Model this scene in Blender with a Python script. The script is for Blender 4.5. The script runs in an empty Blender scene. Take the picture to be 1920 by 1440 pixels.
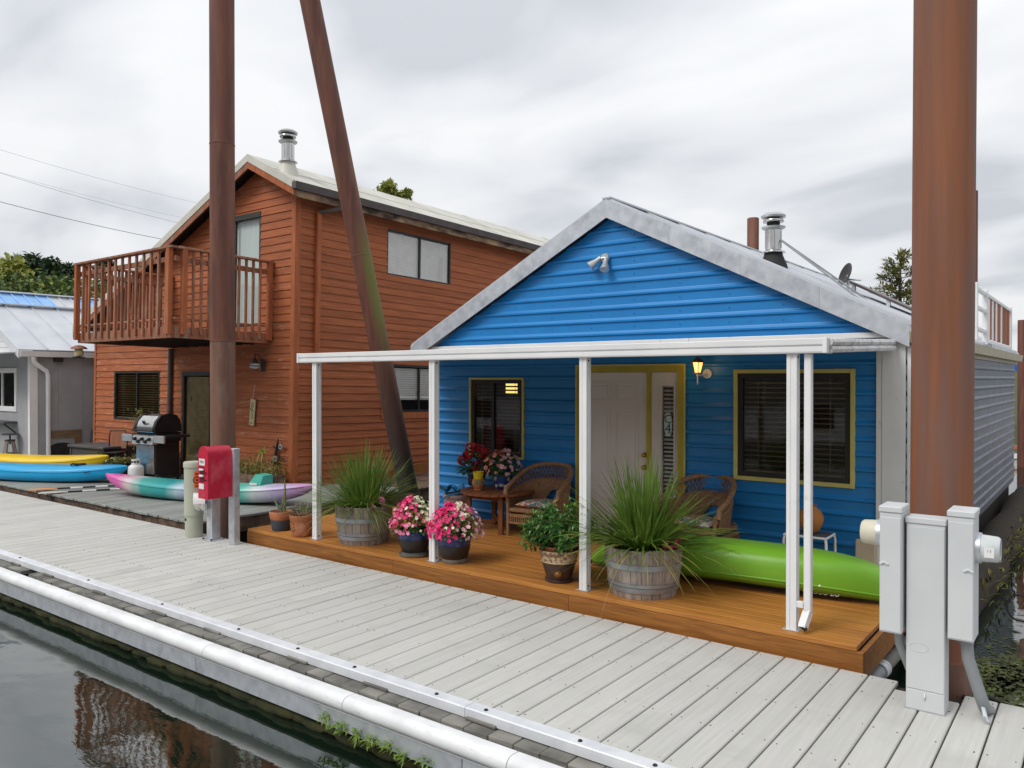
import bpy, math, random
from mathutils import Vector as V, Matrix
random.seed(11)
R = math.radians
scene = bpy.context.scene
col = scene.collection
# ---------------------------------------------------------------- camera, sky, sun, exposure
FPX, HCAM, YAW, PITCH = 1481.0, 2.2, R(37.2), math.atan(10.5/1481.0)
cd = bpy.data.cameras.new('camera'); cam = bpy.data.objects.new('camera', cd); col.objects.link(cam)
cd.sensor_width = 36.0; cd.lens = 36.0*FPX/1920.0; cd.clip_start = .05; cd.clip_end = 3000
cam.location = (0, 0, HCAM); cam.rotation_euler = (R(90)-PITCH, 0, YAW); scene.camera = cam
scene.view_settings.view_transform = 'Standard'; scene.view_settings.look = 'None'
scene.view_settings.exposure = 0.30; scene.view_settings.gamma = 1.0; scene.view_settings.use_curve_mapping = False
SUN_EL, SUN_AZ = R(48), R(200)      # azimuth the light comes from, clockwise from +Y
def make_world():
    w = bpy.data.worlds.new('World'); scene.world = w; w.use_nodes = True
    nt = w.node_tree; nt.nodes.clear(); N = nt.nodes.new; L = nt.links.new
    out = N('ShaderNodeOutputWorld'); bg = N('ShaderNodeBackground'); bg.inputs['Strength'].default_value = .1
    L(bg.outputs[0], out.inputs[0])
    sky = N('ShaderNodeTexSky'); sky.sky_type = 'NISHITA'; sky.sun_disc = False
    sky.sun_elevation = SUN_EL; sky.sun_rotation = SUN_AZ
    tc = N('ShaderNodeTexCoord'); sep = N('ShaderNodeSeparateXYZ'); L(tc.outputs['Generated'], sep.inputs[0])
    ab = N('ShaderNodeMath'); ab.operation = 'ABSOLUTE'; L(sep.outputs[2], ab.inputs[0])
    ad = N('ShaderNodeMath'); ad.operation = 'ADD'; ad.inputs[1].default_value = .22; L(ab.outputs[0], ad.inputs[0])
    dx = N('ShaderNodeMath'); dx.operation = 'DIVIDE'; L(sep.outputs[0], dx.inputs[0]); L(ad.outputs[0], dx.inputs[1])
    dy = N('ShaderNodeMath'); dy.operation = 'DIVIDE'; L(sep.outputs[1], dy.inputs[0]); L(ad.outputs[0], dy.inputs[1])
    cmb = N('ShaderNodeCombineXYZ'); L(dx.outputs[0], cmb.inputs[0]); L(dy.outputs[0], cmb.inputs[1])
    mp = N('ShaderNodeMapping'); mp.inputs['Scale'].default_value = (1.0, 1.55, 1); mp.inputs['Rotation'].default_value = (0, 0, R(30))
    mp.inputs['Location'].default_value = (3.3, 1.7, 0)
    L(cmb.outputs[0], mp.inputs[0])
    n1 = N('ShaderNodeTexNoise'); n1.inputs['Scale'].default_value = 1.35; n1.inputs['Detail'].default_value = 5
    n1.inputs['Roughness'].default_value = .43; n1.inputs['Distortion'].default_value = .35; L(mp.outputs[0], n1.inputs['Vector'])
    cr = N('ShaderNodeValToRGB'); e = cr.color_ramp.elements
    e[0].position = .36; e[0].color = (5.2, 5.42, 5.8, 1); e[1].position = .60; e[1].color = (7.75, 7.83, 7.95, 1)
    m = e.new(.47); m.color = (6.7, 6.85, 7.1, 1)
    L(n1.outputs['Fac'], cr.inputs[0])
    # an overcast sky is brighter overhead than at the horizon
    gr = N('ShaderNodeMath'); gr.operation = 'MULTIPLY_ADD'; gr.inputs[1].default_value = .48; gr.inputs[2].default_value = .88; L(ab.outputs[0], gr.inputs[0])
    sc_ = N('ShaderNodeVectorMath'); sc_.operation = 'SCALE'; L(cr.outputs[0], sc_.inputs[0]); L(gr.outputs[0], sc_.inputs['Scale'])
    mx = N('ShaderNodeMix'); mx.data_type = 'RGBA'; mx.inputs[0].default_value = .95
    L(sky.outputs[0], mx.inputs[6]); L(sc_.outputs[0], mx.inputs[7]); L(mx.outputs[2], bg.inputs['Color'])
make_world()
sd = bpy.data.lights.new('sun', 'SUN'); sd.energy = 1.5; sd.angle = R(24); sd.color = (1, .97, .92)
sun = bpy.data.objects.new('sun', sd); col.objects.link(sun)
sdir = V((math.sin(SUN_AZ)*math.cos(SUN_EL), math.cos(SUN_AZ)*math.cos(SUN_EL), math.sin(SUN_EL)))
sun.rotation_euler = sdir.to_track_quat('Z', 'Y').to_euler(); sun.location = (0, -20, 30)

# ---------------------------------------------------------------- pixel (1920x1440) -> place
FW = V((-math.sin(YAW)*math.cos(PITCH), math.cos(YAW)*math.cos(PITCH), -math.sin(PITCH)))
RT = V((math.cos(YAW), math.sin(YAW), 0)); UP = RT.cross(FW); CAM = V((0, 0, HCAM))
HD = V((-math.sin(YAW), math.cos(YAW), 0))
def ray(x, y): return FW + RT*((x-960)/FPX) - UP*((y-720)/FPX)
def PZ(x, y, z): d = ray(x, y); return CAM + d*((z-HCAM)/d.z)
def PY(x, y, Y): d = ray(x, y); return CAM + d*(Y/d.y)
def PX(x, y, X): d = ray(x, y); return CAM + d*(X/d.x)
def dep(p): return (V(p)-CAM).dot(FW)
def foot(x, y, wpx, z):            # round thing standing at z: front of its foot at (x, y), wpx wide -> centre, radius
    p = PZ(x, y, z); r = wpx*dep(p)/FPX/2; p2 = p + HD*r; r = wpx*dep(p2)/FPX/2
    return p + HD*r, r

# ---------------------------------------------------------------- materials
MATS = {}
def mat(name, c1, c2=None, rough=.6, metal=0., scale=(1, 1, 1), ns=6., detail=5., bump=0., rnd=0., wear=None, spec=.4, ramp=(.35, .65), dist=0., coat=0., bscale=None, transl=0.):
    if name in MATS: return MATS[name]
    m = bpy.data.materials.new(name); m.use_nodes = True; MATS[name] = m
    nt = m.node_tree; N = nt.nodes.new; L = nt.links.new; b = nt.nodes['Principled BSDF']
    b.inputs['Roughness'].default_value = rough; b.inputs['Metallic'].default_value = metal
    b.inputs['Specular IOR Level'].default_value = spec; b.inputs['Coat Weight'].default_value = coat
    if c2 is None: c2 = tuple(x*.85 for x in c1)
    tc = N('ShaderNodeTexCoord'); oi = N('ShaderNodeObjectInfo')
    mul = N('ShaderNodeMath'); mul.operation = 'MULTIPLY'; mul.inputs[1].default_value = 37.; L(oi.outputs['Random'], mul.inputs[0])
    add = N('ShaderNodeVectorMath'); add.operation = 'ADD'; L(tc.outputs['Object'], add.inputs[0]); L(mul.outputs[0], add.inputs[1])
    mp = N('ShaderNodeMapping'); mp.inputs['Scale'].default_value = scale; L(add.outputs[0], mp.inputs[0])
    no = N('ShaderNodeTexNoise'); no.inputs['Scale'].default_value = ns; no.inputs['Detail'].default_value = detail; no.inputs['Distortion'].default_value = dist
    L(mp.outputs[0], no.inputs['Vector'])
    cr = N('ShaderNodeValToRGB'); cr.color_ramp.elements[0].position = ramp[0]; cr.color_ramp.elements[1].position = ramp[1]
    cr.color_ramp.elements[0].color = (*c1, 1); cr.color_ramp.elements[1].color = (*c2, 1); L(no.outputs['Fac'], cr.inputs[0])
    c = cr.outputs[0]
    if wear:                                   # (colour, noise scale, lo, hi[, stretch])
        mp2 = N('ShaderNodeMapping'); mp2.inputs['Scale'].default_value = wear[4] if len(wear) > 4 else (1, 1, 1); L(add.outputs[0], mp2.inputs[0])
        n2 = N('ShaderNodeTexNoise'); n2.inputs['Scale'].default_value = wear[1]; n2.inputs['Detail'].default_value = 7; n2.inputs['Roughness'].default_value = .62
        L(mp2.outputs[0], n2.inputs['Vector'])
        r2 = N('ShaderNodeMapRange'); r2.inputs[1].default_value = wear[2]; r2.inputs[2].default_value = wear[3]; L(n2.outputs['Fac'], r2.inputs[0])
        mx = N('ShaderNodeMix'); mx.data_type = 'RGBA'; mx.inputs[7].default_value = (*wear[0], 1); L(r2.outputs[0], mx.inputs[0]); L(c, mx.inputs[6]); c = mx.outputs[2]
    if rnd:
        hs = N('ShaderNodeHueSaturation'); r3 = N('ShaderNodeMapRange'); r3.inputs[3].default_value = 1-rnd; r3.inputs[4].default_value = 1+rnd
        L(oi.outputs['Random'], r3.inputs[0]); L(r3.outputs[0], hs.inputs['Value']); L(c, hs.inputs['Color']); c = hs.outputs[0]
    L(c, b.inputs['Base Color'])
    if bump:
        bp = N('ShaderNodeBump'); bp.inputs['Strength'].default_value = min(1, bump); bp.inputs['Distance'].default_value = .01
        h = no.outputs['Fac']
        if bscale:
            nb = N('ShaderNodeTexNoise'); nb.inputs['Scale'].default_value = bscale; nb.inputs['Detail'].default_value = 4; L(mp.outputs[0], nb.inputs['Vector']); h = nb.outputs['Fac']
        L(h, bp.inputs['Height']); L(bp.outputs[0], b.inputs['Normal'])
    if transl:
        tr = N('ShaderNodeBsdfTranslucent'); L(c, tr.inputs['Color']); ms = N('ShaderNodeMixShader'); ms.inputs[0].default_value = transl
        L(b.outputs[0], ms.inputs[1]); L(tr.outputs[0], ms.inputs[2]); L(ms.outputs[0], nt.nodes['Material Output'].inputs[0])
    return m
def glass_mat():
    m = bpy.data.materials.new('window_glass'); m.use_nodes = True; MATS['glass'] = m
    nt = m.node_tree; N = nt.nodes.new; L = nt.links.new; nt.nodes.remove(nt.nodes['Principled BSDF'])
    ge = N('ShaderNodeNewGeometry'); dt = N('ShaderNodeVectorMath'); dt.operation = 'DOT_PRODUCT'; L(ge.outputs['Incoming'], dt.inputs[0]); L(ge.outputs['True Normal'], dt.inputs[1])
    a1 = N('ShaderNodeMath'); a1.operation = 'ABSOLUTE'; L(dt.outputs['Value'], a1.inputs[0]); s1 = N('ShaderNodeMath'); s1.operation = 'SUBTRACT'; s1.inputs[0].default_value = 1; L(a1.outputs[0], s1.inputs[1])
    p5 = N('ShaderNodeMath'); p5.operation = 'POWER'; p5.inputs[1].default_value = 5; L(s1.outputs[0], p5.inputs[0]); fr = N('ShaderNodeMath'); fr.operation = 'MULTIPLY_ADD'; fr.inputs[1].default_value = .92; fr.inputs[2].default_value = .08; L(p5.outputs[0], fr.inputs[0])   # two surfaces of a pane
    t = N('ShaderNodeBsdfTransparent'); t.inputs[0].default_value = (.94, .95, .94, 1)
    g = N('ShaderNodeBsdfGlossy'); g.inputs['Roughness'].default_value = .012
    no = N('ShaderNodeTexNoise'); no.inputs['Scale'].default_value = 1.6; bp = N('ShaderNodeBump'); bp.inputs['Strength'].default_value = .03; bp.inputs['Distance'].default_value = .03
    L(no.outputs['Fac'], bp.inputs['Height']); L(bp.outputs[0], g.inputs['Normal'])
    ms = N('ShaderNodeMixShader'); L(fr.outputs[0], ms.inputs[0]); L(t.outputs[0], ms.inputs[1]); L(g.outputs[0], ms.inputs[2])
    L(ms.outputs[0], nt.nodes['Material Output'].inputs[0]); return m
def water_mat():
    m = bpy.data.materials.new('water'); m.use_nodes = True; MATS['water'] = m
    nt = m.node_tree; N = nt.nodes.new; L = nt.links.new; b = nt.nodes['Principled BSDF']
    b.inputs['Base Color'].default_value = (.006, .014, .008, 1); b.inputs['Roughness'].default_value = .02; b.inputs['IOR'].default_value = 2.1
    b.inputs['Specular IOR Level'].default_value = .75
    tc = N('ShaderNodeTexCoord'); mp = N('ShaderNodeMapping'); mp.inputs['Scale'].default_value = (1.0, 1.6, 1); L(tc.outputs['Object'], mp.inputs[0])
    n1 = N('ShaderNodeTexNoise'); n1.inputs['Scale'].default_value = 1.1; n1.inputs['Detail'].default_value = 2; L(mp.outputs[0], n1.inputs['Vector'])
    n2 = N('ShaderNodeTexNoise'); n2.inputs['Scale'].default_value = 14; n2.inputs['Detail'].default_value = 3; L(mp.outputs[0], n2.inputs['Vector'])
    mu = N('ShaderNodeMath'); mu.operation = 'MULTIPLY_ADD'; mu.inputs[1].default_value = .05; L(n2.outputs['Fac'], mu.inputs[0]); L(n1.outputs['Fac'], mu.inputs[2])
    bp = N('ShaderNodeBump'); bp.inputs['Strength'].default_value = .12; bp.inputs['Distance'].default_value = .06; L(mu.outputs[0], bp.inputs['Height']); L(bp.outputs[0], b.inputs['Normal'])
    return m
def bands_mat(name, stops, axis=0, span=(0, 1), rough=.35, noise=.12, ns=2.5, coords='Object'):
    """paint that changes colour along one axis of the thing (swirled plastic, glazed pots)"""
    m = bpy.data.materials.new(name); m.use_nodes = True; MATS[name] = m
    nt = m.node_tree; N = nt.nodes.new; L = nt.links.new; b = nt.nodes['Principled BSDF']; b.inputs['Roughness'].default_value = rough
    tc = N('ShaderNodeTexCoord'); sp = N('ShaderNodeSeparateXYZ'); L(tc.outputs[coords], sp.inputs[0])
    mr = N('ShaderNodeMapRange'); mr.inputs[1].default_value = span[0]; mr.inputs[2].default_value = span[1]; L(sp.outputs[axis], mr.inputs[0])
    no = N('ShaderNodeTexNoise'); no.inputs['Scale'].default_value = ns; no.inputs['Detail'].default_value = 4; L(tc.outputs[coords], no.inputs['Vector'])
    su = N('ShaderNodeMath'); su.operation = 'SUBTRACT'; su.inputs[1].default_value = .5; L(no.outputs['Fac'], su.inputs[0])
    ma = N('ShaderNodeMath'); ma.operation = 'MULTIPLY_ADD'; ma.inputs[1].default_value = noise; L(su.outputs[0], ma.inputs[0]); L(mr.outputs[0], ma.inputs[2])
    cr = N('ShaderNodeValToRGB'); e = cr.color_ramp.elements
    e[0].position = stops[0][0]; e[0].color = (*stops[0][1], 1); e[1].position = stops[-1][0]; e[1].color = (*stops[-1][1], 1)
    for p, c in stops[1:-1]: x = e.new(p); x.color = (*c, 1)
    L(ma.outputs[0], cr.inputs[0]); L(cr.outputs[0], b.inputs['Base Color']); return m
def print_mat(name, cols, ns=14., rough=.8):
    """scattered patches of several colours (printed cloth, painted pots)"""
    m = bpy.data.materials.new(name); m.use_nodes = True; MATS[name] = m
    nt = m.node_tree; N = nt.nodes.new; L = nt.links.new; b = nt.nodes['Principled BSDF']; b.inputs['Roughness'].default_value = rough
    tc = N('ShaderNodeTexCoord'); n1 = N('ShaderNodeTexNoise'); n1.inputs['Scale'].default_value = ns*.5; L(tc.outputs['Object'], n1.inputs['Vector'])
    ad = N('ShaderNodeVectorMath'); ad.operation = 'MULTIPLY_ADD'; ad.inputs[1].default_value = (.1, .1, .1); L(n1.outputs['Color'], ad.inputs[0]); L(tc.outputs['Object'], ad.inputs[2])
    vo = N('ShaderNodeTexVoronoi'); vo.inputs['Scale'].default_value = ns; L(ad.outputs[0], vo.inputs['Vector'])
    sp = N('ShaderNodeSeparateColor'); L(vo.outputs['Color'], sp.inputs[0])
    cr = N('ShaderNodeValToRGB'); cr.color_ramp.interpolation = 'CONSTANT'; e = cr.color_ramp.elements
    e[0].position = 0; e[0].color = (*cols[0], 1); e[1].position = 1/len(cols); e[1].color = (*cols[1], 1)
    for i, c in enumerate(cols[2:]): x = e.new((i+2)/len(cols)); x.color = (*c, 1)
    L(sp.outputs[0], cr.inputs[0]); L(cr.outputs[0], b.inputs['Base Color']); return m
glass_mat(); water_mat()
mat('dock_board', (.52, .515, .487), (.47, .467, .44), rough=.8, scale=(30, 1.2, 8), ns=1.5, bump=.25, rnd=.05, wear=((.36, .36, .335), 1.1, .52, .9, (.8, 1.6, 1)))
mat('galvanised', (.62, .65, .69), (.48, .51, .55), rough=.42, metal=.55, ns=9, bump=.05, wear=((.30, .31, .33), 3, .58, .8), rnd=.04)
mat('bumper', (.78, .79, .80), (.66, .67, .68), rough=.4, ns=4, wear=((.42, .42, .42), 6, .6, .8, (1, 6, 6)), rnd=.02)
mat('zinc_bright', (.74, .76, .79), (.64, .66, .70), rough=.45, metal=.15, ns=7, wear=((.42, .43, .45), 3, .6, .85))
mat('old_block', (.25, .24, .21), (.10, .098, .09), rough=.9, scale=(1, 1, 14), ns=3, bump=.5, rnd=.08)
mat('deck_wood', (.47, .20, .040), (.36, .132, .024), rough=.5, scale=(1.2, 26, 20), ns=1.6, dist=.5, bump=.12, rnd=.14, wear=((.17, .06, .016), 2.2, .58, .8, (.5, 5, 5)))
mat('fascia_wood', (.32, .125, .024), (.20, .072, .013), rough=.5, scale=(1, 14, 16), ns=1.7, dist=1.2, bump=.1, rnd=.08, wear=((.13, .05, .015), 2.4, .6, .78, (.6, 4, 4)))
mat('blue_metal', (.012, .222, .58), (.011, .20, .53), rough=.38, ns=2.5, bump=.03, wear=((.02, .12, .33), 4, .62, .85, (1, 1, 3)), rnd=.03, spec=.5)
mat('grey_metal', (.145, .165, .205), (.095, .11, .14), rough=.45, metal=.25, scale=(1, 1, 3), ns=3, wear=((.16, .14, .13), 2.4, .56, .8, (1, 1, .4)), rnd=.05)
mat('white_paint', (.80, .80, .80), (.74, .745, .75), rough=.45, ns=3, bump=.02, wear=((.55, .54, .52), 7, .62, .85), spec=.45)
mat('grimy_white', (.75, .75, .75), (.62, .62, .62), rough=.5, ns=5, wear=((.22, .21, .21), 9, .5, .72, (1, 1, 1)))
mat('yellow_trim', (.66, .58, .20), (.58, .50, .15), rough=.5, ns=5, rnd=.05)
mat('mustard', (.50, .415, .05), (.43, .35, .035), rough=.5, ns=5)
mat('door_white', (.74, .72, .70), (.70, .68, .66), rough=.5, ns=3)
mat('dark_frame', (.022, .020, .019), (.03, .028, .026), rough=.4)
mat('blind_dark', (.26, .21, .15), (.20, .16, .11), rough=.6, rnd=.1)
mat('blind_tan', (.36, .27, .14), (.26, .19, .10), rough=.6)
mat('blind_white', (.82, .80, .77), (.76, .74, .71), rough=.6)
mat('curtain', (.56, .64, .62), (.46, .55, .54), rough=.8, scale=(14, 1, .3), ns=2)
mat('red_siding', (.40, .122, .043), (.29, .080, .028), rough=.72, scale=(1.2, 1.2, 22), ns=1.4, bump=.22, rnd=.13, wear=((.15, .055, .03), 2.0, .6, .80, (1.2, 1.2, 8)))
mat('red_siding_worn', (.41, .126, .048), (.29, .082, .032), rough=.75, scale=(1.2, 1.2, 22), ns=1.4, bump=.25, rnd=.13, wear=((.46, .27, .19), 3.4, .55, .74, (1, 1, 7)))
mat('red_trim', (.40, .122, .043), (.31, .085, .03), rough=.7, scale=(6, 6, 1), ns=2, rnd=.1, wear=((.40, .20, .12), 5, .62, .8))
mat('weathered_red', (.35, .125, .06), (.24, .095, .055), rough=.8, scale=(8, 8, .9), ns=2, bump=.25, rnd=.22, wear=((.30, .235, .18), 3.0, .50, .70, (3, 3, .8)))
mat('rotten_wood', (.44, .29, .18), (.06, .04, .03), rough=.9, scale=(1, 1.2, 3), ns=1.8, bump=.4)
mat('roof_panel', (.60, .59, .52), (.50, .49, .43), rough=.5, ns=2, wear=((.34, .30, .24), 2, .62, .9, (2, .4, 1)), rnd=.06)
mat('brown_gutter', (.105, .085, .082), (.075, .06, .058), rough=.4, ns=4)
mat('black_paint', (.012, .012, .013), (.02, .02, .022), rough=.45)
mat('stainless', (.62, .61, .60), (.50, .49, .48), rough=.22, metal=1., ns=5)
mat('matte_black', (.018, .017, .017), (.03, .03, .03), rough=.8)
mat('grey_siding', (.37, .37, .385), (.33, .33, .345), rough=.7, ns=3, bump=.05)
mat('grey_roof', (.60, .62, .66), (.52, .54, .58), rough=.4, metal=.2, ns=2, rnd=.05)
mat('blue_roof', (.22, .42, .72), (.30, .50, .78), rough=.4, ns=2, rnd=.06)
mat('plywood', (.24, .16, .09), (.17, .11, .06), rough=.8, scale=(1, 1, 9), ns=2)
mat('pile_rust', (.155, .054, .034), (.092, .034, .024), rough=.62, scale=(5, 5, .35), ns=1.4, bump=.2, bscale=22, wear=((.20, .085, .045), 1.8, .48, .75, (3, 3, .45)))
mat('pile_orange', (.27, .10, .044), (.175, .070, .040), rough=.66, scale=(6, 6, .3), ns=1.3, bump=.22, bscale=22, wear=((.17, .10, .085), 1.8, .45, .7, (3.5, 3.5, .3)))
mat('pile_brown', (.21, .105, .07), (.13, .07, .05), rough=.7, scale=(5, 5, .5), ns=1.3, bump=.1, wear=((.22, .15, .12), 2.4, .5, .75, (3, 3, .6)))
mat('grey_deck', (.30, .31, .29), (.21, .22, .205), rough=.85, scale=(24, 1.3, 8), ns=1.5, bump=.3, rnd=.13)
mat('float_wood', (.20, .125, .085), (.09, .06, .045), rough=.9, scale=(2, 2, 6), ns=2, bump=.4, rnd=.2, wear=((.035, .022, .018), 4, .5, .7, (3, 3, .5)))
mat('barrel_oak', (.36, .305, .265), (.20, .165, .14), rough=.85, scale=(10, 10, 1), ns=2.6, bump=.4, rnd=.16)
mat('barrel_hoop', (.40, .43, .46), (.27, .29, .31), rough=.5, metal=.6, ns=5, wear=((.22, .12, .06), 5, .62, .8))
mat('soil', (.035, .024, .016), (.06, .04, .025), rough=.95, ns=30, bump=.6)
mat('grass_blade', (.085, .18, .022), (.19, .29, .05), rough=.45, ns=5, transl=.25, spec=.4)
mat('grass_pale', (.32, .32, .07), (.40, .33, .12), rough=.5, ns=5, transl=.25)
mat('leaf_dark', (.038, .125, .026), (.085, .22, .048), rough=.32, ns=9, transl=.18, spec=.5)
mat('leaf_mid', (.06, .135, .03), (.10, .19, .045), rough=.45, ns=8, transl=.2)
mat('leaf_bright', (.15, .27, .04), (.24, .34, .06), rough=.45, ns=8, transl=.25)
mat('leaf_olive', (.17, .17, .05), (.30, .27, .07), rough=.5, ns=10, transl=.2)
mat('leaf_tree', (.045, .085, .02), (.095, .14, .035), rough=.55, ns=1.3, transl=.2)
mat('leaf_tree_light', (.22, .26, .05), (.36, .36, .09), rough=.55, ns=1.3, transl=.35)
mat('leaf_far', (.042, .078, .038), (.085, .125, .055), rough=.7, ns=.6, transl=.1)
mat('bark', (.10, .075, .055), (.06, .045, .035), rough=.9, scale=(8, 8, 1), ns=3, bump=.6)
for n, c in dict(hot_pink=(.80, .03, .20), soft_pink=(.85, .27, .42), cream=(.82, .80, .58), salmon=(.86, .30, .24), scarlet=(.50, .004, .01), pale_pink=(.88, .48, .55)).items():
    mat('petal_'+n, c, tuple(min(1, x*1.12+.02) for x in c), rough=.6, ns=20, transl=.2)
mat('terracotta', (.46, .17, .075), (.36, .125, .055), rough=.8, ns=6, bump=.1, wear=((.55, .33, .22), 5, .56, .75))
mat('glaze_navy', (.012, .016, .028), (.02, .03, .06), rough=.18, ns=6, coat=.4)
mat('glaze_blue', (.015, .04, .22), (.03, .09, .34), rough=.2, ns=22, coat=.4)
mat('glaze_cobalt', (.010, .018, .085), (.02, .04, .17), rough=.2, ns=22, coat=.4)
mat('glaze_black', (.022, .019, .018), (.03, .026, .024), rough=.3, ns=5)
mat('stone_grey', (.21, .20, .17), (.15, .145, .13), rough=.85, ns=8)
mat('glaze_brown', (.075, .045, .036), (.05, .03, .025), rough=.35, ns=6)
mat('slip_cream', (.62, .48, .30), (.25, .13, .08), rough=.5, ns=26, ramp=(.45, .55))
mat('wicker', (.38, .22, .115), (.24, .125, .065), rough=.6, ns=30, rnd=.06, bump=.4)
mat('teak', (.27, .095, .036), (.18, .06, .024), rough=.5, scale=(3, 14, 14), ns=2, rnd=.1)
mat('green_plastic', (.185, .43, .03), (.165, .39, .025), rough=.38, ns=2, bump=.02, wear=((.24, .46, .07), 5, .62, .85))
mat('yellow_plastic', (.80, .55, .012), (.74, .48, .01), rough=.35, ns=2)
mat('cyan_plastic', (.010, .37, .70), (.010, .33, .64), rough=.33, ns=2)
mat('orange_plastic', (.85, .33, .03), (.78, .28, .025), rough=.4)
mat('red_plastic', (.52, .012, .045), (.47, .010, .04), rough=.4, ns=2, wear=((.70, .14, .2), 2, .55, .9), spec=.5)
mat('sage_paint', (.46, .48, .385), (.42, .44, .35), rough=.5, ns=3)
mat('orange_sticker', (.90, .17, .02), (.86, .15, .02), rough=.5)
mat('box_grey', (.60, .62, .63), (.57, .59, .60), rough=.5, ns=3, bump=.03, wear=((.42, .43, .44), 6, .68, .9))
mat('conduit', (.27, .285, .30), (.24, .25, .265), rough=.55, ns=4)
mat('black_rubber', (.015, .015, .016), (.025, .025, .026), rough=.7)
mat('beige', (.56, .50, .36), (.50, .45, .32), rough=.6)
mat('meter_glass', (.62, .66, .66), (.5, .54, .54), rough=.15, ns=9, spec=.8)
mat('clay', (.48, .19, .05), (.38, .14, .035), rough=.75, ns=4)
mat('moss', (.022, .026, .010), (.05, .048, .016), rough=.95, ns=5, bump=.6)
mat('algae', (.10, .12, .03), (.05, .06, .02), rough=.7, ns=3, bump=.3)
mat('dark_mud', (.03, .025, .018), (.05, .035, .022), rough=.95, ns=6, bump=.5)
mat('plastic_box', (.085, .085, .09), (.06, .06, .064), rough=.6, scale=(1, 1, 8), ns=4)
mat('blue_cloth', (.03, .27, .55), (.02, .20, .45), rough=.6)
mat('paper_tan', (.58, .48, .28), (.52, .42, .24), rough=.8)
mat('ink_green', (.03, .13, .07), (.03, .13, .07)); mat('ink_teal', (.02, .16, .24), (.02, .16, .24)); mat('ink_black', (.01, .01, .01), (.01, .01, .01))
mat('brass', (.55, .38, .10), (.45, .30, .08), rough=.3, metal=1.)
mat('silver_paint', (.55, .56, .57), (.48, .49, .5), rough=.35, metal=.6)
mat('wire_pale', (.30, .31, .33), (.30, .31, .33), rough=.6)
mat('wire', (.06, .06, .065), (.06, .06, .065), rough=.6)
mat('bank', (.06, .075, .03), (.09, .085, .04), rough=.95, ns=.6)
mat('boat_white', (.78, .78, .78), (.70, .70, .70), rough=.4)
mat('rope', (.5, .48, .42), (.4, .38, .33), rough=.9)
def lamp_glow():
    m = bpy.data.materials.new('lamp_glow'); m.use_nodes = True; MATS['lamp_glow'] = m
    b = m.node_tree.nodes['Principled BSDF']; b.inputs['Base Color'].default_value = (.9, .5, .15, 1)
    b.inputs['Emission Color'].default_value = (1, .52, .14, 1); b.inputs['Emission Strength'].default_value = 1.6; b.inputs['Roughness'].default_value = .3
lamp_glow()

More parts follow.
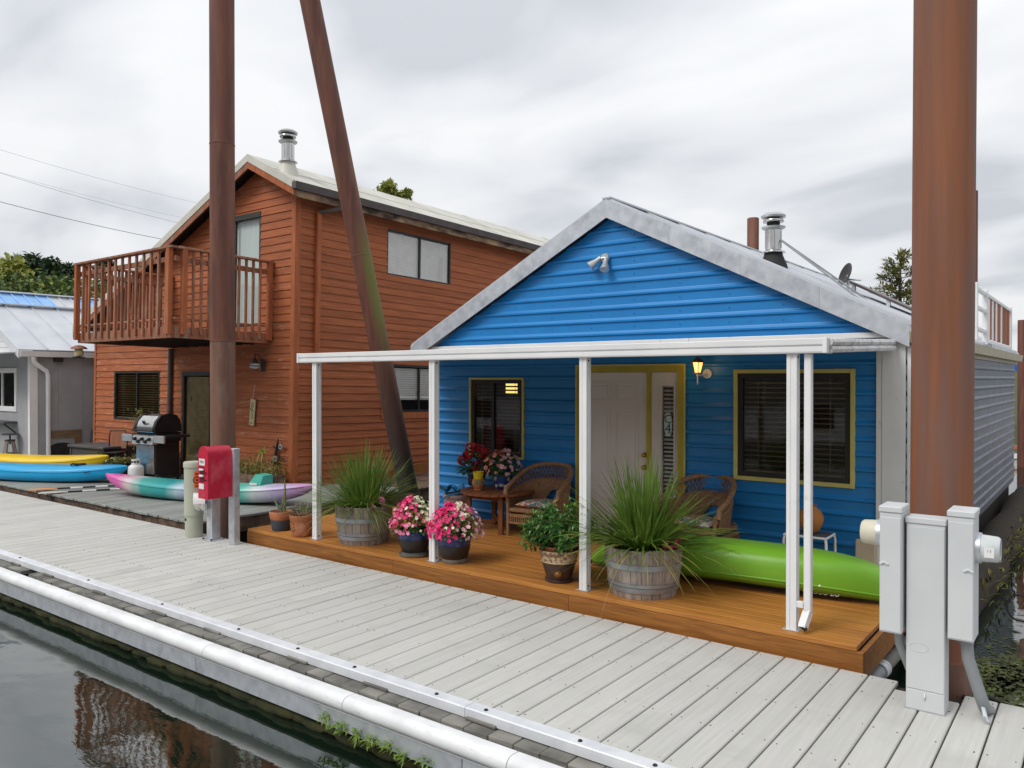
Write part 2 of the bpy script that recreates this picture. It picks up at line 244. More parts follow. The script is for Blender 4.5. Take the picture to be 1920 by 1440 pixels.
# ---------------------------------------------------------------- mesh and object helpers
class MB:
    def __init__(s): s.v = []; s.f = []
    def add(s, vs, fs):
        o = len(s.v); s.v += [V(p) for p in vs]; s.f += [tuple(i+o for i in f) for f in fs]; return s
    def hexa(s, p):                      # 8 corners: bottom 4 (ccw), top 4
        return s.add(p, [(0, 3, 2, 1), (4, 5, 6, 7), (0, 1, 5, 4), (1, 2, 6, 5), (2, 3, 7, 6), (3, 0, 4, 7)])
    def box(s, x0, x1, y0, y1, z0, z1, P=None):
        p = [(x0, y0, z0), (x1, y0, z0), (x1, y1, z0), (x0, y1, z0), (x0, y0, z1), (x1, y0, z1), (x1, y1, z1), (x0, y1, z1)]
        return s.hexa([P(*q) for q in p] if P else p)
    def cbox(s, x0, x1, y0, y1, z0, z1, b=.004, P=None):   # box with chamfered edges
        lo, hi = (x0, y0, z0), (x1, y1, z1); idx = {}; vs = []
        for cx in (0, 1):
            for cy in (0, 1):
                for cz in (0, 1):
                    c = (cx, cy, cz)
                    for ax in range(3):
                        q = [(hi[i]-b if c[i] else lo[i]+b) for i in range(3)]; q[ax] = hi[ax] if c[ax] else lo[ax]
                        idx[c, ax] = len(vs); vs.append(P(*q) if P else tuple(q))
        fs = []
        for ax in range(3):
            a, c = (ax+1) % 3, (ax+2) % 3
            for sgn in (0, 1):
                ring = []
                for u, w in ((0, 0), (1, 0), (1, 1), (0, 1)):
                    k = [0, 0, 0]; k[ax] = sgn; k[a] = u; k[c] = w; ring.append(idx[tuple(k), ax])
                fs.append(tuple(ring if sgn else ring[::-1]))
            for u in (0, 1):
                for w in (0, 1):
                    k0 = [0, 0, 0]; k0[a] = u; k0[c] = w; k1 = list(k0); k1[ax] = 1; k0, k1 = tuple(k0), tuple(k1)
                    r = [idx[k0, a], idx[k1, a], idx[k1, c], idx[k0, c]]
                    fs.append(tuple(r if (u ^ w) else r[::-1]))
        for cx in (0, 1):
            for cy in (0, 1):
                for cz in (0, 1):
                    c = (cx, cy, cz); r = [idx[c, 0], idx[c, 1], idx[c, 2]]
                    fs.append(tuple(r if (cx+cy+cz) % 2 else r[::-1]))
        return s.add(vs, fs)
    def obox(s, c, ax, ay, az):          # oriented box: centre and half-axis vectors
        c, ax, ay, az = V(c), V(ax), V(ay), V(az)
        return s.hexa([c+ax*i+ay*j+az*k for k in (-1, 1) for i, j in ((-1, -1), (1, -1), (1, 1), (-1, 1))])
    def bar(s, p0, p1, w, h, up=(0, 0, 1)):   # rectangular bar between two points
        p0, p1 = V(p0), V(p1); d = p1-p0; u = V(up); sd_ = d.cross(u)
        if sd_.length < 1e-6: sd_ = d.cross(V((1, 0, 0)))
        sd_.normalize(); u = sd_.cross(d).normalized()
        return s.obox((p0+p1)/2, d/2, sd_*w/2, u*h/2)
    def tube(s, pts, r, n=8, cap=True, closed=False):
        pts = [V(p) for p in pts]; m = len(pts); rs = r if isinstance(r, (list, tuple)) else [r]*m; rings = []; prev = None
        for i, p in enumerate(pts):
            if closed: t = pts[(i+1) % m]-pts[i-1]
            else: t = pts[min(i+1, m-1)]-pts[max(i-1, 0)]
            t.normalize()
            if prev is None: a = t.orthogonal().normalized()
            else:
                a = prev-t*prev.dot(t)
                a = a.normalized() if a.length > 1e-6 else t.orthogonal().normalized()
            prev = a; b = t.cross(a); rings.append([p+(a*math.cos(2*math.pi*k/n)+b*math.sin(2*math.pi*k/n))*rs[i] for k in range(n)])
        fs = []; mm = m if closed else m-1
        for i in range(mm):
            for k in range(n):
                j = (i+1) % m; fs.append((i*n+k, i*n+(k+1) % n, j*n+(k+1) % n, j*n+k))
        if cap and not closed: fs += [tuple(range(n))[::-1], tuple(range((m-1)*n, m*n))]
        return s.add([q for g in rings for q in g], fs)
    def cyl(s, p0, p1, r0, r1=None, n=16, cap=True): return s.tube([p0, p1], [r0, r0 if r1 is None else r1], n, cap)
    def lathe(s, prof, c=(0, 0, 0), n=24, cap=True):
        c = V(c); vs = []; fs = []; m = len(prof)
        for r, z in prof:
            for k in range(n): a = 2*math.pi*k/n; vs.append(c+V((r*math.cos(a), r*math.sin(a), z)))
        for i in range(m-1):
            for k in range(n): fs.append((i*n+k, i*n+(k+1) % n, (i+1)*n+(k+1) % n, (i+1)*n+k))
        if cap: fs += [tuple(range(n))[::-1], tuple(range((m-1)*n, m*n))]
        return s.add(vs, fs)
    def prism(s, poly, P, a0, a1):       # polygon of (u, w), swept from a0 to a1; P(a, u, w) -> place
        n = len(poly); vs = [P(a0, u, w) for u, w in poly]+[P(a1, u, w) for u, w in poly]
        fs = [(i, (i+1) % n, n+(i+1) % n, n+i) for i in range(n)]+[tuple(range(n))[::-1], tuple(range(n, 2*n))]
        return s.add(vs, fs)
    def leaf(s, p, d, up, l, w, fold=.25, mid=.45):
        p, d = V(p), V(d).normalized(); sd_ = d.cross(V(up))
        if sd_.length < 1e-5: sd_ = d.orthogonal()
        sd_.normalize(); u = sd_.cross(d); m = p+d*l*mid
        return s.add([p, m+sd_*w/2+u*w*fold, p+d*l-u*l*.12, m-sd_*w/2+u*w*fold, m], [(0, 1, 4), (1, 2, 4), (2, 3, 4), (3, 0, 4)])
    def sphere(s, c, r, n=12, m=8, sc=(1, 1, 1)):
        c = V(c); prof = [(max(1e-4, math.sin(math.pi*i/m))*r, -math.cos(math.pi*i/m)*r) for i in range(m+1)]
        o = len(s.v); s.lathe(prof, (0, 0, 0), n, cap=False)
        for i in range(o, len(s.v)): q = s.v[i]; s.v[i] = c+V((q.x*sc[0], q.y*sc[1], q.z*sc[2]))
        return s
ORG = {}
def build(mb, name, m, parent=None, smooth=0, base=False, **props):
    xs = [p.x for p in mb.v]; ys = [p.y for p in mb.v]; zs = [p.z for p in mb.v]
    c = V(((min(xs)+max(xs))/2, (min(ys)+max(ys))/2, min(zs) if base else (min(zs)+max(zs))/2))
    me = bpy.data.meshes.new(name); me.from_pydata([p-c for p in mb.v], [], mb.f); me.update()
    me.materials.append(MATS[m] if isinstance(m, str) else m)
    if smooth:
        me.shade_smooth()
        if smooth < 180: me.set_sharp_from_angle(angle=R(smooth))
    o = bpy.data.objects.new(name, me); col.objects.link(o); ORG[o.name] = c
    if parent is not None: o.parent = parent; o.location = c-ORG[parent.name]
    else: o.location = c
    for k, v in props.items(): o[k] = v
    return o
def thing(name, label, cat, loc=(0, 0, 0), rotz=0., group=None, local=False):
    o = bpy.data.objects.new(name, None); col.objects.link(o); o.location = V(loc); o.rotation_euler = (0, 0, rotz); o.empty_display_size = .1
    o['label'] = label; o['category'] = cat
    if group: o['group'] = group
    ORG[o.name] = V((0, 0, 0)) if local else V(loc)
    return o
def tag(o, label, cat, group=None):
    o['label'] = label; o['category'] = cat
    if group: o['group'] = group
    return o
def struct(o): o['kind'] = 'structure'; return o
def copy_tree(o, parent=None):
    c = o.copy(); col.objects.link(c); c.parent = parent; ORG[c.name] = ORG[o.name].copy()
    for ch in list(o.children): copy_tree(ch, c)
    return c
def clone(src, loc, parent):             # alike piece sharing its mesh; loc in the frame of the thing
    o = src.copy(); col.objects.link(o); o.parent = parent; ORG[o.name] = V(loc)
    o.location = V(loc)-(ORG[parent.name] if parent else V((0, 0, 0))); return o
def text_mesh(txt, size, depth=.002, align='CENTER'):
    cu = bpy.data.curves.new('lettering', 'FONT'); cu.body = txt; cu.size = size; cu.extrude = depth; cu.align_x = align; cu.align_y = 'CENTER'; cu.resolution_u = 3
    ob = bpy.data.objects.new('lettering', cu); col.objects.link(ob); bpy.context.view_layer.update()
    me = bpy.data.meshes.new_from_object(ob); mb = MB(); mb.add([v.co.copy() for v in me.vertices], [tuple(p.vertices) for p in me.polygons])
    bpy.data.objects.remove(ob); bpy.data.meshes.remove(me); return mb
def lettering(txt, size, P, m, parent, name='lettering', depth=.002):   # P(u, d, w): across, out of surface, up
    t = text_mesh(txt, size, depth); mb = MB(); mb.add([P(p.x, p.z, p.y) for p in t.v], t.f); return build(mb, name, m, parent)
# ================================================================ SETTING
WZ = -.45
w = MB(); w.add([(-900, -500, WZ), (900, -500, WZ), (900, 900, WZ), (-900, 900, WZ)], [(0, 1, 2, 3)]); struct(build(w, 'water', 'water'))
def hill(name, pts, m):
    mb = MB(); n = len(pts)
    for row in (0, 1, 2, 3):
        for (x, y, nx, ny) in pts:
            q = (0, 6, 16, 60)[row]; z = (-.8, .9, 3.0, 4.0)[row]+random.uniform(-.3, .3)*row*.5
            mb.v.append(V((x+nx*q, y+ny*q, z)))
    for r_ in range(3):
        for i in range(n-1): mb.f.append((r_*n+i, r_*n+i+1, (r_+1)*n+i+1, (r_+1)*n+i))
    return struct(build(mb, name, m, smooth=180))
hill('river_bank', [(-110, -25, -1, .3), (-92, 5, -.9, .5), (-72, 26, -.7, .7), (-50, 40, -.4, .9), (-25, 48, 0, 1), (5, 52, 0, 1), (40, 56, 0, 1), (90, 60, 0, 1)], 'bank')
hill('far_bank', [(95, -50, .2, -1), (40, -54, 0, -1), (0, -52, 0, -1), (-40, -50, 0, -1), (-90, -44, -.3, -1)], 'bank')

# ---------------------------------------------------------------- the dock
XL, XR_D = -27.0, 1.35; DY0, DY1 = 3.99, 6.26; BP = .2066
fr = MB()
for y in (4.12, 4.7, 5.3, 5.85, 6.16): fr.box(XL, XR_D, y, y+.08, -.2, -.039)
fr.box(XL, XR_D, 3.92, 6.2, -.62, -.21)
dock = struct(build(fr, 'dock', 'dark_mud'))
k0 = math.ceil((XL+1.426)/BP); k1 = math.floor((XR_D+1.426)/BP); plank = None; pieces = {}
def dock_plank(x0, x1, y0, y1):
    key = (round(y0, 3), round(y1, 3)); g = .0055
    c = V(((x0+x1)/2, (y0+y1)/2, -.018+random.uniform(-.0012, .0012)))
    if key not in pieces:
        mb = MB().cbox(x0+g, x1-g, y0, y1, -.036, 0, .006); o = build(mb, 'plank', 'dock_board', dock); pieces[key] = o; return o
    return clone(pieces[key], c, dock)
JOINT = {-47: 5.25, -44: 4.9, -40: 5.5, -50: 5.7, -37: 4.75, -53: 5.0}
for k in range(k0, k1):
    x0 = -1.426+k*BP; y1 = DY1
    if 1 <= k <= 2: y1 = 6.085
    if k in JOINT: dock_plank(x0, x0+BP, 4.03, JOINT[k]-.003); dock_plank(x0, x0+BP, JOINT[k]+.003, y1)
    else: dock_plank(x0, x0+BP, 4.03, y1)
# screw heads and small marks are fine relief of the boards: one joined part
sc = MB()
for k in range(max(k0, -46), k1):
    x0 = -1.426+k*BP
    for y in (4.16, 4.74, 5.34, 5.89, 6.2):
        for dx in (.035, BP-.035):
            if random.random() < .8: sc.cyl((x0+dx+random.uniform(-.01, .01), y+random.uniform(-.012, .012), -.001), (x0+dx, y, .0012), .0035, n=6)
o = build(sc, 'screw_heads', 'ink_black', dock, kind='stuff')
# edge angle, bolts, spacer blocks, bumper, face plates
def lx(px, py, z=0.): return PZ(px, py, z).x
seams = [XL, -23, -17.2, lx(870, 1330), lx(870, 1330)+3.05, XR_D]
PXf = lambda a, u, w_: (a, u, w_)
for a, b in zip(seams, seams[1:]):
    mb = MB().prism([(3.985, -.055), (4.0, -.055), (4.0, .004), (4.085, .004), (4.085, .013), (3.991, .013), (3.985, .007)], PXf, a+.002, b-.002); build(mb, 'edge_angle', 'zinc_bright', dock)
bolt = None
for px, py in [(32, 1047), (161, 1089), (301, 1134), (448, 1180), (560, 1216), (668, 1250), (822, 1300), (913, 1331), (1090, 1388), (1230, 1434)]+[(-120, 1000), (-260, 955)]:
    p = PZ(px, py, .013); mb = MB().cyl((p.x, 4.03, .012), (p.x, 4.03, .021), .016, .012, n=8)
    if bolt is None: bolt = build(mb, 'bolt', 'black_rubber', dock)
    else: clone(bolt, (p.x, 4.03, .0165), dock)
blk = None; x = -14.0
while x < .6:
    wd = random.choice((.2, .2, .2, .21)); 
    if random.random() < .99:
        y0 = 3.875+random.uniform(0, .012); z = -.088+random.uniform(-.003, .003)
        if blk is None: blk = build(MB().cbox(x, x+.196, y0, y0+.2, -.113, -.063, .005), 'spacer_block', 'old_block', dock)
        else: clone(blk, (x+.098, y0+.1, z), dock)
    x += wd
up2 = None; x = -13.8
while x < .6:
    if up2 is None: up2 = build(MB().cbox(x, x+.25, 3.965, 4.2, -.062, -.040, .004), 'shim_block', 'old_block', dock)
    else: clone(up2, (x+.125, 4.0825, -.051), dock)
    x += random.choice((1.0, 1.2, .9))
build(MB().box(-27, -14.02, 3.885, 4.08, -.105, -.055), 'timber_ledge', 'old_block', dock)
bs = [XL, -22.2, -16.1, lx(395, 1212, -.1), lx(670, 1302, -.1), lx(985, 1405, -.1), lx(985, 1405, -.1)+3, XR_D]
half = [(3.865, -.085)]+[(3.80-.060*math.sin(t*math.pi/8), -.140+.058*math.cos(t*math.pi/8)) for t in range(0, 9)]+[(3.80, -.205), (3.787, -.205), (3.787, -.215), (3.865, -.215)]
for a, b in zip(bs, bs[1:]): build(MB().prism(half, PXf, a+.003, b-.003), 'bumper', 'bumper', dock, smooth=35)
fs_ = [XL, -21, -15, lx(380, 1245, -.3), lx(380, 1245, -.3)+3.05, lx(380, 1245, -.3)+6.1, XR_D]
for a, b in zip(fs_, fs_[1:]): build(MB().cbox(a+.003, b-.003, 3.79, 3.82, -.35, -.216, .003), 'face_plate', 'galvanised', dock)
mb = MB()
for i in range(90):
    x = -16+i*.19; mb.sphere((x, 3.87+random.uniform(-.03, .01), -.42+random.uniform(-.02, .02)), random.uniform(.06, .09), 9, 6, (2.4, .6, .6))
build(mb, 'moss_fringe', 'moss', dock, kind='stuff')

# ---------------------------------------------------------------- siding
def siding(parent, P, name, m, z0, z1, pitch, lo, hi, prof, holes=(), back=.05, jit=0.):
    z = z0; out = []
    while z < z1-1e-4:
        ze = min(z+pitch, z1); cuts = sorted({z, ze, *[q for h in holes for q in (h[2], h[3]) if z+.004 < q < ze-.004]})
        mm = m(z) if callable(m) else m
        for za, zb in zip(cuts, cuts[1:]):
            zm = (za+zb)/2; hs = sorted((h[0], h[1]) for h in holes if h[2] < zm < h[3])
            segs = []; a = None
            for h0, h1 in hs: segs.append((a, h0)); a = h1
            segs.append((a, None))
            for s0, s1 in segs:
                ta, tb = (za-z)/pitch, (zb-z)/pitch
                pts = [(ta, None)]+[q for q in prof if ta+1e-6 < q[0] < tb-1e-6]+[(tb, None)]
                def dd(t):
                    for (t0, d0), (t1, d1) in zip(prof, prof[1:]):
                        if t0-1e-9 <= t <= t1+1e-9: return d0+(d1-d0)*(t-t0)/max(t1-t0, 1e-9)
                    return prof[-1][1]
                pts = [(z+pitch*t, dd(t) if d is None else d) for t, d in pts]
                ring = pts+[(zb, -back), (za, -back)]; vs = []; ok = True
                for end in (0, 1):
                    for zz, d in ring:
                        a_ = (lo(zz) if s0 is None else s0) if end == 0 else (hi(zz) if s1 is None else s1)
                        vs.append(P(a_, d, zz))
                amid = [(lo(zm) if s0 is None else s0), (hi(zm) if s1 is None else s1)]
                if amid[1]-amid[0] < .01: continue
                n = len(ring); mb = MB(); mb.add(vs, [(i, (i+1) % n, n+(i+1) % n, n+i) for i in range(n)]+[tuple(range(n))[::-1], tuple(range(n, 2*n))])
                out.append(build(mb, name, mm, parent))
        z = ze
    return out
RIB = [(0, .0), (.60, .0), (.68, .020), (.80, .021), (.97, .002), (1, .0)]
LAP = [(0, .021), (1, .004)]
def window(parent, P, a0, a1, z0, z1, trim=None, tw=.035, frame='dark_frame', fw=.04, split=.5, blind=None, pitch=.045, drop=1., tilt=.5, name='window', depth=.05):
    """frame in the wall, sash bar, a pane on each side of it, blind behind"""
    f = MB()
    if trim: A0, A1, Z0, Z1 = a0+tw, a1-tw, z0+tw, z1-tw
    else: A0, A1, Z0, Z1 = a0, a1, z0, z1
    for bx in ((A0, A0+fw, Z0, Z1), (A1-fw, A1, Z0, Z1), (A0+fw, A1-fw, Z0, Z0+fw), (A0+fw, A1-fw, Z1-fw, Z1)): f.box(bx[0], bx[1], -depth, .012, bx[2], bx[3], P)
    w_ = build(f, name, frame, parent)
    if trim:
        for nm, bx in (('trim', (a0, a0+tw, z0, z1)), ('trim', (a1-tw, a1, z0, z1)), ('trim', (a0+tw, a1-tw, z0, z0+tw)), ('trim', (a0+tw, a1-tw, z1-tw, z1))):
            build(MB().cbox(bx[0], bx[1], -.04, .034, bx[2], bx[3], .003, P), nm, trim, w_)
    xs = [A0+fw, A1-fw]
    if split:
        xm = A0+(A1-A0)*split; build(MB().box(xm-.022, xm+.022, -.035, .004, Z0+fw, Z1-fw, P), 'sash_bar', frame, w_); xs = [A0+fw, xm-.022, xm+.022, A1-fw]
    for i in range(0, len(xs), 2): build(MB().add([P(xs[i], -.018-.004*i, Z0+fw), P(xs[i+1], -.018-.004*i, Z0+fw), P(xs[i+1], -.018-.004*i, Z1-fw), P(xs[i], -.018-.004*i, Z1-fw)], [(0, 1, 2, 3)]), 'pane', 'glass', w_)
    if blind:
        b = MB(); z = Z1-fw; zb = Z1-fw-(Z1-Z0-2*fw)*drop
        while z > zb+pitch*.5:
            z -= pitch; h = pitch*.5*tilt
            b.add([P(A0+fw+.01, -.055-pitch*.3*(1-tilt*.7), z-h), P(A1-fw-.01, -.055-pitch*.3*(1-tilt*.7), z-h), P(A1-fw-.01, -.055+pitch*.3*(1-tilt*.7), z+h), P(A0+fw+.01, -.055+pitch*.3*(1-tilt*.7), z+h)], [(0, 1, 2, 3)])
        for q in (.18, .82): x = A0+(A1-A0)*q; b.box(x, x+.006, -.036, -.033, zb, Z1-fw, P)
        b.box(A0+fw+.01, A1-fw-.01, -.07, -.04, zb-.012, zb+.01, P)
        build(b, 'blind', blind, w_)
    return w_

# ---------------------------------------------------------------- blue floating house
YB = 8.8; BK = 20.1
PB = lambda a, d, z: V((a, YB-d, z))
bxl = PY(809, 690, YB).x; bxr = PY(1697, 700, YB).x
house = thing('blue_floating_house', 'bright blue metal sided floating home with silver gable edges and yellow window trim', 'house', (-4.9, YB, .1))
ap = PY(1138, 378, YB-.10); er = PY(1706, 612, YB-.10); el = PY(772, 652, YB-.10)
sl_r = (ap.z-er.z)/(er.x-ap.x); sl_l = (ap.z-el.z)/(ap.x-el.x)
roofz = lambda x: ap.z-(x-ap.x)*sl_r if x > ap.x else ap.z-(ap.x-x)*sl_l
w1 = (PY(882, 780, YB).x, PY(984, 780, YB).x, PY(930, 858, YB).z, PY(930, 708, YB).z)
w2 = (PY(1377, 800, YB).x, PY(1604, 800, YB).x, PY(1490, 907, YB).z, PY(1490, 692, YB).z)
d0, d1, dz = PY(1083, 800, YB).x, PY(1284, 800, YB).x, PY(1200, 686, YB).z
ztrim = PY(1300, 640, YB).z
siding(house, PB, 'siding_panel', 'blue_metal', .16, ztrim, .16, lambda z: bxl, lambda z: bxr-.02, RIB, [w1, w2, (d0, d1, 0, dz)])
glo = lambda z: ap.x-(ap.z-.19-z)/sl_l; ghi = lambda z: ap.x+(ap.z-.19-z)/sl_r
siding(house, PB, 'gable_panel', 'blue_metal', ztrim, ap.z-.20, .165, lambda z: max(glo(z), bxl), lambda z: min(ghi(z), bxr), RIB)
PR = lambda a, d, z: V((bxr+d, a, z))
siding(house, PR, 'side_panel', 'grey_metal', .0, 2.52, .16, lambda z: YB+.05, lambda z: BK, RIB)
build(MB().box(bxl, bxl+.06, YB+.06, BK-.06, .1, 2.6), 'side_wall', 'grey_metal', house)
build(MB().box(bxl, bxr-.06, BK-.06, BK, .1, 2.6), 'back_wall', 'grey_metal', house)
build(MB().box(bxl+.06, bxr-.06, YB+.07, BK-.07, .10, .17), 'floor', 'plywood', house)
build(MB().box(bxl+.1, bxr-.1, YB+3.2, YB+3.28, .171, 2.5), 'room_divider', 'blind_tan', house)
build(MB().box(bxl-.1, bxr-.1, YB-2.3, BK+.1, -.75, .05), 'float', 'dark_mud', house)
rb = []
for sgn, e_, s_ in ((1, er, sl_r), (-1, el, sl_l)):
    n = V((s_*sgn, 0, 1)).normalized()
    def RP(a, u, y): return V((a, y, ap.z-abs(a-ap.x)*s_+u))
    for i in range(12):
        y0 = YB-.11+i*(BK+.3-YB+.11)/12; y1 = y0+(BK+.3-YB+.11)/12
        mb = MB().hexa([RP(ap.x, 0, y0), RP(e_.x, 0, y0), RP(e_.x, 0, y1), RP(ap.x, 0, y1), RP(ap.x, .03, y0), RP(e_.x, .03, y0), RP(e_.x, .03, y1), RP(ap.x, .03, y1)])
        mb.bar(RP(ap.x, .04, y0+.02), RP(e_.x, .04, y0+.02), .03, .03)
        build(mb, 'roof_sheet', 'grey_roof', house)
    segs = 4 if sgn > 0 else 3
    for i in range(segs):
        q0 = ap.x+(e_.x-ap.x)*i/segs; q1 = ap.x+(e_.x-ap.x)*(i+1)/segs; g = .002*sgn if i else 0
        h = .205
        mb = MB().hexa([RP(q0+g, -h, YB-.125), RP(q1, -h, YB-.125), RP(q1, -h, YB-.107), RP(q0+g, -h, YB-.107), RP(q0+g, .03, YB-.125), RP(q1, .03, YB-.125), RP(q1, .03, YB-.107), RP(q0+g, .03, YB-.107)])
        build(mb, 'rake_flashing', 'galvanised', house)
    build(MB().hexa([RP(ap.x, -.05, YB-.10), RP(e_.x, -.05, YB-.10), RP(e_.x, -.05, YB-.001), RP(ap.x, -.05, YB-.001), RP(ap.x, -.002, YB-.10), RP(e_.x, -.002, YB-.10), RP(e_.x, -.002, YB-.001), RP(ap.x, -.002, YB-.001)]), 'soffit', 'white_paint', house)
build(MB().bar((ap.x, YB-.12, ap.z+.045), (ap.x, BK+.3, ap.z+.045), .12, .02), 'ridge_cap', 'grey_roof', house)
tl, tr = PY(788, 655, YB-.05), PY(1658, 626, YB-.05)
for a, b in ((bxl+.05, -4.0), (-3.997, bxr-.05)): build(MB().cbox(a, b, YB-.06, YB-.024, ztrim-.025, ztrim+.035, .006), 'drip_trim', 'white_paint', house)
# corner boards, eave gutter and downspouts on the right
cl = PY(1655, 800, YB).x
build(MB().cbox(cl, bxr+.012, YB-.045, YB-.0225, .12, ztrim-.03, .003), 'corner_board', 'white_paint', house)
build(MB().cbox(cl-.055, cl-.003, YB-.04, YB-.0225, .12, ztrim-.03, .003), 'corner_strip', 'white_paint', house)
build(MB().cbox(bxr+.025, bxr+.105, YB-.03, YB+.06, .1, ztrim-.13, .006), 'downspout', 'white_paint', house)
build(MB().bar((bxr+.06, YB+.02, ztrim-.14), (bxr+.11, YB+.45, ztrim-.02), .07, .07), 'downspout_elbow', 'white_paint', house)
gz = roofz(er.x)-.03
build(MB().prism([(bxr+.01, gz-.13), (bxr+.12, gz-.13), (bxr+.15, gz), (bxr+.135, gz), (bxr+.11, gz-.115), (bxr+.02, gz-.115), (bxr+.01, gz)], lambda a, u, w_: V((u, a, w_)), YB-.08, BK+.2), 'gutter', 'beige', house)
build(MB().box(bxr+.001, bxr+.03, YB-.02, BK+.2, 2.5, gz-.0), 'eave_board', 'beige', house)
# windows
o1 = window(house, PB, *w1, trim='yellow_trim', tw=.03, fw=.05, split=.42, blind='blind_dark', pitch=.05, tilt=.25)
o2 = window(house, PB, *w2, trim='yellow_trim', tw=.045, fw=.055, split=None, blind='blind_dark', pitch=.055, tilt=.3)
ln_ = MB(); c = PY(960, 727, YB+.5)
for i in range(3): build(MB().box(c.x-.1, c.x+.1, YB+.48, YB+.5, c.z+.03-i*.055, c.z+.06-i*.055), 'ceiling_lamp_tube', 'lamp_glow', house)
# door with sidelight
df = MB(); X = lambda px: PY(px, 800, YB).x
zt = PY(1160, 698, YB).z
dr = thing  # (kept name short below)
dm = MB()
dm.box(X(1084), X(1084)+.035, YB-.03, YB+.06, .18, dz); dm.box(X(1272), X(1284), YB-.03, YB+.06, .18, dz); dm.box(X(1084)+.035, X(1272), YB-.03, YB+.06, zt, dz); dm.box(X(1213), X(1220), YB-.015, YB+.06, .18, zt)
build(dm, 'door_frame', 'mustard', house)
for bx in ((X(1084)-.02, X(1084)-.001, .18, dz+.02), (X(1284)+.001, X(1284)+.02, .18, dz+.02), (X(1084)-.001, X(1284)+.001, dz+.001, dz+.02)): build(MB().box(bx[0], bx[1], YB-.038, YB-.02, bx[2], bx[3]), 'door_trim', 'yellow_trim', house)
DL, DR = X(1084)+.04, X(1213)-.003
D = MB().box(DL, DR, YB+.01, YB+.05, .2, zt-.004); door = build(D, 'door', 'door_white', house)
wd = (DR-DL); hd = zt-.2
for cx0, cx1 in ((.12, .46), (.54, .88)):
    for z0_, z1_ in ((.06, .30), (.36, .76), (.82, .94)):
        a0, a1, zz0, zz1 = DL+wd*cx0, DL+wd*cx1, .2+hd*z0_, .2+hd*z1_
        mb = MB()
        for bx in ((a0, a0+.02, zz0, zz1), (a1-.02, a1, zz0, zz1), (a0+.02, a1-.02, zz0, zz0+.02), (a0+.02, a1-.02, zz1-.02, zz1)): mb.box(bx[0], bx[1], YB+.003, YB+.0095, bx[2], bx[3])
        mb.cbox(a0+.045, a1-.045, YB+.004, YB+.0095, zz0+.045, zz1-.045, .002); build(mb, 'door_panel', 'door_white', door)
for py in (853, 876):
    p = PY(1209, py, YB); mb = MB().cyl((p.x, YB+.012, p.z), (p.x, YB-.012, p.z), .032, .028, 14).sphere((p.x, YB-.035, p.z), .028, 12, 8); build(mb, 'door_knob', 'brass', door, smooth=40)
SL0, SL1 = X(1220)+.003, X(1272)-.003
g0, g1, gz0, gz1 = X(1240), X(1262), .45, PY(1250, 724, YB).z
mb = MB()
for bx in ((SL0, g0, .2, zt-.004), (g1, SL1, .2, zt-.004), (g0, g1, .2, gz0), (g0, g1, gz1, zt-.004)): mb.box(bx[0], bx[1], YB+.012, YB+.05, bx[2], bx[3])
mb.box(g0-.03, g0-.012, YB+.002, YB+.0115, gz0-.03, gz1+.03); mb.box(g1+.012, g1+.03, YB+.002, YB+.0115, gz0-.03, gz1+.03); mb.box(g0-.012, g1+.012, YB+.002, YB+.0115, gz1+.012, gz1+.03)
sl = build(mb, 'sidelight', 'door_white', house)
build(MB().add([(g0, YB+.03, gz0), (g1, YB+.03, gz0), (g1, YB+.03, gz1), (g0, YB+.03, gz1)], [(0, 1, 2, 3)]), 'pane', 'glass', sl)
mb = MB(); z = gz0
while z < gz1: mb.add([PB(g0, -.06, z-.012), PB(g1, -.06, z-.012), PB(g1, -.085, z+.012), PB(g0, -.085, z+.012)], [(0, 1, 2, 3)]); z += .05
build(mb, 'blind', 'blind_white', sl)
mb = MB()
for i in range(10):
    z = ztrim+.045+i*.165
    for x in [bxl+.35+k*.62 for k in range(11)]:
        if glo(z)+.12 < x < ghi(z)-.12: mb.cyl((x, YB+.002, z), (x, YB-.007, z), .007, n=6)
build(mb, 'panel_screws', mat('screw_blue', (.010, .12, .36), (.01, .11, .33)), house, kind='stuff')
# floodlight on the gable
p = PY(1137, 484, YB)
fl = thing('floodlight', 'silver twin spotlight fixed high on the bright blue gable', 'light', (p.x, YB-.02, p.z))
build(MB().cyl((p.x, YB-.018, p.z), (p.x, YB-.05, p.z), .062, .055, 18), 'base_plate', 'silver_paint', fl, smooth=40)
for (hx, hz, dx, dz_) in ((PY(1133, 490, YB-.1).x, p.z-.035, .02, -.13), (p.x-.07, p.z-.01, -.11, -.10)):
    a = V((hx, YB-.06, hz)); d = V((dx, -.07, dz_)).normalized()
    mb = MB().cyl(V((p.x, YB-.045, p.z)), a, .014, n=8); mb.tube([a-d*.02, a+d*.05, a+d*.10, a+d*.15], [.03, .034, .05, .062], 16)
    h = build(mb, 'lamp_head', 'silver_paint', fl, smooth=35); build(MB().cyl(a+d*.151, a+d*.154, .056, n=16), 'lens', 'meter_glass', h)
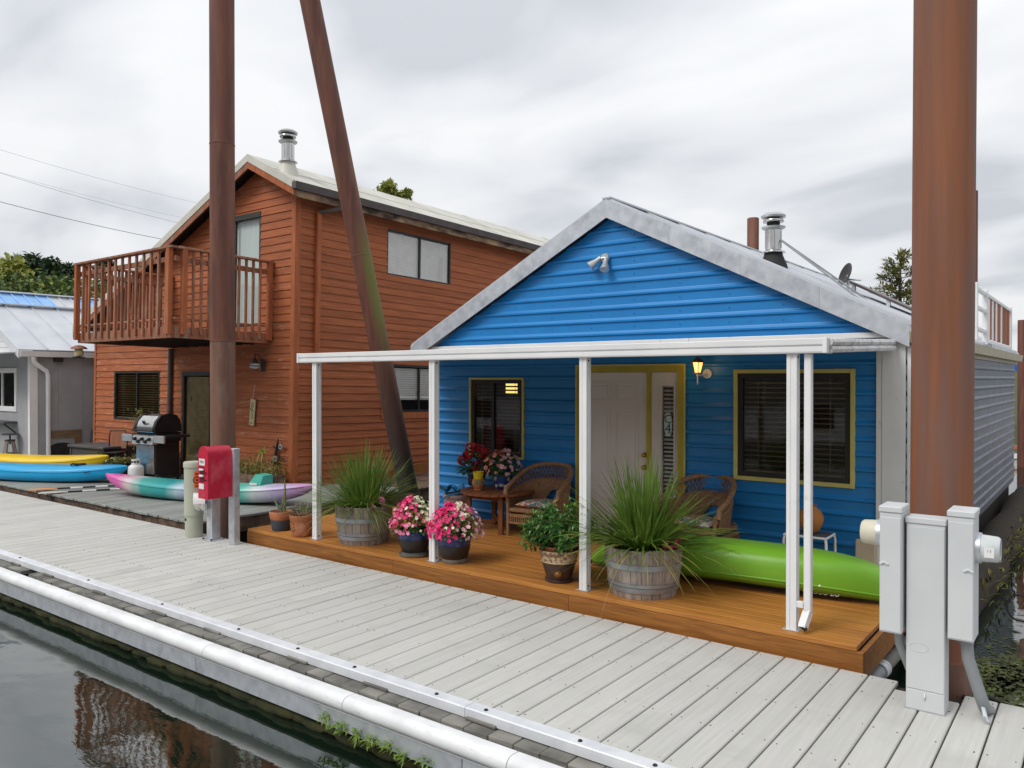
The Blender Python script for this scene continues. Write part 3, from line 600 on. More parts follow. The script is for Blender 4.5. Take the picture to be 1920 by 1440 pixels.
# porch lantern, lit
p = PY(1308, 688, YB-.16)
lt = thing('wall_lantern', 'small lit amber coach lantern beside the white front door', 'lantern', (p.x, YB-.02, p.z))
build(MB().cyl((p.x+.06, YB-.002, p.z-.08), (p.x+.06, YB-.03, p.z-.08), .055, n=18), 'wall_plate', 'white_paint', lt, smooth=40)
build(MB().tube([(p.x+.06, YB-.02, p.z-.08), (p.x+.04, YB-.1, p.z-.1), (p.x, YB-.16, p.z-.09)], .012, 8), 'arm', 'white_paint', lt, smooth=60)
build(MB().lathe([(.02, -.085), (.045, -.075), (.045, -.065)], (p.x, YB-.16, p.z), 6), 'base', 'silver_paint', lt)
build(MB().lathe([(.002, -.21), (.008, -.19), (.006, -.12), (.02, -.086)], (p.x, YB-.16, p.z), 8), 'finial', 'white_paint', lt)
build(MB().lathe([(.04, -.064), (.068, .05)], (p.x, YB-.16, p.z), 6), 'glass_shade', 'lamp_glow', lt)
build(MB().lathe([(.082, .051), (.07, .07), (.03, .095), (.01, .11), (.006, .19)], (p.x, YB-.16, p.z), 6), 'cap', 'glaze_brown', lt)
mb = MB()
for i in range(6):
    a = i*math.pi/3; mb.bar(V((p.x, YB-.16, p.z))+V((.042*math.cos(a), .042*math.sin(a), -.064)), V((p.x, YB-.16, p.z))+V((.070*math.cos(a), .070*math.sin(a), .05)), .008, .008)
build(mb, 'cage', 'glaze_brown', lt)
pl = bpy.data.lights.new('lantern_light', 'POINT'); pl.energy = .7; pl.color = (1, .55, .2); pl.shadow_soft_size = .05
plo = bpy.data.objects.new('lantern_light', pl); col.objects.link(plo); plo.location = (p.x-.0, YB-.30, p.z+.0)
# oval house number hanging behind the sidelight glass
p = PY(1252.5, 796, YB-.005)
sg = thing('number_plaque', 'oval pale plaque reading C4 hanging on the narrow window beside the door', 'sign', (p.x, YB-.005, p.z))
pts = [(.052*math.cos(t*math.pi/16)*1.0, .145*max(-1, min(1, 1.12*math.sin(t*math.pi/16)))) for t in range(32)]
build(MB().prism(pts, lambda a, u, w_: V((p.x+u, YB+.005-a, p.z+w_)), 0, .008), 'board', mat('plaque_pale', (.55, .66, .62), (.5, .62, .58)), sg)
Pn = lambda dz_: (lambda u, d, w_: V((p.x+u, YB-.004-d, p.z+dz_+w_)))
lettering('C', .15, Pn(.062), 'ink_teal', sg); lettering('4', .17, Pn(-.055), 'ink_teal', sg)
# junction box low on the wall, right
p = PY(1626, 1034, YB)
jb = thing('junction_box', 'small beige utility box low on the blue wall by the corner', 'utility box', (p.x, YB, p.z-.12))
build(MB().cbox(p.x-.1, p.x+.1, YB-.09, YB-.021, p.z-.12, p.z+.13, .012), 'case', 'beige', jb); build(MB().cbox(p.x-.09, p.x+.09, YB-.1, YB-.0905, p.z-.1, p.z+.11, .003), 'lid', 'beige', jb)
for dx in (-.05, .05): build(MB().cyl((p.x+dx, YB-.05, p.z-.121), (p.x+dx, YB-.05, p.z-.17), .022, n=10), 'fitting', 'beige', jb)

# roof things: flue with struts, dish, solar panel, terrace rail, back post
def on_roof(px, py, sgn=1):
    d = ray(px, py); s_ = sl_r if sgn > 0 else sl_l; n = V((s_*sgn, 0, 1)); return CAM+d*((V((ap.x, 0, ap.z))-CAM).dot(n)/d.dot(n))
def flue(name, label, base, h, r, boot, bm, house_top):
    t = thing(name, label, 'chimney', base); b = V(base)
    build(MB().lathe([(r*2.0, -.12), (r*1.7, 0), (r*1.2, h*.18), (r*1.1, h*.24)], b, 20, cap=False), 'boot', bm, t, smooth=40)
    build(MB().lathe([(r*1.5, h*.235), (r*1.5, h*.25), (r*1.02, h*.29), (r, h*.29), (r, h*.66)], b, 20), 'pipe', 'stainless', t, smooth=40)
    for k in range(5): a = k*1.256; build(MB().obox(b+V((r*1.02*math.cos(a), r*1.02*math.sin(a), h*.48)), V((-math.sin(a)*.008, math.cos(a)*.008, 0)), V((math.cos(a)*.004, math.sin(a)*.004, 0)), V((0, 0, h*.16))), 'seam', 'silver_paint', t)
    build(MB().lathe([(r, h*.66), (r*1.45, h*.70), (r*1.5, h*.725), (r*1.0, h*.74)], b, 20), 'lower_collar', 'silver_paint', t, smooth=40)
    build(MB().lathe([(r*.8, h*.74), (r*.8, h*.90)], b, 16), 'core', 'matte_black', t, smooth=40)
    build(MB().lathe([(r*1.25, h*.81), (r*1.3, h*.82), (r*1.3, h*.85), (r*1.25, h*.86)], b, 20), 'ring', 'stainless', t, smooth=40)
    build(MB().lathe([(r*1.1, h*.89), (r*1.5, h*.90), (r*1.55, h*.935), (r*1.1, h*.985), (.01, h)], b, 20), 'cap', 'silver_paint', t, smooth=40)
    return t
pb = PX(1450, 497, ap.x+1.45); pb.z = roofz(pb.x); hh = PX(1450, 404, pb.x).z-pb.z
kk = thing; ft = flue('stove_flue', 'steel stove flue with braces and black boot on the blue house roof', pb, hh+.04, .105, 1, 'black_rubber', None)
q = pb+V((0, 0, hh*.62))
for dy in (-.25, .35): e = V((pb.x+1.15, pb.y+dy, 0)); e.z = roofz(e.x)+.03; build(MB().cyl(q, e, .012, n=8), 'brace', 'conduit', ft)
e = PY(1590, 530, pb.y+1.3); e.z = roofz(e.x)+.03; ez = PY(1590, 516, pb.y+1.3).z
ds = thing('satellite_dish', 'small dark satellite dish on the right slope of the blue house roof', 'satellite dish', e)
build(MB().cyl(e, V((e.x, e.y, ez)), .02, n=8), 'mast', 'galvanised', ds)
mb = MB().lathe([(.01, .0), (.12, .012), (.2, .04), (.235, .062), (.235, .07), (.12, .022), (.01, .012)], (0, 0, 0), 20); M_ = Matrix.Rotation(R(72), 3, V((-.75, -.65, 0)).normalized().cross(V((0, 0, 1))))
mb.v = [M_.inverted() @ q_*.72+V((e.x, e.y, ez)) for q_ in mb.v]; build(mb, 'reflector', 'dark_frame', ds, smooth=40)
build(MB().cyl(V((e.x, e.y, ez-.06)), V((e.x+.2, e.y-.12, ez-.1)), .012, n=6), 'feed_arm', 'galvanised', ds)
x0, x1 = ap.x+1.95, er.x-.4; y0 = pb.y+1.6
def RQ(x, y, u): return V((x, y, roofz(x)+u))
so = thing('roof_rack', 'flat weathered panel rack lying on the blue house roof', 'rack', RQ(x0, y0, .05))
build(MB().hexa([RQ(x0, y0, .16), RQ(x1, y0, .10), RQ(x1, y0+1.5, .10), RQ(x0, y0+1.5, .16), RQ(x0, y0, .20), RQ(x1, y0, .14), RQ(x1, y0+1.5, .14), RQ(x0, y0+1.5, .20)]), 'panel', 'brown_gutter', so)
for xx in (x0+.1, (x0+x1)/2, x1-.1): build(MB().box(xx, xx+.05, y0+.02, y0+.07, roofz(xx)+.03, roofz(xx)+.14), 'foot', 'galvanised', so)
# roof terrace rail at the back right
tx = bxr+.02; ty0, ty1 = PX(1847, 600, tx).y, PX(1893, 600, tx).y; tzb = gz+.12; tzt = PX(1847, 552, tx).z
rt_ = thing('terrace_rail', 'white roof terrace railing with a weathered red and grey slatted screen', 'railing', (tx, ty0, tzb))
yy = PX(1828, 560, tx).y
for y in (yy, ty0, ty1): build(MB().cbox(tx-.04, tx+.04, y-.04, y+.04, tzb-.15, tzt+.08, .006), 'post', 'white_paint', rt_)
for z in (tzb+.15, (tzb+tzt)/2+.1, tzt): build(MB().cbox(tx-.025, tx+.025, yy+.04, ty0-.04, z-.03, z+.03, .006), 'rail', 'white_paint', rt_)
n = 14
for i in range(n):
    y = ty0+.06+(ty1-ty0-.12)*i/n
    build(MB().cbox(tx-.012, tx+.012, y, y+(ty1-ty0-.12)/n*.78, tzb+.05, tzt-.02, .003), 'screen_slat', random.choice(['red_trim', 'white_paint', 'grey_metal', 'weathered_red']), rt_)
for z in (tzb, tzt): build(MB().cbox(tx-.03, tx+.03, ty0+.04, ty1-.04, z-.03, z+.03, .006), 'rail', 'white_paint', rt_)
build(MB().box(tx-2.0, tx+.12, ty0-.2, ty1+.1, tzb-.16, tzb-.06), 'terrace_floor', 'galvanised', rt_)

# ---------------------------------------------------------------- porch deck and cover
DX0, DX1, DZ, DYF = PY(456, 1000, 6.3).x+.1, -1.52, .18, 6.30
pd = thing('porch_deck', 'orange stained cedar porch deck in front of the blue house', 'deck', ((DX0+DX1)/2, DYF, -.1))
y = DYF; i = 0
while y < YB-.05:
    wy = .142; y1 = min(y+wy, YB-.01); js = [DX0, DX0+(2.4 if i % 2 else 3.9)+random.uniform(-.3, .3), DX0+6.0+random.uniform(-.4, .4) if i % 2 else None, DX1]; js = [j for j in js if j is not None]
    if i == 0: js = [DX0, -5.35, DX1]
    for a, b in zip(js, js[1:]): build(MB().cbox(a+.001, b-.001, y+.0022, y1-.0022, DZ-.04, DZ+random.uniform(-.001, .001), .003), 'deck_board', 'deck_wood', pd)
    y += wy; i += 1
jx = [DX0-.02, PY(736, 1070, DYF).x, PY(1065, 1130, DYF).x, DX1+.045]
for a, b in zip(jx, jx[1:]): build(MB().cbox(a+.001, b-.001, DYF+.006, DYF+.044, -.09, .136, .003), 'fascia_board', 'fascia_wood', pd)
build(MB().cbox(DX1+.008, DX1+.045, DYF+.0445, YB-.02, -.09, .134, .003), 'rim_board', 'fascia_wood', pd)
build(MB().cbox(DX0-.02, DX0+.018, DYF+.0445, YB-.02, -.09, .134, .003), 'rim_board', 'fascia_wood', pd)
for x in [DX0+.03+k*.61 for k in range(13)]: build(MB().box(x, x+.04, DYF+.046, YB-.03, -.08, .139), 'joist', 'dark_mud', pd)
zb0, zb1 = PY(1000, 674, 6.45).z, PY(1000, 651, 6.45).z
pc = thing('porch_cover', 'white aluminium porch cover with ribbed beam and slim posts', 'porch cover', (-4.8, 6.45, DZ))
bx0, bx1 = PY(563, 670, 6.4).x, PY(1553, 650, 6.4).x
zb0, zb1 = 2.40, 2.515
prof = [(6.36, zb0), (6.355, zb0+.012), (6.355, zb0+.048), (6.372, zb0+.053), (6.372, zb0+.062), (6.355, zb0+.068), (6.352, zb1-.004), (6.36, zb1), (6.5, zb1), (6.5, zb0)]
build(MB().prism(prof, PXf, bx0, bx1), 'beam', 'white_paint', pc)
for xx in (bx0-.004, bx1-.03): build(MB().cbox(xx, xx+.034, 6.345, 6.505, zb0-.003, zb1+.003, .003), 'beam_end', 'white_paint', pc)
build(MB().hexa([(bx0+.04, 6.501, zb0+.06), (bx1-.02, 6.501, zb0+.06), (bx1-.02, YB-.062, zb0+.15), (bx0+.04, YB-.062, zb0+.15), (bx0+.04, 6.501, zb0+.10), (bx1-.02, 6.501, zb0+.10), (bx1-.02, YB-.062, zb0+.19), (bx0+.04, YB-.062, zb0+.19)]), 'roof_sheet', mat('soffit_grey', (.22, .22, .21), (.18, .18, .17), rough=.6), pc)  # unseen underside made dark grey to cut bounce light onto the porch wall
for k in range(12):
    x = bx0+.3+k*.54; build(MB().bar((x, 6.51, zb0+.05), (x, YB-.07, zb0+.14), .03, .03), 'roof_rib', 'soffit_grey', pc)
PYf = lambda a, u, w_: V((u, a, w_))
for s_ in (0, 1): build(MB().prism([(bx1+.005, 0+s_*.058), (bx1+.02, .004+s_*.058), (bx1+.03, .028+s_*.058), (bx1+.02, .052+s_*.058), (bx1+.005, .056+s_*.058)], lambda a, u, w_: V((u+(a-6.42)*.0, a, w_+zb0+(a-6.42)*.035)), 6.42, YB-.07), 'side_gutter', 'grimy_white', pc)
ptx = {}
post = None
for nm, px, py, wpx in (('a', 594, 1014, 17), ('b', 814, 1050, 20), ('c', 1097, 1104, 21), ('d', 1487, 1179, 24)):
    g = PZ(px, py, DZ); x = PY(px, 800, 6.43).x; ptx[nm] = x; y = 6.43
    if post is None:
        mb = MB(); h = zb0-DZ-.002
        prof = [(-.04, -.04), (-.012, -.04), (-.010, -.034), (.010, -.034), (.012, -.04), (.04, -.04), (.04, -.012), (.034, -.01), (.034, .01), (.04, .012), (.04, .04), (-.04, .04)]
        mb.prism(prof, lambda a, u, w_: V((x+u, y+w_, a)), DZ+.006, zb0-.001); post = build(mb, 'post', 'white_paint', pc); pm = (DZ+.006+zb0-.001)/2
        bs_ = build(MB().cbox(x-.065, x+.065, y-.06, y+.06, DZ+.001, DZ+.006, .001), 'base_plate', 'galvanised', pc)
    else: clone(post, (x, y, pm), pc); clone(bs_, (x, y, DZ+.0035), pc)
    build(MB().cyl((x+.035, y-.002, DZ+.04), (x+.043, y-.002, DZ+.04), .009, n=8), 'screw', 'black_rubber', pc); build(MB().cyl((x+.035, y-.002, zb0-.03), (x+.043, y-.002, zb0-.03), .009, n=8), 'screw', 'black_rubber', pc)
x = PY(1516, 800, 6.43).x
ds_ = build(MB().cbox(x-.028, x+.028, 6.40, 6.46, DZ+.16, zb0-.002, .006), 'downspout', 'white_paint', pc)
mb = MB().bar((x, 6.43, DZ+.165), (x-.02, 6.36, DZ+.045), .06, .055); build(mb, 'spout_elbow', 'white_paint', pc)
build(MB().bar((x-.002, 6.366, DZ+.06), (x-.022, 6.352, DZ+.035), .046, .04), 'spout_mouth', 'matte_black', pc)
build(MB().cbox(ptx['d']+.04, x-.028, 6.392, 6.43, DZ+.19, DZ+.24, .003), 'strap', 'white_paint', pc)

# ---------------------------------------------------------------- red-brown two-storey house
YR = 9.4; XW = PY(547, 600, YR).x; XL_R = PY(176, 750, YR).x; GZ = .1
rh = thing('red_cedar_house', 'two storey red brown lap sided floating house with a balcony', 'house', ((XW+XL_R)/2, YR, GZ))
TILT = math.tan(R(1.15))
PF = lambda a, d, z: V((a, YR-d, z))
PS = lambda a, d, z: V((XW+d, a, z))
rz = lambda p: p.z+TILT*(p.y-YR)      # height in the house's own (slightly pitched) frame
rap = PY(457, 291, YR-.3); xe_r = XW+.36
rer = PY(547, 346, YR-.3); rel = PY(167, 583, YR-.3)
s_r = .50; s_l = (rap.z-rel.z)/(rap.x-rel.x)
rroof = lambda x: rap.z-(x-rap.x)*s_r if x > rap.x else rap.z-(rap.x-x)*s_l
wallt = rroof(XW)-.16
fw_ = (PY(212, 740, YR).x, PY(298, 740, YR).x, PY(255, 789, YR).z, PY(255, 695, YR).z)
fd = (PY(339, 800, YR).x, PY(395, 800, YR).x, GZ, PY(365, 697, YR).z)
ud = (PY(391, 500, YR).x, PY(482, 500, YR).x, PY(440, 613, YR).z, PY(440, 405, YR).z)
flo = lambda z: max(XL_R, rap.x-(rap.z-.14-z)/s_l); fhi = lambda z: min(XW-.045, rap.x+(rap.z-.14-z)/s_r)
siding(rh, PF, 'siding_board', lambda z: 'red_siding_worn' if (z < 2.9 and random.random() < .75) or random.random() < .25 else 'red_siding', GZ, rap.z-.15, .152, flo, fhi, LAP, [fw_, fd, ud])
w_up = (PX(719, 470, XW).y, PX(839, 470, XW).y, PX(719, 513, XW).z+TILT*(PX(719, 513, XW).y-YR), PX(719, 427, XW).z+TILT*(PX(719, 427, XW).y-YR))
a0_, a1_ = PX(722, 730, XW).y, PX(840, 730, XW).y
zl = lambda px, py: rz(PX(px, py, XW))
w_lo = (a0_, a1_, zl(803, 772), zl(803, 686))
RBK = 19.6
siding(rh, PS, 'siding_board', 'red_siding', GZ, wallt, .152, lambda z: YR+.01, lambda z: RBK, LAP, [w_up, w_lo])
build(MB().box(XL_R, XL_R+.08, YR+.06, RBK-.06, GZ, 3.3), 'side_wall', 'red_siding', rh); build(MB().box(XL_R, XW-.06, RBK-.06, RBK, GZ, 5.4), 'back_wall', 'red_siding', rh)
build(MB().box(XL_R+.1, XW-.07, YR+.07, RBK-.1, 2.8, 2.9), 'upper_floor', 'plywood', rh)
build(MB().box(XL_R+.1, XW-.07, YR+.07, RBK-.1, GZ+.0, GZ+.05), 'floor', 'plywood', rh)
build(MB().box(XL_R+.1, XW-.07, YR+2.2, YR+2.3, GZ+.06, 2.79), 'room_wall', 'plywood', rh)
build(MB().cbox(XW-.095, XW+.024, YR-.026, YR-.0225, GZ, wallt, .001), 'corner_board', 'red_trim', rh)
build(MB().cbox(XW+.022, XW+.03, YR-.02, YR+.10, GZ, wallt, .001), 'corner_board', 'red_trim', rh)
build(MB().cbox(XL_R-.02, XL_R+.07, YR-.03, YR+.03, GZ, 3.6, .003), 'corner_board', 'red_trim', rh)
yd = PX(586, 600, XW).y
build(MB().cbox(XW+.024, XW+.10, yd-.05, yd+.05, GZ+.2, rz(PX(586, 395, XW)), .006), 'downspout', 'red_trim', rh)
# windows and doors
window(rh, PF, *fw_, fw=.06, split=.5, blind='blind_tan', pitch=.055, tilt=.35)
window(rh, PS, *w_up, fw=.03, split=.5, blind='blind_white', pitch=.05, tilt=.9)
wl = window(rh, PS, *w_lo, fw=.05, split=.5, blind='blind_white', pitch=.05, tilt=.9, drop=.72)
build(MB().cbox(XW+.02, XW+.03, w_lo[0]-.16, w_lo[0]-.002, w_lo[2]-.14, w_lo[3]+.02, .002), 'window_trim', 'red_trim', rh); build(MB().cbox(XW+.02, XW+.03, w_lo[0]-.001, w_lo[1]+.1, w_lo[2]-.14, w_lo[2]-.002, .002), 'window_trim', 'red_trim', rh)
dg = window(rh, PF, *fd, fw=.085, split=None, blind='blind_tan', pitch=.05, tilt=.9, name='glass_door')
lettering('3', .13, (lambda q: (lambda u, d, w_: V((q.x+u, YR+.008-d, q.z+w_))))(PY(355, 748, YR)), 'ink_black', dg)
du = window(rh, PF, *ud, fw=.05, split=.48, name='balcony_door')
build(MB().box(ud[0]+.05, ud[1]-.05, YR+.09, YR+.1, ud[2]+.03, ud[3]-.06), 'curtain', 'curtain', du)
build(MB().cbox(ud[0], ud[1], YR-.03, YR-.013, ud[3]-.09, ud[3]+.02, .003), 'head_bar', 'dark_frame', du)
x = PY(321, 760, YR).x; build(MB().cyl((x, YR-.07, GZ), (x, YR-.07, 2.86), .05, n=10), 'drain_pipe', 'brown_gutter', rh, smooth=40)
# roof: sheets on both slopes, rake boards, ridge, gutter, rotten fascia
ny = 12; y0r, y1r = YR-.34, RBK+.3
def RR(x, u, y): return V((x, y, rroof(x)+u))
for i in range(ny):
    ya, yb = y0r+(y1r-y0r)*i/ny+.012, y0r+(y1r-y0r)*(i+1)/ny-.012; u = random.uniform(0, .02)
    xm = (rap.x+xe_r)/2+.05
    for xa, xb, uu in ((rap.x+.02, xm, u+.012), (xm-.06, xe_r, u)):
        build(MB().hexa([RR(xa, uu, ya), RR(xb, uu, ya), RR(xb, uu, yb), RR(xa, uu, yb), RR(xa, uu+.014, ya), RR(xb, uu+.014, ya), RR(xb, uu+.014, yb), RR(xa, uu+.014, yb)]), 'roof_panel', 'roof_panel', rh)
    if i % 2 == 0:
        yb = y0r+(y1r-y0r)*(i+2)/ny-.012; build(MB().hexa([RR(XL_R-.5, 0, ya), RR(rap.x-.02, 0, ya), RR(rap.x-.02, 0, yb), RR(XL_R-.5, 0, yb), RR(XL_R-.5, .03, ya), RR(rap.x-.02, .03, ya), RR(rap.x-.02, .03, yb), RR(XL_R-.5, .03, yb)]), 'roof_panel', 'roof_panel', rh)
build(MB().hexa([RR(rap.x, -.03, y0r+.03), RR(xe_r-.02, -.03, y0r+.03), RR(xe_r-.02, -.03, y1r), RR(rap.x, -.03, y1r), RR(rap.x, -.002, y0r+.03), RR(xe_r-.02, -.002, y0r+.03), RR(xe_r-.02, -.002, y1r), RR(rap.x, -.002, y1r)]), 'roof_deck', 'matte_black', rh)
for sgn, xe, s_ in ((1, xe_r, s_r), (-1, XL_R-.5, s_l)):
    for (u0, u1, yy, m_, nm) in ((-.11, .04, y0r-.012, 'roof_panel', 'rake_metal'), (-.24, -.112, y0r+.0, 'red_trim' if sgn > 0 else 'weathered_red', 'rake_board')):
        build(MB().hexa([RR(rap.x, u0, yy), RR(xe, u0, yy), RR(xe, u0, yy+.03), RR(rap.x, u0, yy+.03), RR(rap.x, u1, yy), RR(xe, u1, yy), RR(xe, u1, yy+.03), RR(rap.x, u1, yy+.03)]), nm, m_, rh)
build(MB().hexa([RR(XL_R-.5, -.06, y0r+.03), RR(rap.x, -.06, y0r+.03), RR(rap.x, -.06, YR+.3), RR(XL_R-.5, -.06, YR+.3), RR(XL_R-.5, -.002, y0r+.03), RR(rap.x, -.002, y0r+.03), RR(rap.x, -.002, YR+.3), RR(XL_R-.5, -.002, YR+.3)]), 'soffit', 'dark_frame', rh)
ze = rroof(xe_r)
gp = [(xe_r-.02, -.13), (xe_r+.07, -.13), (xe_r+.11, .0), (xe_r+.095, .0), (xe_r+.06, -.115), (xe_r-.01, -.115), (xe_r-.02, .0)]
for ya, yb in ((y0r-.02, y0r+3.3), (y0r+3.302, y0r+6.6), (y0r+6.602, y1r)): build(MB().prism(gp, lambda a, u, w_: V((u, a, w_+ze+.0)), ya, yb), 'gutter', 'brown_gutter', rh)
build(MB().box(xe_r-.019, xe_r+.1, y0r-.026, y0r-.0205, ze-.13, ze-.003), 'gutter_end', 'brown_gutter', rh)
build(MB().cbox(xe_r-.06, xe_r-.022, y0r+.02, y1r, ze-.25, ze-.03, .004), 'fascia_board', 'rotten_wood', rh)
build(MB().cbox(XW+.03, xe_r-.07, YR+.9, y1r, wallt+.01, wallt+.03, .003), 'soffit_board', 'roof_panel', rh)
build(MB().tube([(XW+.17, YR-.02, wallt-.01), (XW+.17, YR+1.5, wallt-.0)], .07, 12), 'loose_pipe', 'roof_panel', rh, smooth=60)
q0 = V((xe_r+.02, yd+.35, ze-.13)); build(MB().bar(q0+V((0, 0, .02)), q0-V((0, 0, .16)), .08, .06), 'downspout_elbow', 'brown_gutter', rh)
build(MB().bar(q0-V((0, 0, .14)), V((XW+.07, yd, rz(PX(586, 398, XW)))), .08, .06), 'downspout_elbow', 'brown_gutter', rh)
# flue on the right slope
fb = PX(540, 312, rap.x+.75); fb.z = rroof(fb.x)+.02; fh = PX(540, 243, fb.x).z-fb.z
fl2 = flue('roof_flue', 'pale metal roof flue with flared cap on the red house', V((fb.x, fb.y, fb.z-TILT*(fb.y-YR))), fh, .12, 1, 'roof_panel', None)
# balcony
byf = PX(318, 637, PY(505, 600, YR).x).y; bxr_ = PY(505, 600, YR).x; bxl_ = PY(140, 600, byf).x
bz0 = PX(318, 637, bxr_).z; bz1 = bz0+.20; btop = PX(318, 464, bxr_).z
mb = MB().box(bxl_+.05, bxr_-.05, byf+.05, YR-.022, bz0+.12, bz1-.031)
for k in range(9): x = bxl_+.2+k*(bxr_-bxl_-.4)/8; mb.box(x, x+.045, byf+.05, YR-.022, bz0+.0, bz0+.119)
bal = build(mb, 'balcony', 'dark_frame', rh)
for nm, bx in (('rim_board', (bxl_, bxr_, byf, byf+.045, bz0, bz1)), ('rim_board', (bxr_-.045, bxr_, byf+.046, YR-.023, bz0, bz1)), ('rim_board', (bxl_, bxl_+.045, byf+.046, YR-.023, bz0, bz1))): build(MB().cbox(*bx, .004), nm, 'weathered_red', bal)
ndk = 13
for k in range(ndk): ya = byf+.05+(YR-.03-byf-.05)*k/ndk; build(MB().cbox(bxl_+.048, bxr_-.048, ya+.003, ya+(YR-.03-byf-.05)/ndk-.003, bz1-.03, bz1, .003), 'floor_board', 'float_wood', bal)
for (x, y) in ((bxl_+.045, byf-.045), (bxr_-.06, byf-.045), (bxr_+.045, byf+.17), (bxr_+.045, YR-.10), (bxl_-.045, byf+.2), (bxl_-.045, YR-.1)):
    build(MB().cbox(x-.045, x+.045, y-.045, y+.045, bz0+.06, btop-.04, .006), 'rail_post', 'red_trim', bal)
for z, h_ in ((btop, .04), (bz1+.16, .035), (btop-.17, .09)):
    for bx in ((bxl_-.06, bxr_+.06, byf-.09 if h_ == .04 else byf+.0, byf+.05 if h_ == .04 else byf+.038), (bxr_-.04 if h_ == .04 else bxr_-.038, bxr_+.09 if h_ == .04 else bxr_, byf+.051, YR-.03), (bxl_-.09 if h_ == .04 else bxl_, bxl_+.04 if h_ == .04 else bxl_+.038, byf+.051, YR-.03)):
        build(MB().cbox(*bx, z-h_, z, .004), 'rail', 'weathered_red', bal)
bsrc = None
def baluster(x, y, m_='weathered_red'):
    global bsrc
    if bsrc is None: bsrc = build(MB().cbox(x-.025, x+.025, y-.02, y+.02, bz0+.07, btop-.045, .004), 'baluster', m_, bal)
    else: clone(bsrc, (x, y, (bz0+.07+btop-.045)/2), bal)
n = 13
for k in range(n): baluster(bxl_+.25+(bxr_-bxl_-.45)*k/(n-1), byf-.0205)
n = 10
for k in range(n): baluster(bxr_+.0205, byf+.36+(YR-.3-byf-.36)*k/(n-1)); baluster(bxl_-.0205, byf+.36+(YR-.3-byf-.36)*k/(n-1))
rh.rotation_euler.x = -math.atan(TILT)
# wall lamp, plaque and wall ornament
p = PY(478, 685, YR-.12)
wl_ = thing('onion_lamp', 'dark onion shaped wall lamp on the red siding under the balcony', 'lamp', (p.x, YR-.02, p.z))
build(MB().cbox(p.x+.1, p.x+.19, YR-.06, YR-.022, p.z-.12, p.z+.12, .01), 'wall_plate', 'matte_black', wl_)
build(MB().tube([(p.x+.14, YR-.05, p.z+.05), (p.x+.10, YR-.1, p.z+.2), (p.x, YR-.12, p.z+.22), (p.x, YR-.12, p.z+.12)], .012, 8), 'arm', 'matte_black', wl_)
build(MB().lathe([(.03, .02), (.05, .05), (.05, .1), (.02, .13)], (p.x, YR-.12, p.z), 14), 'cap', 'dark_frame', wl_, smooth=40)
build(MB().lathe([(.03, -.07), (.10, -.045), (.125, -.01), (.10, .02), (.05, .04)], (p.x, YR-.12, p.z), 16), 'globe', 'meter_glass', wl_, smooth=60)
build(MB().lathe([(.128, -.018), (.135, -.01), (.128, -.002)], (p.x, YR-.12, p.z), 16), 'guard', 'matte_black', wl_)
p = PY(474, 773, YR-.03)
pq = thing('hanging_plaque', 'tilted tan wooden plaque with green painted marks hanging on the red wall', 'plaque', (p.x, YR-.03, p.z))
tl_ = R(-7); rot = lambda u, w_: (u*math.cos(tl_)-w_*math.sin(tl_), u*math.sin(tl_)+w_*math.cos(tl_))
def PQ(u, d, w_): a, b = rot(u, w_); return V((p.x+a, YR-.03-d, p.z+b))
build(MB().box(-.075, .075, 0, .018, -.26, .26, PQ), 'board', 'paper_tan', pq); build(MB().tube([PQ(-.02, .01, .26), PQ(.015, .005, .55)], .006, 6), 'cord', 'rope', pq)
lettering('B', .15, lambda u, d, w_: PQ(u, .019+d, w_+.14), 'ink_green', pq); lettering('3', .15, lambda u, d, w_: PQ(u+.005, .019+d, w_-.09), 'ink_green', pq)
mb = MB()
for k in range(9): a = random.uniform(0, 6.28); c = PQ(random.uniform(-.04, .04), .02, .03+random.uniform(-.05, .05)); mb.leaf(c, PQ(math.cos(a), .02, math.sin(a))-PQ(0, .02, 0), V((0, -1, 0)), .06, .025, 0)
build(mb, 'painted_leaves', 'ink_green', pq); lettering('ooo', .06, lambda u, d, w_: PQ(u, .019+d, w_-.21), 'ink_green', pq)
p = PY(517, 862, YR-.05)
orn = thing('wall_ornament', 'dark metal lizard like ornament with round glass discs on the red wall', 'ornament', (p.x, YR-.05, p.z-.5))
pp = [PY(512, 888, YR-.06), PY(516, 862, YR-.06), PY(519, 840, YR-.06), PY(522, 822, YR-.06)]
build(MB().tube(pp, [.012, .035, .03, .008], 8), 'body', 'matte_black', orn, smooth=60)
for (a, b) in (((516, 858), (508, 868)), ((518, 846), (530, 838)), ((519, 843), (512, 836)), ((517, 856), (532, 860))): build(MB().tube([PY(*a, YR-.06), PY(*b, YR-.06)], .012, 6), 'limb', 'matte_black', orn)
for (a, r_) in (((525, 838), .05), ((515, 860), .055)):
    c = PY(*a, YR-.1); d_ = build(MB().cyl(c, c+V((0, .03, 0)), r_, n=18), 'disc', 'silver_paint', orn, smooth=40); build(MB().cyl(c-V((0, .003, 0)), c-V((0, .0005, 0)), r_*.5, n=14), 'disc_centre', 'matte_black', orn)
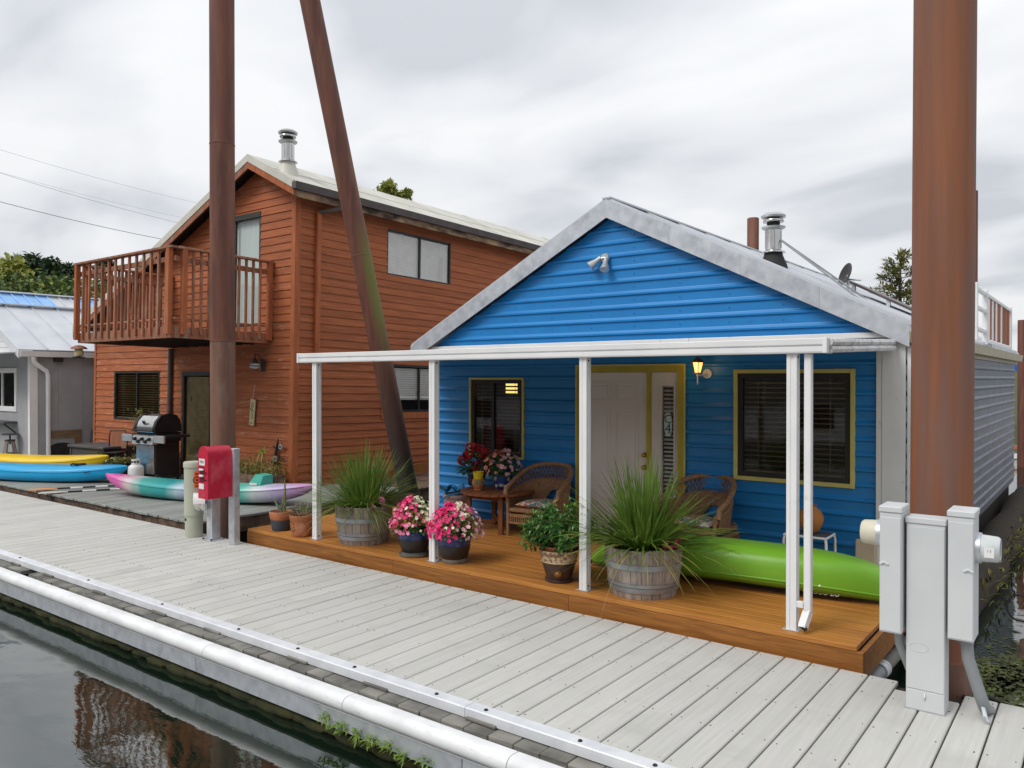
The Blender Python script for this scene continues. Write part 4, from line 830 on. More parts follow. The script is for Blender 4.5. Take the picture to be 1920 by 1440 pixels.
# ---------------------------------------------------------------- grey deck of the neighbours
GX1 = -10.62; GY0 = 6.36
gd = thing('grey_plank_deck', 'weathered grey plank deck carrying the kayaks', 'deck', (-16, GY0, -.3))
src = None; gp_ = .148; k = 0; x = GX1
while x > -27.5:
    L_ = 4.4
    if src is None: src = build(MB().cbox(x-gp_+.003, x-.003, GY0, GY0+L_, GZ-.038, GZ, .005), 'deck_plank', 'grey_deck', gd)
    else: clone(src, (x-gp_/2, GY0+L_/2+random.uniform(-.012, .012), GZ-.019+random.uniform(-.002, .002)), gd)
    x -= gp_; k += 1
for k in range(9): a = -27.4+k*1.87; build(MB().cbox(a, a+1.864, GY0+.03, GY0+.09, -.16, GZ-.039, .005), 'rim_board', 'float_wood', gd)
build(MB().cbox(GX1-.09, GX1-.03, GY0+.091, 12.9, -.16, GZ-.039, .005), 'rim_board', 'float_wood', gd)
build(MB().box(-27.4, GX1-.2, GY0+.3, 13, -.8, -.17), 'float', 'dark_mud', gd)
for k in range(17): build(MB().cbox(XW+.05, GX1, 10.78+k*.15, 10.92+k*.15, GZ-.06, GZ-.02, .005), 'walk_plank', 'float_wood', gd)

# ---------------------------------------------------------------- grey house on the left
gc = PZ(58, 866, GZ); GXC, GYC = gc.x, gc.y
gh = thing('grey_house', 'small grey floating house with pale standing seam roof at the left', 'house', (GXC, GYC, GZ))
gze = PY(58, 660, GYC).z; sg_ = .47; GW = 5.2; GL = 6.0
grx = GXC-GW/2; grz = gze+.05+sg_*(GW/2+.12)
groof = lambda x: grz-abs(x-grx)*sg_
PGf = lambda a, d, z: V((a, GYC-d, z)); PGs = lambda a, d, z: V((GXC+d, a, z))
gw = (PY(-60, 730, GYC).x, PY(32, 730, GYC).x, PY(15, 771, GYC).z, PY(15, 690, GYC).z)
def panels(a0, a1, z0, z1, P, nm, holes=()):
    a = a0
    while a < a1-.01:
        b = min(a+.61, a1)
        zs = [(z0, z1)]
        for h in holes:
            if h[0] < (a+b)/2 < h[1]: zs = [(z0, h[2]), (h[3], z1)]
        for q in zs: build(MB().cbox(a+.002, b-.002, -.05, .0, q[0], q[1], .003, P), nm, 'grey_siding', gh)
        a = b
n0 = gw[1]; panels(n0, GXC-.001, GZ, gze, PGf, 'wall_panel'); panels(gw[0], n0, GZ, gw[2], PGf, 'wall_panel'); panels(gw[0], n0, gw[3], gze, PGf, 'wall_panel'); panels(GXC-GW, gw[0], GZ, gze, PGf, 'wall_panel')
panels(GYC+.05, GYC+GL, GZ, gze, PGs, 'wall_panel')
build(MB().box(GXC-GW, GXC-GW+.05, GYC+.06, GYC+GL, GZ, gze), 'side_wall', 'grey_siding', gh); build(MB().box(GXC-GW, GXC-.06, GYC+GL, GYC+GL+.05, GZ, gze), 'back_wall', 'grey_siding', gh)
window(gh, PGf, *gw, trim='white_paint', tw=.09, frame='white_paint', fw=.04, split=.72, blind=None)
build(MB().box(GXC-GW+.06, GXC-.06, GYC+2, GYC+2.05, GZ, gze), 'room_wall', 'matte_black', gh)
siding(gh, PGf, 'gable_board', 'white_paint', gze, grz-.12, .16, lambda z: grx-(grz-.12-z)/sg_, lambda z: grx+(grz-.12-z)/sg_, LAP)
PGr = lambda x, u, y: V((x, y, groof(x)+u))
for sgn in (1, -1):
    xe = grx+sgn*(GW/2+.14); ns_ = 10
    for i in range(ns_):
        ya = GYC-.3+(GL+.6)*i/ns_; yb = GYC-.3+(GL+.6)*(i+1)/ns_
        mb = MB().hexa([PGr(grx, 0, ya), PGr(xe, 0, ya), PGr(xe, 0, yb), PGr(grx, 0, yb), PGr(grx, .02, ya), PGr(xe, .02, ya), PGr(xe, .02, yb), PGr(grx, .02, yb)]); mb.bar(PGr(grx, .035, yb-.012), PGr(xe, .035, yb-.012), .022, .04)
        build(mb, 'roof_sheet', 'grey_roof', gh)
    build(MB().hexa([PGr(grx, -.2, GYC-.33), PGr(xe, -.2, GYC-.33), PGr(xe, -.2, GYC-.302), PGr(grx, -.2, GYC-.302), PGr(grx, .025, GYC-.33), PGr(xe, .025, GYC-.33), PGr(xe, .025, GYC-.302), PGr(grx, .025, GYC-.302)]), 'rake_board', 'grey_siding' if sgn < 0 else 'box_grey', gh)
    build(MB().hexa([PGr(grx, -.05, GYC-.3), PGr(xe, -.05, GYC-.3), PGr(xe, -.05, GYC-.001), PGr(grx, -.05, GYC-.001), PGr(grx, -.001, GYC-.3), PGr(xe, -.001, GYC-.3), PGr(xe, -.001, GYC-.001), PGr(grx, -.001, GYC-.001)]), 'soffit', 'white_paint', gh)
build(MB().bar((grx, GYC-.32, grz+.05), (grx, GYC+GL+.3, grz+.05), .3, .03), 'ridge_cap', 'grey_roof', gh)
build(MB().prism([(GXC+.09, -.14), (GXC+.19, -.14), (GXC+.22, 0), (GXC+.2, 0), (GXC+.18, -.12), (GXC+.1, -.12), (GXC+.09, 0)], lambda a, u, w_: V((u, a, w_+gze+.02)), GYC-.3, GYC+GL), 'gutter', 'white_paint', gh)
build(MB().cbox(GXC-.10, GXC+.016, GYC-.03, GYC-.0005, GZ, gze, .004), 'corner_board', 'white_paint', gh); build(MB().cbox(GXC+.0005, GXC+.016, GYC+.0, GYC+.16, GZ, gze, .004), 'corner_board', 'white_paint', gh)
build(MB().tube([(GXC+.14, GYC+.0, gze-.13), (GXC+.14, GYC+.02, gze-.26), (GXC+.08, GYC+.34, gze-.48), (GXC+.07, GYC+.38, gze-.6), (GXC+.07, GYC+.38, GZ+.1)], .055, 12), 'downspout', 'white_paint', gh, smooth=50)
yq0, yq1 = PX(90, 840, GXC).y, PX(152, 840, GXC).y
mb = MB(); zt_ = PX(90, 808, GXC).z; mb.box(GXC+.004, GXC+.03, yq0, yq0+.001+.02, GZ, zt_)
za = GZ+.42; ya0, ya1 = yq0+.03, yq0+.6
mb.box(GXC+.004, GXC+.03, yq0+.021, yq1, za+.14, zt_); mb.box(GXC+.004, GXC+.03, ya1+.05, yq1, GZ, za+.14)
build(mb, 'plywood_skirt', 'plywood', gh)
build(MB().prism([(0, 0)]+[((ya1-ya0+.03)*.5*(1-math.cos(t*math.pi/10)), .30+.14*math.sin(t*math.pi/10)) for t in range(11)]+[(ya1-ya0+.03, 0)], lambda a, u, w_: V((GXC+.002+a, ya0-.005+u, GZ+w_)), 0, .02), 'crawl_opening', 'matte_black', gh)
build(MB().cbox(GXC+.02, GXC+.16, GYC+.52, GYC+.72, gze-.24, gze-.14, .01), 'eave_lamp', 'matte_black', gh)
build(MB().cbox(GXC-GW-.3, GXC-.02, GYC-.9, GYC-.86, gze-.22, gze-.02, .004), 'awning_beam', 'box_grey', gh); build(MB().hexa([(GXC-GW-.3, GYC-.86, gze-.08), (GXC-.03, GYC-.86, gze-.08), (GXC-.03, GYC-.001, gze-.0), (GXC-GW-.3, GYC-.001, gze-.0), (GXC-GW-.3, GYC-.86, gze-.05), (GXC-.03, GYC-.86, gze-.05), (GXC-.03, GYC-.001, gze+.03), (GXC-GW-.3, GYC-.001, gze+.03)]), 'awning_roof', 'grey_roof', gh)
p = PY(33, 790, GYC)
build(MB().cbox(p.x-1.6, p.x, GYC-.32, GYC-.002, p.z-.05, p.z, .006), 'serving_shelf', 'plastic_box', gh); build(MB().bar((p.x-.1, GYC-.28, p.z-.06), (p.x-.1, GYC-.01, p.z-.3), .03, .03), 'shelf_bracket', 'matte_black', gh)
# bar stool under the shelf
p = PZ(19, 864, GZ)
st = thing('bar_stool', 'round wooden bar stool in front of the grey house window', 'stool', (p.x, p.y, GZ), local=True)
build(MB().cyl((0, 0, .66), (0, 0, .70), .19, n=20), 'seat', 'plastic_box', st, smooth=40); build(MB().cyl((0, 0, .42), (0, 0, .66), .02, n=8), 'screw_post', 'matte_black', st); build(MB().cyl((0, 0, .5), (0, 0, .54), .12, n=14), 'hub', 'float_wood', st)
for k in range(4): a = .6+k*math.pi/2; build(MB().bar((.09*math.cos(a), .09*math.sin(a), .52), (.2*math.cos(a), .2*math.sin(a), .0), .045, .045), 'leg', 'barrel_oak', st)
build(MB().tube([(.16*math.cos(t*.524), .16*math.sin(t*.524), .2) for t in range(12)], .01, 6, closed=True), 'foot_ring', 'matte_black', st)
# high back grey garden chair seen between the houses
p = PZ(163, 862, GZ)
ch = thing('garden_chair', 'dark grey high backed garden chair between the grey and red houses', 'chair', (p.x-.15, p.y+.4, GZ), R(60), local=True)
build(MB().hexa([(-.25, -.22, .38), (.25, -.22, .38), (.25, .25, .34), (-.25, .25, .34), (-.25, -.22, .43), (.25, -.22, .43), (.25, .25, .39), (-.25, .25, .39)]), 'seat', 'plastic_box', ch)
build(MB().hexa([(-.26, .24, .36), (.26, .24, .36), (.26, .28, .36), (-.26, .28, .36), (-.23, .48, 1.05), (.23, .48, 1.05), (.23, .52, 1.05), (-.23, .52, 1.05)]), 'backrest', 'plastic_box', ch)
build(MB().cyl((-.15, .46, 1.0), (.15, .46, 1.0), .06, n=12), 'head_roll', 'matte_black', ch, smooth=40)
for x in (-.24, .24):
    for y in (-.2, .2): build(MB().box(x-.02, x+.02, y-.02, y+.02, 0, .38), 'leg', 'plastic_box', ch)
# ceramic bird feeder lamp under the balcony corner
p = PY(148, 660, byf+.05)
lf = thing('bird_feeder', 'cream bird feeder with a dark dome hanging below the balcony corner', 'bird feeder', (p.x, p.y, p.z-.1))
build(MB().lathe([(.02, -.1), (.075, -.08), (.09, -.02), (.07, .05), (.045, .08)], p, 16), 'jar', 'paper_tan', lf, smooth=50); build(MB().lathe([(.16, .06), (.13, .10), (.06, .13), (.01, .14)], p, 16), 'dome', 'weathered_red', lf, smooth=50); build(MB().lathe([(.11, -.12), (.12, -.1), (.02, -.1)], p, 16), 'tray', 'matte_black', lf); build(MB().cyl(p+V((0, 0, .14)), V((p.x, p.y, bz0)), .005, n=6), 'hanger', 'wire', lf)

# ---------------------------------------------------------------- buildings farther off
p0 = PX(-40, 548, -34); p1 = PX(150, 566, -34)
br = thing('blue_roof_house', 'house with a ribbed light blue metal roof behind the grey house', 'house', (-34, p0.y, 0))
zr = p0.z+.02; xe = -29.5; zE = zr-2.3; yA, yB_ = p0.y-1.5, p1.y+6
n = 26
for i in range(n):
    ya = yA+(yB_-yA)*i/n; yb = yA+(yB_-yA)*(i+1)/n; mb = MB().hexa([(-34, ya, zr), (xe, ya, zE), (xe, yb, zE), (-34, yb, zr), (-34, ya, zr+.03), (xe, ya, zE+.03), (xe, yb, zE+.03), (-34, yb, zr+.03)]); mb.bar((-34, yb-.03, zr+.05), (xe, yb-.03, zE+.05), .06, .05)
    build(mb, 'roof_sheet', 'grey_roof' if i in (9, 10) else 'blue_roof', br)
build(MB().hexa([(-38.5, yA, zE), (-34, yA, zr), (-34, yB_, zr), (-38.5, yB_, zE), (-38.5, yA, zE+.03), (-34, yA, zr+.03), (-34, yB_, zr+.03), (-38.5, yB_, zE+.03)]), 'roof_sheet', 'blue_roof', br)
build(MB().bar((-34, yA, zr+.07), (-34, yB_, zr+.07), .35, .05), 'ridge_cap', 'white_paint', br); build(MB().box(-38, -30, yA+.3, yB_-.3, -.5, zE), 'wall', 'white_paint', br)
# white house at the right edge
q = PY(1908, 700, 31.0)
wh = thing('white_house', 'white floating house with blue roof edge at the far right', 'house', (q.x+3, 31, 0))
zz = PY(1915, 694, 31).z
build(MB().box(q.x, q.x+8, 31, 38, -.3, zz), 'wall', 'boat_white', wh); build(MB().hexa([(q.x-.3, 30.6, zz+.02), (q.x+8.3, 30.6, zz+.02), (q.x+8.3, 38.4, zz+.02), (q.x-.3, 38.4, zz+.02), (q.x+2, 34.4, zz+.6), (q.x+8.3, 34.4, zz+.6), (q.x+8.3, 34.6, zz+.6), (q.x+2, 34.6, zz+.6)]), 'roof', 'grey_roof', wh)
build(MB().box(q.x-.35, q.x+8.3, 30.5, 30.59, zz-.05, zz+.18), 'fascia', mat('deep_blue', (.02, .12, .42)), wh)
for z0_, z1_, nm, m_ in ((PY(1912, 840, 31).z, PY(1912, 835, 31).z, 'sill_board', 'terracotta'), (PY(1912, 858, 31).z, PY(1912, 850, 31).z, 'deck_edge', 'boat_white')): build(MB().box(q.x-.1, q.x+8, 30.6, 30.99, min(z0_, z1_), max(z0_, z1_)), nm, m_, wh)
x = PY(1917, 740, 31).x; window(wh, lambda a, d, z: V((a, 31-d, z)), x, x+1.6, PY(1917, 795, 31).z, PY(1917, 730, 31).z, trim='deep_blue', tw=.1)
def far_post(px, py, Y, r, label):
    t = PY(px, py, Y); return tag(build(MB().tube([(t.x, Y, WZ-.5), (t.x, Y, t.z-.02), (t.x, Y, t.z)], [r, r, r*.9], 14), 'mooring_pile', 'pile_rust', smooth=50), label, 'pile')
far_post(1916, 600, 28., .11, 'thin brown mooring pile at the far right edge'); far_post(1412, 409, 21., .155, 'short brown pile top behind the blue house flue')
far_post(1826, 358, 24., .10, 'slim dark pile just behind the big right hand pile')
# boathouses over the water behind the camera: the porch windows mirror them, roofs made tall to keep low sky off the porch wall
for i, (x, y, l, h, lab) in enumerate(((-24, -11, 11, 1.5, 'white boathouse mirrored in the left porch window'), (-9, -12, 11, 1.3, 'white boathouse mirrored in the right porch window'), (5, -11.5, 12, 1.7, 'white boathouse with a red roof mirrored in the right porch window'), (-39, -12, 13, 1.5, 'white boathouse farthest along the row behind the dock'), (20, -12, 13, 1.5, 'white boathouse at the near end of the row behind the dock'))):
    t = thing('boathouse', lab, 'boathouse', (x, y, WZ)); rt2 = h+5.8
    build(MB().box(x-l/2, x+l/2, y-9, y, WZ, h), 'wall', 'boat_white', t); build(MB().hexa([(x-l/2-.4, y-9.4, h), (x+l/2+.4, y-9.4, h), (x+l/2+.4, y+.4, h), (x-l/2-.4, y+.4, h), (x-l/2-.4, y-4.0, rt2), (x+l/2+.4, y-4.0, rt2), (x+l/2+.4, y-3.4, rt2), (x-l/2-.4, y-3.4, rt2)]), 'roof', 'weathered_red' if i == 2 else 'brown_gutter', t)
    for k in range(3): xx = x-l/2+1.5+k*l/3.2; build(MB().box(xx, xx+1.6, y+.001, y+.03, .4, 1.2), 'window', 'dark_frame', t)
    build(MB().box(x-l/2-1, x+l/2+1, y+.05, y+1.6, WZ, -.1), 'float', 'old_block', t)

# ---------------------------------------------------------------- trees
def rnd_dir():
    while True:
        d = V((random.uniform(-1, 1), random.uniform(-1, 1), random.uniform(-1, 1)))
        if .05 < d.length < 1: return d.normalized()
def tree(name, label, base, h, r, leafm, n, ls, trunk_r=.2, group=None, crown0=.3, lobes=9, squash=.8):
    t = thing(name, label, 'tree', base, group=group); b = V(base); top = b+V((random.uniform(-.3, .3), random.uniform(-.3, .3), h*.86))
    mb = MB().tube([b-V((0, 0, .3)), b+(top-b)*.4, b+(top-b)*.75, top], [trunk_r, trunk_r*.7, trunk_r*.35, trunk_r*.08], 8); blobs = []
    for k in range(lobes):
        f = crown0+(1-crown0)*(k+.5)/lobes; c = b+(top-b)*f; a = k*2.4+random.uniform(-.4, .4); rr = r*(1-abs((f-crown0)/(1-crown0)-.35)*.85)*random.uniform(.55, .95)
        e = c+V((math.cos(a)*rr*.65, math.sin(a)*rr*.65, h*.06)); mb.tube([c-V((0, 0, h*.06)), (c+e)/2, e], [trunk_r*.3, trunk_r*.2, trunk_r*.06], 5); blobs.append((e, rr*random.uniform(.45, .65)))
    blobs.append((top, r*.35)); build(mb, 'trunk', 'bark', t, smooth=60); lf_ = MB()
    for k in range(n):
        e, rr = random.choice(blobs); d = rnd_dir(); q_ = e+V((d.x, d.y, d.z*squash))*rr*(random.random()**.45)*1.15
        lf_.leaf(q_, rnd_dir()+V((0, 0, -.3)), V((0, 0, 1)), ls*random.uniform(.6, 1.4), ls*random.uniform(.45, .8), .2)
    build(lf_, 'crown', leafm, t, kind='stuff'); return t
def at_d(px, py, D): d = ray(px, py); return CAM+d*(D/V((d.x, d.y, 0)).length)
for i, (px, py, D, rr, lm, lab) in enumerate(((8, 485, 60, 3.2, 'leaf_tree_light', 'yellow green tree at the left edge above the shrubs'), (48, 468, 66, 2.6, 'leaf_far', 'tallest dark tree on the far left skyline'), (92, 474, 70, 2.8, 'leaf_far', 'dark round tree right of the tallest on the left skyline'), (122, 486, 74, 2.2, 'leaf_far', 'dark small tree close to the balcony on the left skyline'), (198, 470, 80, 1.8, 'leaf_far', 'small treetop peeping over the balcony rail'))):
    q = at_d(px, py, D); tree('bank_tree', lab, (q.x, q.y, 1.5), q.z-1.2, rr, lm, 2600, .42, .22, 'trees on the bank at the left')
for i, (px, py, D, rr) in enumerate(((5, 512, 44, 3.4), (40, 508, 46, 3.0), (75, 516, 43, 2.8), (108, 518, 45, 2.8), (140, 512, 47, 3.0), (175, 520, 46, 3.0))):
    q = at_d(px, py, D); t = thing('bank_shrub', ['broad bramble shrub at the left edge above the blue roof', 'second bramble shrub from the left edge above the blue roof', 'third bramble shrub from the left edge above the blue roof', 'bramble shrub left of the balcony post above the blue roof', 'bramble shrub directly behind the balcony corner post', 'bramble shrub seen through the balcony rails'][i], 'shrub', (q.x, q.y, .3), group='brambles on the bank')
    H_ = q.z-.3; mb = MB()
    for k in range(5): a = k*1.3; mb.tube([(q.x, q.y, .2), (q.x+math.cos(a)*rr*.3, q.y+math.sin(a)*rr*.3, .3+H_*.5), (q.x+math.cos(a)*rr*.6, q.y+math.sin(a)*rr*.6, .3+H_*.85)], [.06, .04, .015], 5)
    build(mb, 'stems', 'bark', t); lf_ = MB(); l2 = MB()
    for k in range(3600):
        d = rnd_dir(); f = random.random()**.3; z = .3+H_*(.5+.5*d.z*f); p_ = V((q.x+d.x*rr*f*1.1, q.y+d.y*rr*f*1.1, z+.25*math.sin(d.x*7+i)*f)); (lf_ if random.random() < .8 else l2).leaf(p_, V((d.x, d.y, -.2))+rnd_dir()*.8, V((0, 0, 1)), random.uniform(.2, .42), random.uniform(.16, .3), .2)
    build(lf_, 'leaves', 'leaf_tree', t, kind='stuff'); build(l2, 'young_leaves', 'leaf_tree_light', t, kind='stuff')
q = at_d(716, 312, 52); tree('yellow_green_tree', 'yellow green treetop above the red house roof', (q.x, q.y, 1.2), q.z-1.0, 1.9, 'leaf_tree_light', 4200, .30, .2, crown0=.6, lobes=15)
q = at_d(762, 328, 52); tree('yellow_green_tree', 'lower treetop right of the taller one above the red house roof', (q.x, q.y, 1.2), q.z-1.0, 1.3, 'leaf_tree_light', 2600, .28, .16, crown0=.66, lobes=12)
# conifer behind the blue house
def conifer(label, base, h, r, n=26):
    t = thing('conifer', label, 'tree', base); b = V(base); mb = MB().tube([b, b+V((0, 0, h*.5)), b+V((0, 0, h))], [.16, .1, .015], 8); lf_ = MB()
    for k in range(n):
        f = .30+.69*k/n; L_ = r*(1-f)**.75*random.uniform(.7, 1.25)+.12
        for j in range(4):
            if random.random() < .18: continue
            a = k*1.1+j*1.57+random.uniform(-.35, .35); o_ = b+V((0, 0, h*f)); e = o_+V((math.cos(a)*L_, math.sin(a)*L_, L_*random.uniform(-.05, .3))); mb.tube([o_, (o_+e)/2+V((0, 0, -.03)), e], [.025, .018, .006], 4)
            for m_ in range(int(22+L_*58)):
                u = random.uniform(.15, 1.02); c_ = o_+(e-o_)*u+rnd_dir()*.06; d = (e-o_).normalized()+rnd_dir()*.9+V((0, 0, .25)); lf_.leaf(c_, d, V((0, 0, 1)), random.uniform(.16, .32), .07, .1)
    build(mb, 'trunk', 'bark', t); build(lf_, 'needles', mat('needle', (.14, .16, .05), (.30, .28, .10), rough=.6, ns=1.5, transl=.15), t, kind='stuff')
q = at_d(1688, 464, 34); conifer('sparse conifer behind the blue house and the right pile', (q.x, q.y, 0.2), q.z-.2, 2.3)
# woods on the far bank behind the camera, one mass
lf_ = MB()
for k in range(16000):
    x = random.uniform(-100, 80); lf_.leaf((x, -56-random.random()*6, random.random()*(12+2.5*math.sin(x*.17)+1.5*math.sin(x*.53))+.3), rnd_dir(), V((0, 0, 1)), random.uniform(1.3, 2.6), random.uniform(1.1, 2.1), .2)
for k in range(9000):
    y = random.uniform(-60, 12); lf_.leaf((-84-random.random()*8-abs(y)*.1, y, random.random()*(10+2*math.sin(y*.2))-.3), rnd_dir(), V((0, 0, 1)), random.uniform(1.3, 2.6), random.uniform(1.1, 2.1), .2)
tag(build(lf_, 'far_woods', 'leaf_far', kind='stuff'), 'dark wooded bank mirrored in the windows', 'woods')
# overhead wires
for (a, b, D, r_, lab) in (((-60, 262), (420, 392), 46, .0062, 'topmost faint overhead wire at the left'), ((-60, 305), (420, 437), 40, .0075, 'middle overhead wire at the left'), ((-60, 306), (420, 424), 48, .005, 'faintest overhead wire just above the middle one'), ((-60, 362), (420, 468), 36, .011, 'lowest and darkest overhead wire at the left')):
    p0, p1 = at_d(*a, D), at_d(*b, D*1.15); pts = [p0+(p1-p0)*t/10-V((0, 0, .5*4*(t/10)*(1-t/10)*.35)) for t in range(11)]
    tag(build(MB().tube(pts, r_, 5), 'overhead_wire', 'wire' if r_ > .008 else 'wire_pale'), lab, 'wire', 'overhead wires')

# ---------------------------------------------------------------- steel piles
def pile(label, pts, r, mats):
    t = thing('steel_pile', label, 'pile', pts[0]); zs = pts
    for i in range(len(pts)-1):
        a, b = V(pts[i]), V(pts[i+1]); mb = MB().tube([a+(b-a)*k/6 for k in range(7)], r, 40); build(mb, 'pipe_section', mats[i], t, smooth=50)
        if i: d = (b-a).normalized(); build(MB().tube([a-d*.012, a, a+d*.012], [r+.001, r+.006, r+.001], 40, cap=False), 'weld_ring', mats[i], t, smooth=60)
    return t
x = PY(418, 800, 6.75).x; zj = PY(418, 271, 6.75).z; zl_ = PY(418, 640, 6.75).z
pile('tall upright rusty pile beside the red fire cabinet', [(x, 6.75, WZ-1.5), (x, 6.75, zl_), (x, 6.75, zj), (x, 6.75, 12)], .178, ['pile_brown', 'pile_rust', 'pile_rust'])
x = PY(1764, 950, 6.42).x
pile('thick orange brown pile at the right behind the meter boxes', [(x, 6.42, WZ-1.5), (x+.0, 6.42, .2), (x+.035, 6.42, 12)], .202, ['pile_brown', 'pile_orange'])
def stained():
    m = MATS['pile_lean'] = MATS['pile_rust'].copy(); nt = m.node_tree; N = nt.nodes.new; L = nt.links.new; b = nt.nodes['Principled BSDF']
    src_ = b.inputs['Base Color'].links[0].from_socket; g = N('ShaderNodeNewGeometry'); sp = N('ShaderNodeSeparateXYZ'); L(g.outputs['Position'], sp.inputs[0]); sn = N('ShaderNodeTexNoise'); sn.inputs['Scale'].default_value = 2.2; sn.inputs['Detail'].default_value = 6
    ad = N('ShaderNodeMath'); ad.operation = 'MULTIPLY_ADD'; ad.inputs[1].default_value = 1.2; L(sn.outputs['Fac'], ad.inputs[0]); L(sp.outputs[2], ad.inputs[2])
    mr = N('ShaderNodeMapRange'); mr.inputs[1].default_value = 3.3; mr.inputs[2].default_value = 1.1; L(ad.outputs[0], mr.inputs[0])
    mx = N('ShaderNodeMix'); mx.data_type = 'RGBA'; mx.inputs[7].default_value = (.035, .028, .024, 1); L(mr.outputs[0], mx.inputs[0]); L(src_, mx.inputs[6])
    # algae on the upper right flank
    nx = N('ShaderNodeVectorMath'); nx.operation = 'DOT_PRODUCT'; nx.inputs[1].default_value = (.95, .3, 0); L(g.outputs['Normal'], nx.inputs[0])
    m1 = N('ShaderNodeMapRange'); m1.inputs[1].default_value = .25; m1.inputs[2].default_value = .75; L(nx.outputs['Value'], m1.inputs[0])
    m2 = N('ShaderNodeMapRange'); m2.inputs[1].default_value = 5.6; m2.inputs[2].default_value = 4.9; L(ad.outputs[0], m2.inputs[0])
    m3 = N('ShaderNodeMapRange'); m3.inputs[1].default_value = 2.9; m3.inputs[2].default_value = 4.0; L(ad.outputs[0], m3.inputs[0])
    p1_ = N('ShaderNodeMath'); p1_.operation = 'MULTIPLY'; L(m1.outputs[0], p1_.inputs[0]); L(m2.outputs[0], p1_.inputs[1]); p2_ = N('ShaderNodeMath'); p2_.operation = 'MULTIPLY'; L(p1_.outputs[0], p2_.inputs[0]); L(m3.outputs[0], p2_.inputs[1])
    my = N('ShaderNodeMix'); my.data_type = 'RGBA'; my.inputs[7].default_value = (.13, .12, .025, 1); L(p2_.outputs[0], my.inputs[0]); L(mx.outputs[2], my.inputs[6]); L(my.outputs[2], b.inputs['Base Color'])
stained()
b0 = PZ(771, 945, GZ-.1); top = b0+ray(580, -40)*0; dt = dep(b0)*.97
b1 = CAM+ray(577, -20)*dt; jn = b0+(b1-b0)*((b0.z-PY(690, 478, 9).z)/(b0.z-b1.z))
fz = (PX(690, 478, b0.x).z-b0.z)/(b1.z-b0.z); ext = b0-(b1-b0)*.2
pile('leaning rusty pile with green algae between the two houses', [ext, b0+(b1-b0)*.49, b1+(b1-b0)*.3], .172, ['pile_lean', 'pile_lean'])
# ================================================================ THINGS ON THE DOCK
c, r_ = foot(357, 1009, 33, 0)
ped = thing('cable_pedestal', 'round sage green cable pedestal with domed cap and orange sticker on the dock', 'pedestal', c, local=True)
h = PY(357, 872, c.y).z
build(MB().lathe([(r_*.96, 0), (r_*.96, .30)], (0, 0, 0), 32), 'base_tube', 'sage_paint', ped, smooth=40); build(MB().lathe([(r_*1.04, .301), (r_*1.04, h-.02)], (0, 0, 0), 32), 'body_tube', 'sage_paint', ped, smooth=40)
build(MB().lathe([(r_*1.12, h-.02), (r_*1.13, h+.035), (r_*1.05, h+.055), (r_*.3, h+.065)], (0, 0, 0), 32), 'cap', 'sage_paint', ped, smooth=40)
def curved(rr, a0, a1, z0, z1, n=8, t=.003):
    mb = MB(); n1 = n+1
    for z in (z0, z1):
        for k in range(n1): a = a0+(a1-a0)*k/n; mb.v.append(V((rr*math.cos(a), rr*math.sin(a), z)))
    for k in range(n): mb.f.append((k, k+1, n1+k+1, n1+k))
    return mb
va = math.atan2(-HD.y, -HD.x); s0 = va+.42
stk = build(curved(r_*1.04+.002, s0, s0+.52, h-.30, h-.075), 'sticker', 'orange_sticker', ped)
rr = r_*1.04+.004; am = s0+.26
mb = MB(); 
for k in range(16):
    t0, t1 = k*math.pi/8, (k+1)*math.pi/8
    for (ra, rb_) in ((.038, .05),): mb.add([V((rr*math.cos(am+ra*math.cos(t0)/rr), rr*math.sin(am+ra*math.cos(t0)/rr), h-.19+ra*math.sin(t0))), V((rr*math.cos(am+rb_*math.cos(t0)/rr), rr*math.sin(am+rb_*math.cos(t0)/rr), h-.19+rb_*math.sin(t0))), V((rr*math.cos(am+rb_*math.cos(t1)/rr), rr*math.sin(am+rb_*math.cos(t1)/rr), h-.19+rb_*math.sin(t1))), V((rr*math.cos(am+ra*math.cos(t1)/rr), rr*math.sin(am+ra*math.cos(t1)/rr), h-.19+ra*math.sin(t1)))], [(0, 1, 2, 3)])
build(mb, 'warning_ring', 'ink_black', stk); mb2 = curved(rr, am-.12, am+.12, h-.2, h-.18, 4); build(mb2, 'warning_bar', 'ink_black', stk)
for z in (h-.105, h-.12, h-.27, h-.285): build(curved(rr, am-.18, am+.18, z, z+.007, 5), 'print_line', 'ink_black', stk)
a = va-.75; build(MB().cyl((r_*.97*math.cos(a), r_*.97*math.sin(a), .25), (r_*.99*math.cos(a), r_*.99*math.sin(a), .25), .022, n=12), 'lock_hole', 'ink_black', ped)
build(MB().cyl((r_*1.03*math.cos(va+.7), r_*1.03*math.sin(va+.7), .335), (r_*1.07*math.cos(va+.7), r_*1.07*math.sin(va+.7), .335), .018, n=10), 'lock_knob', 'sage_paint', ped)
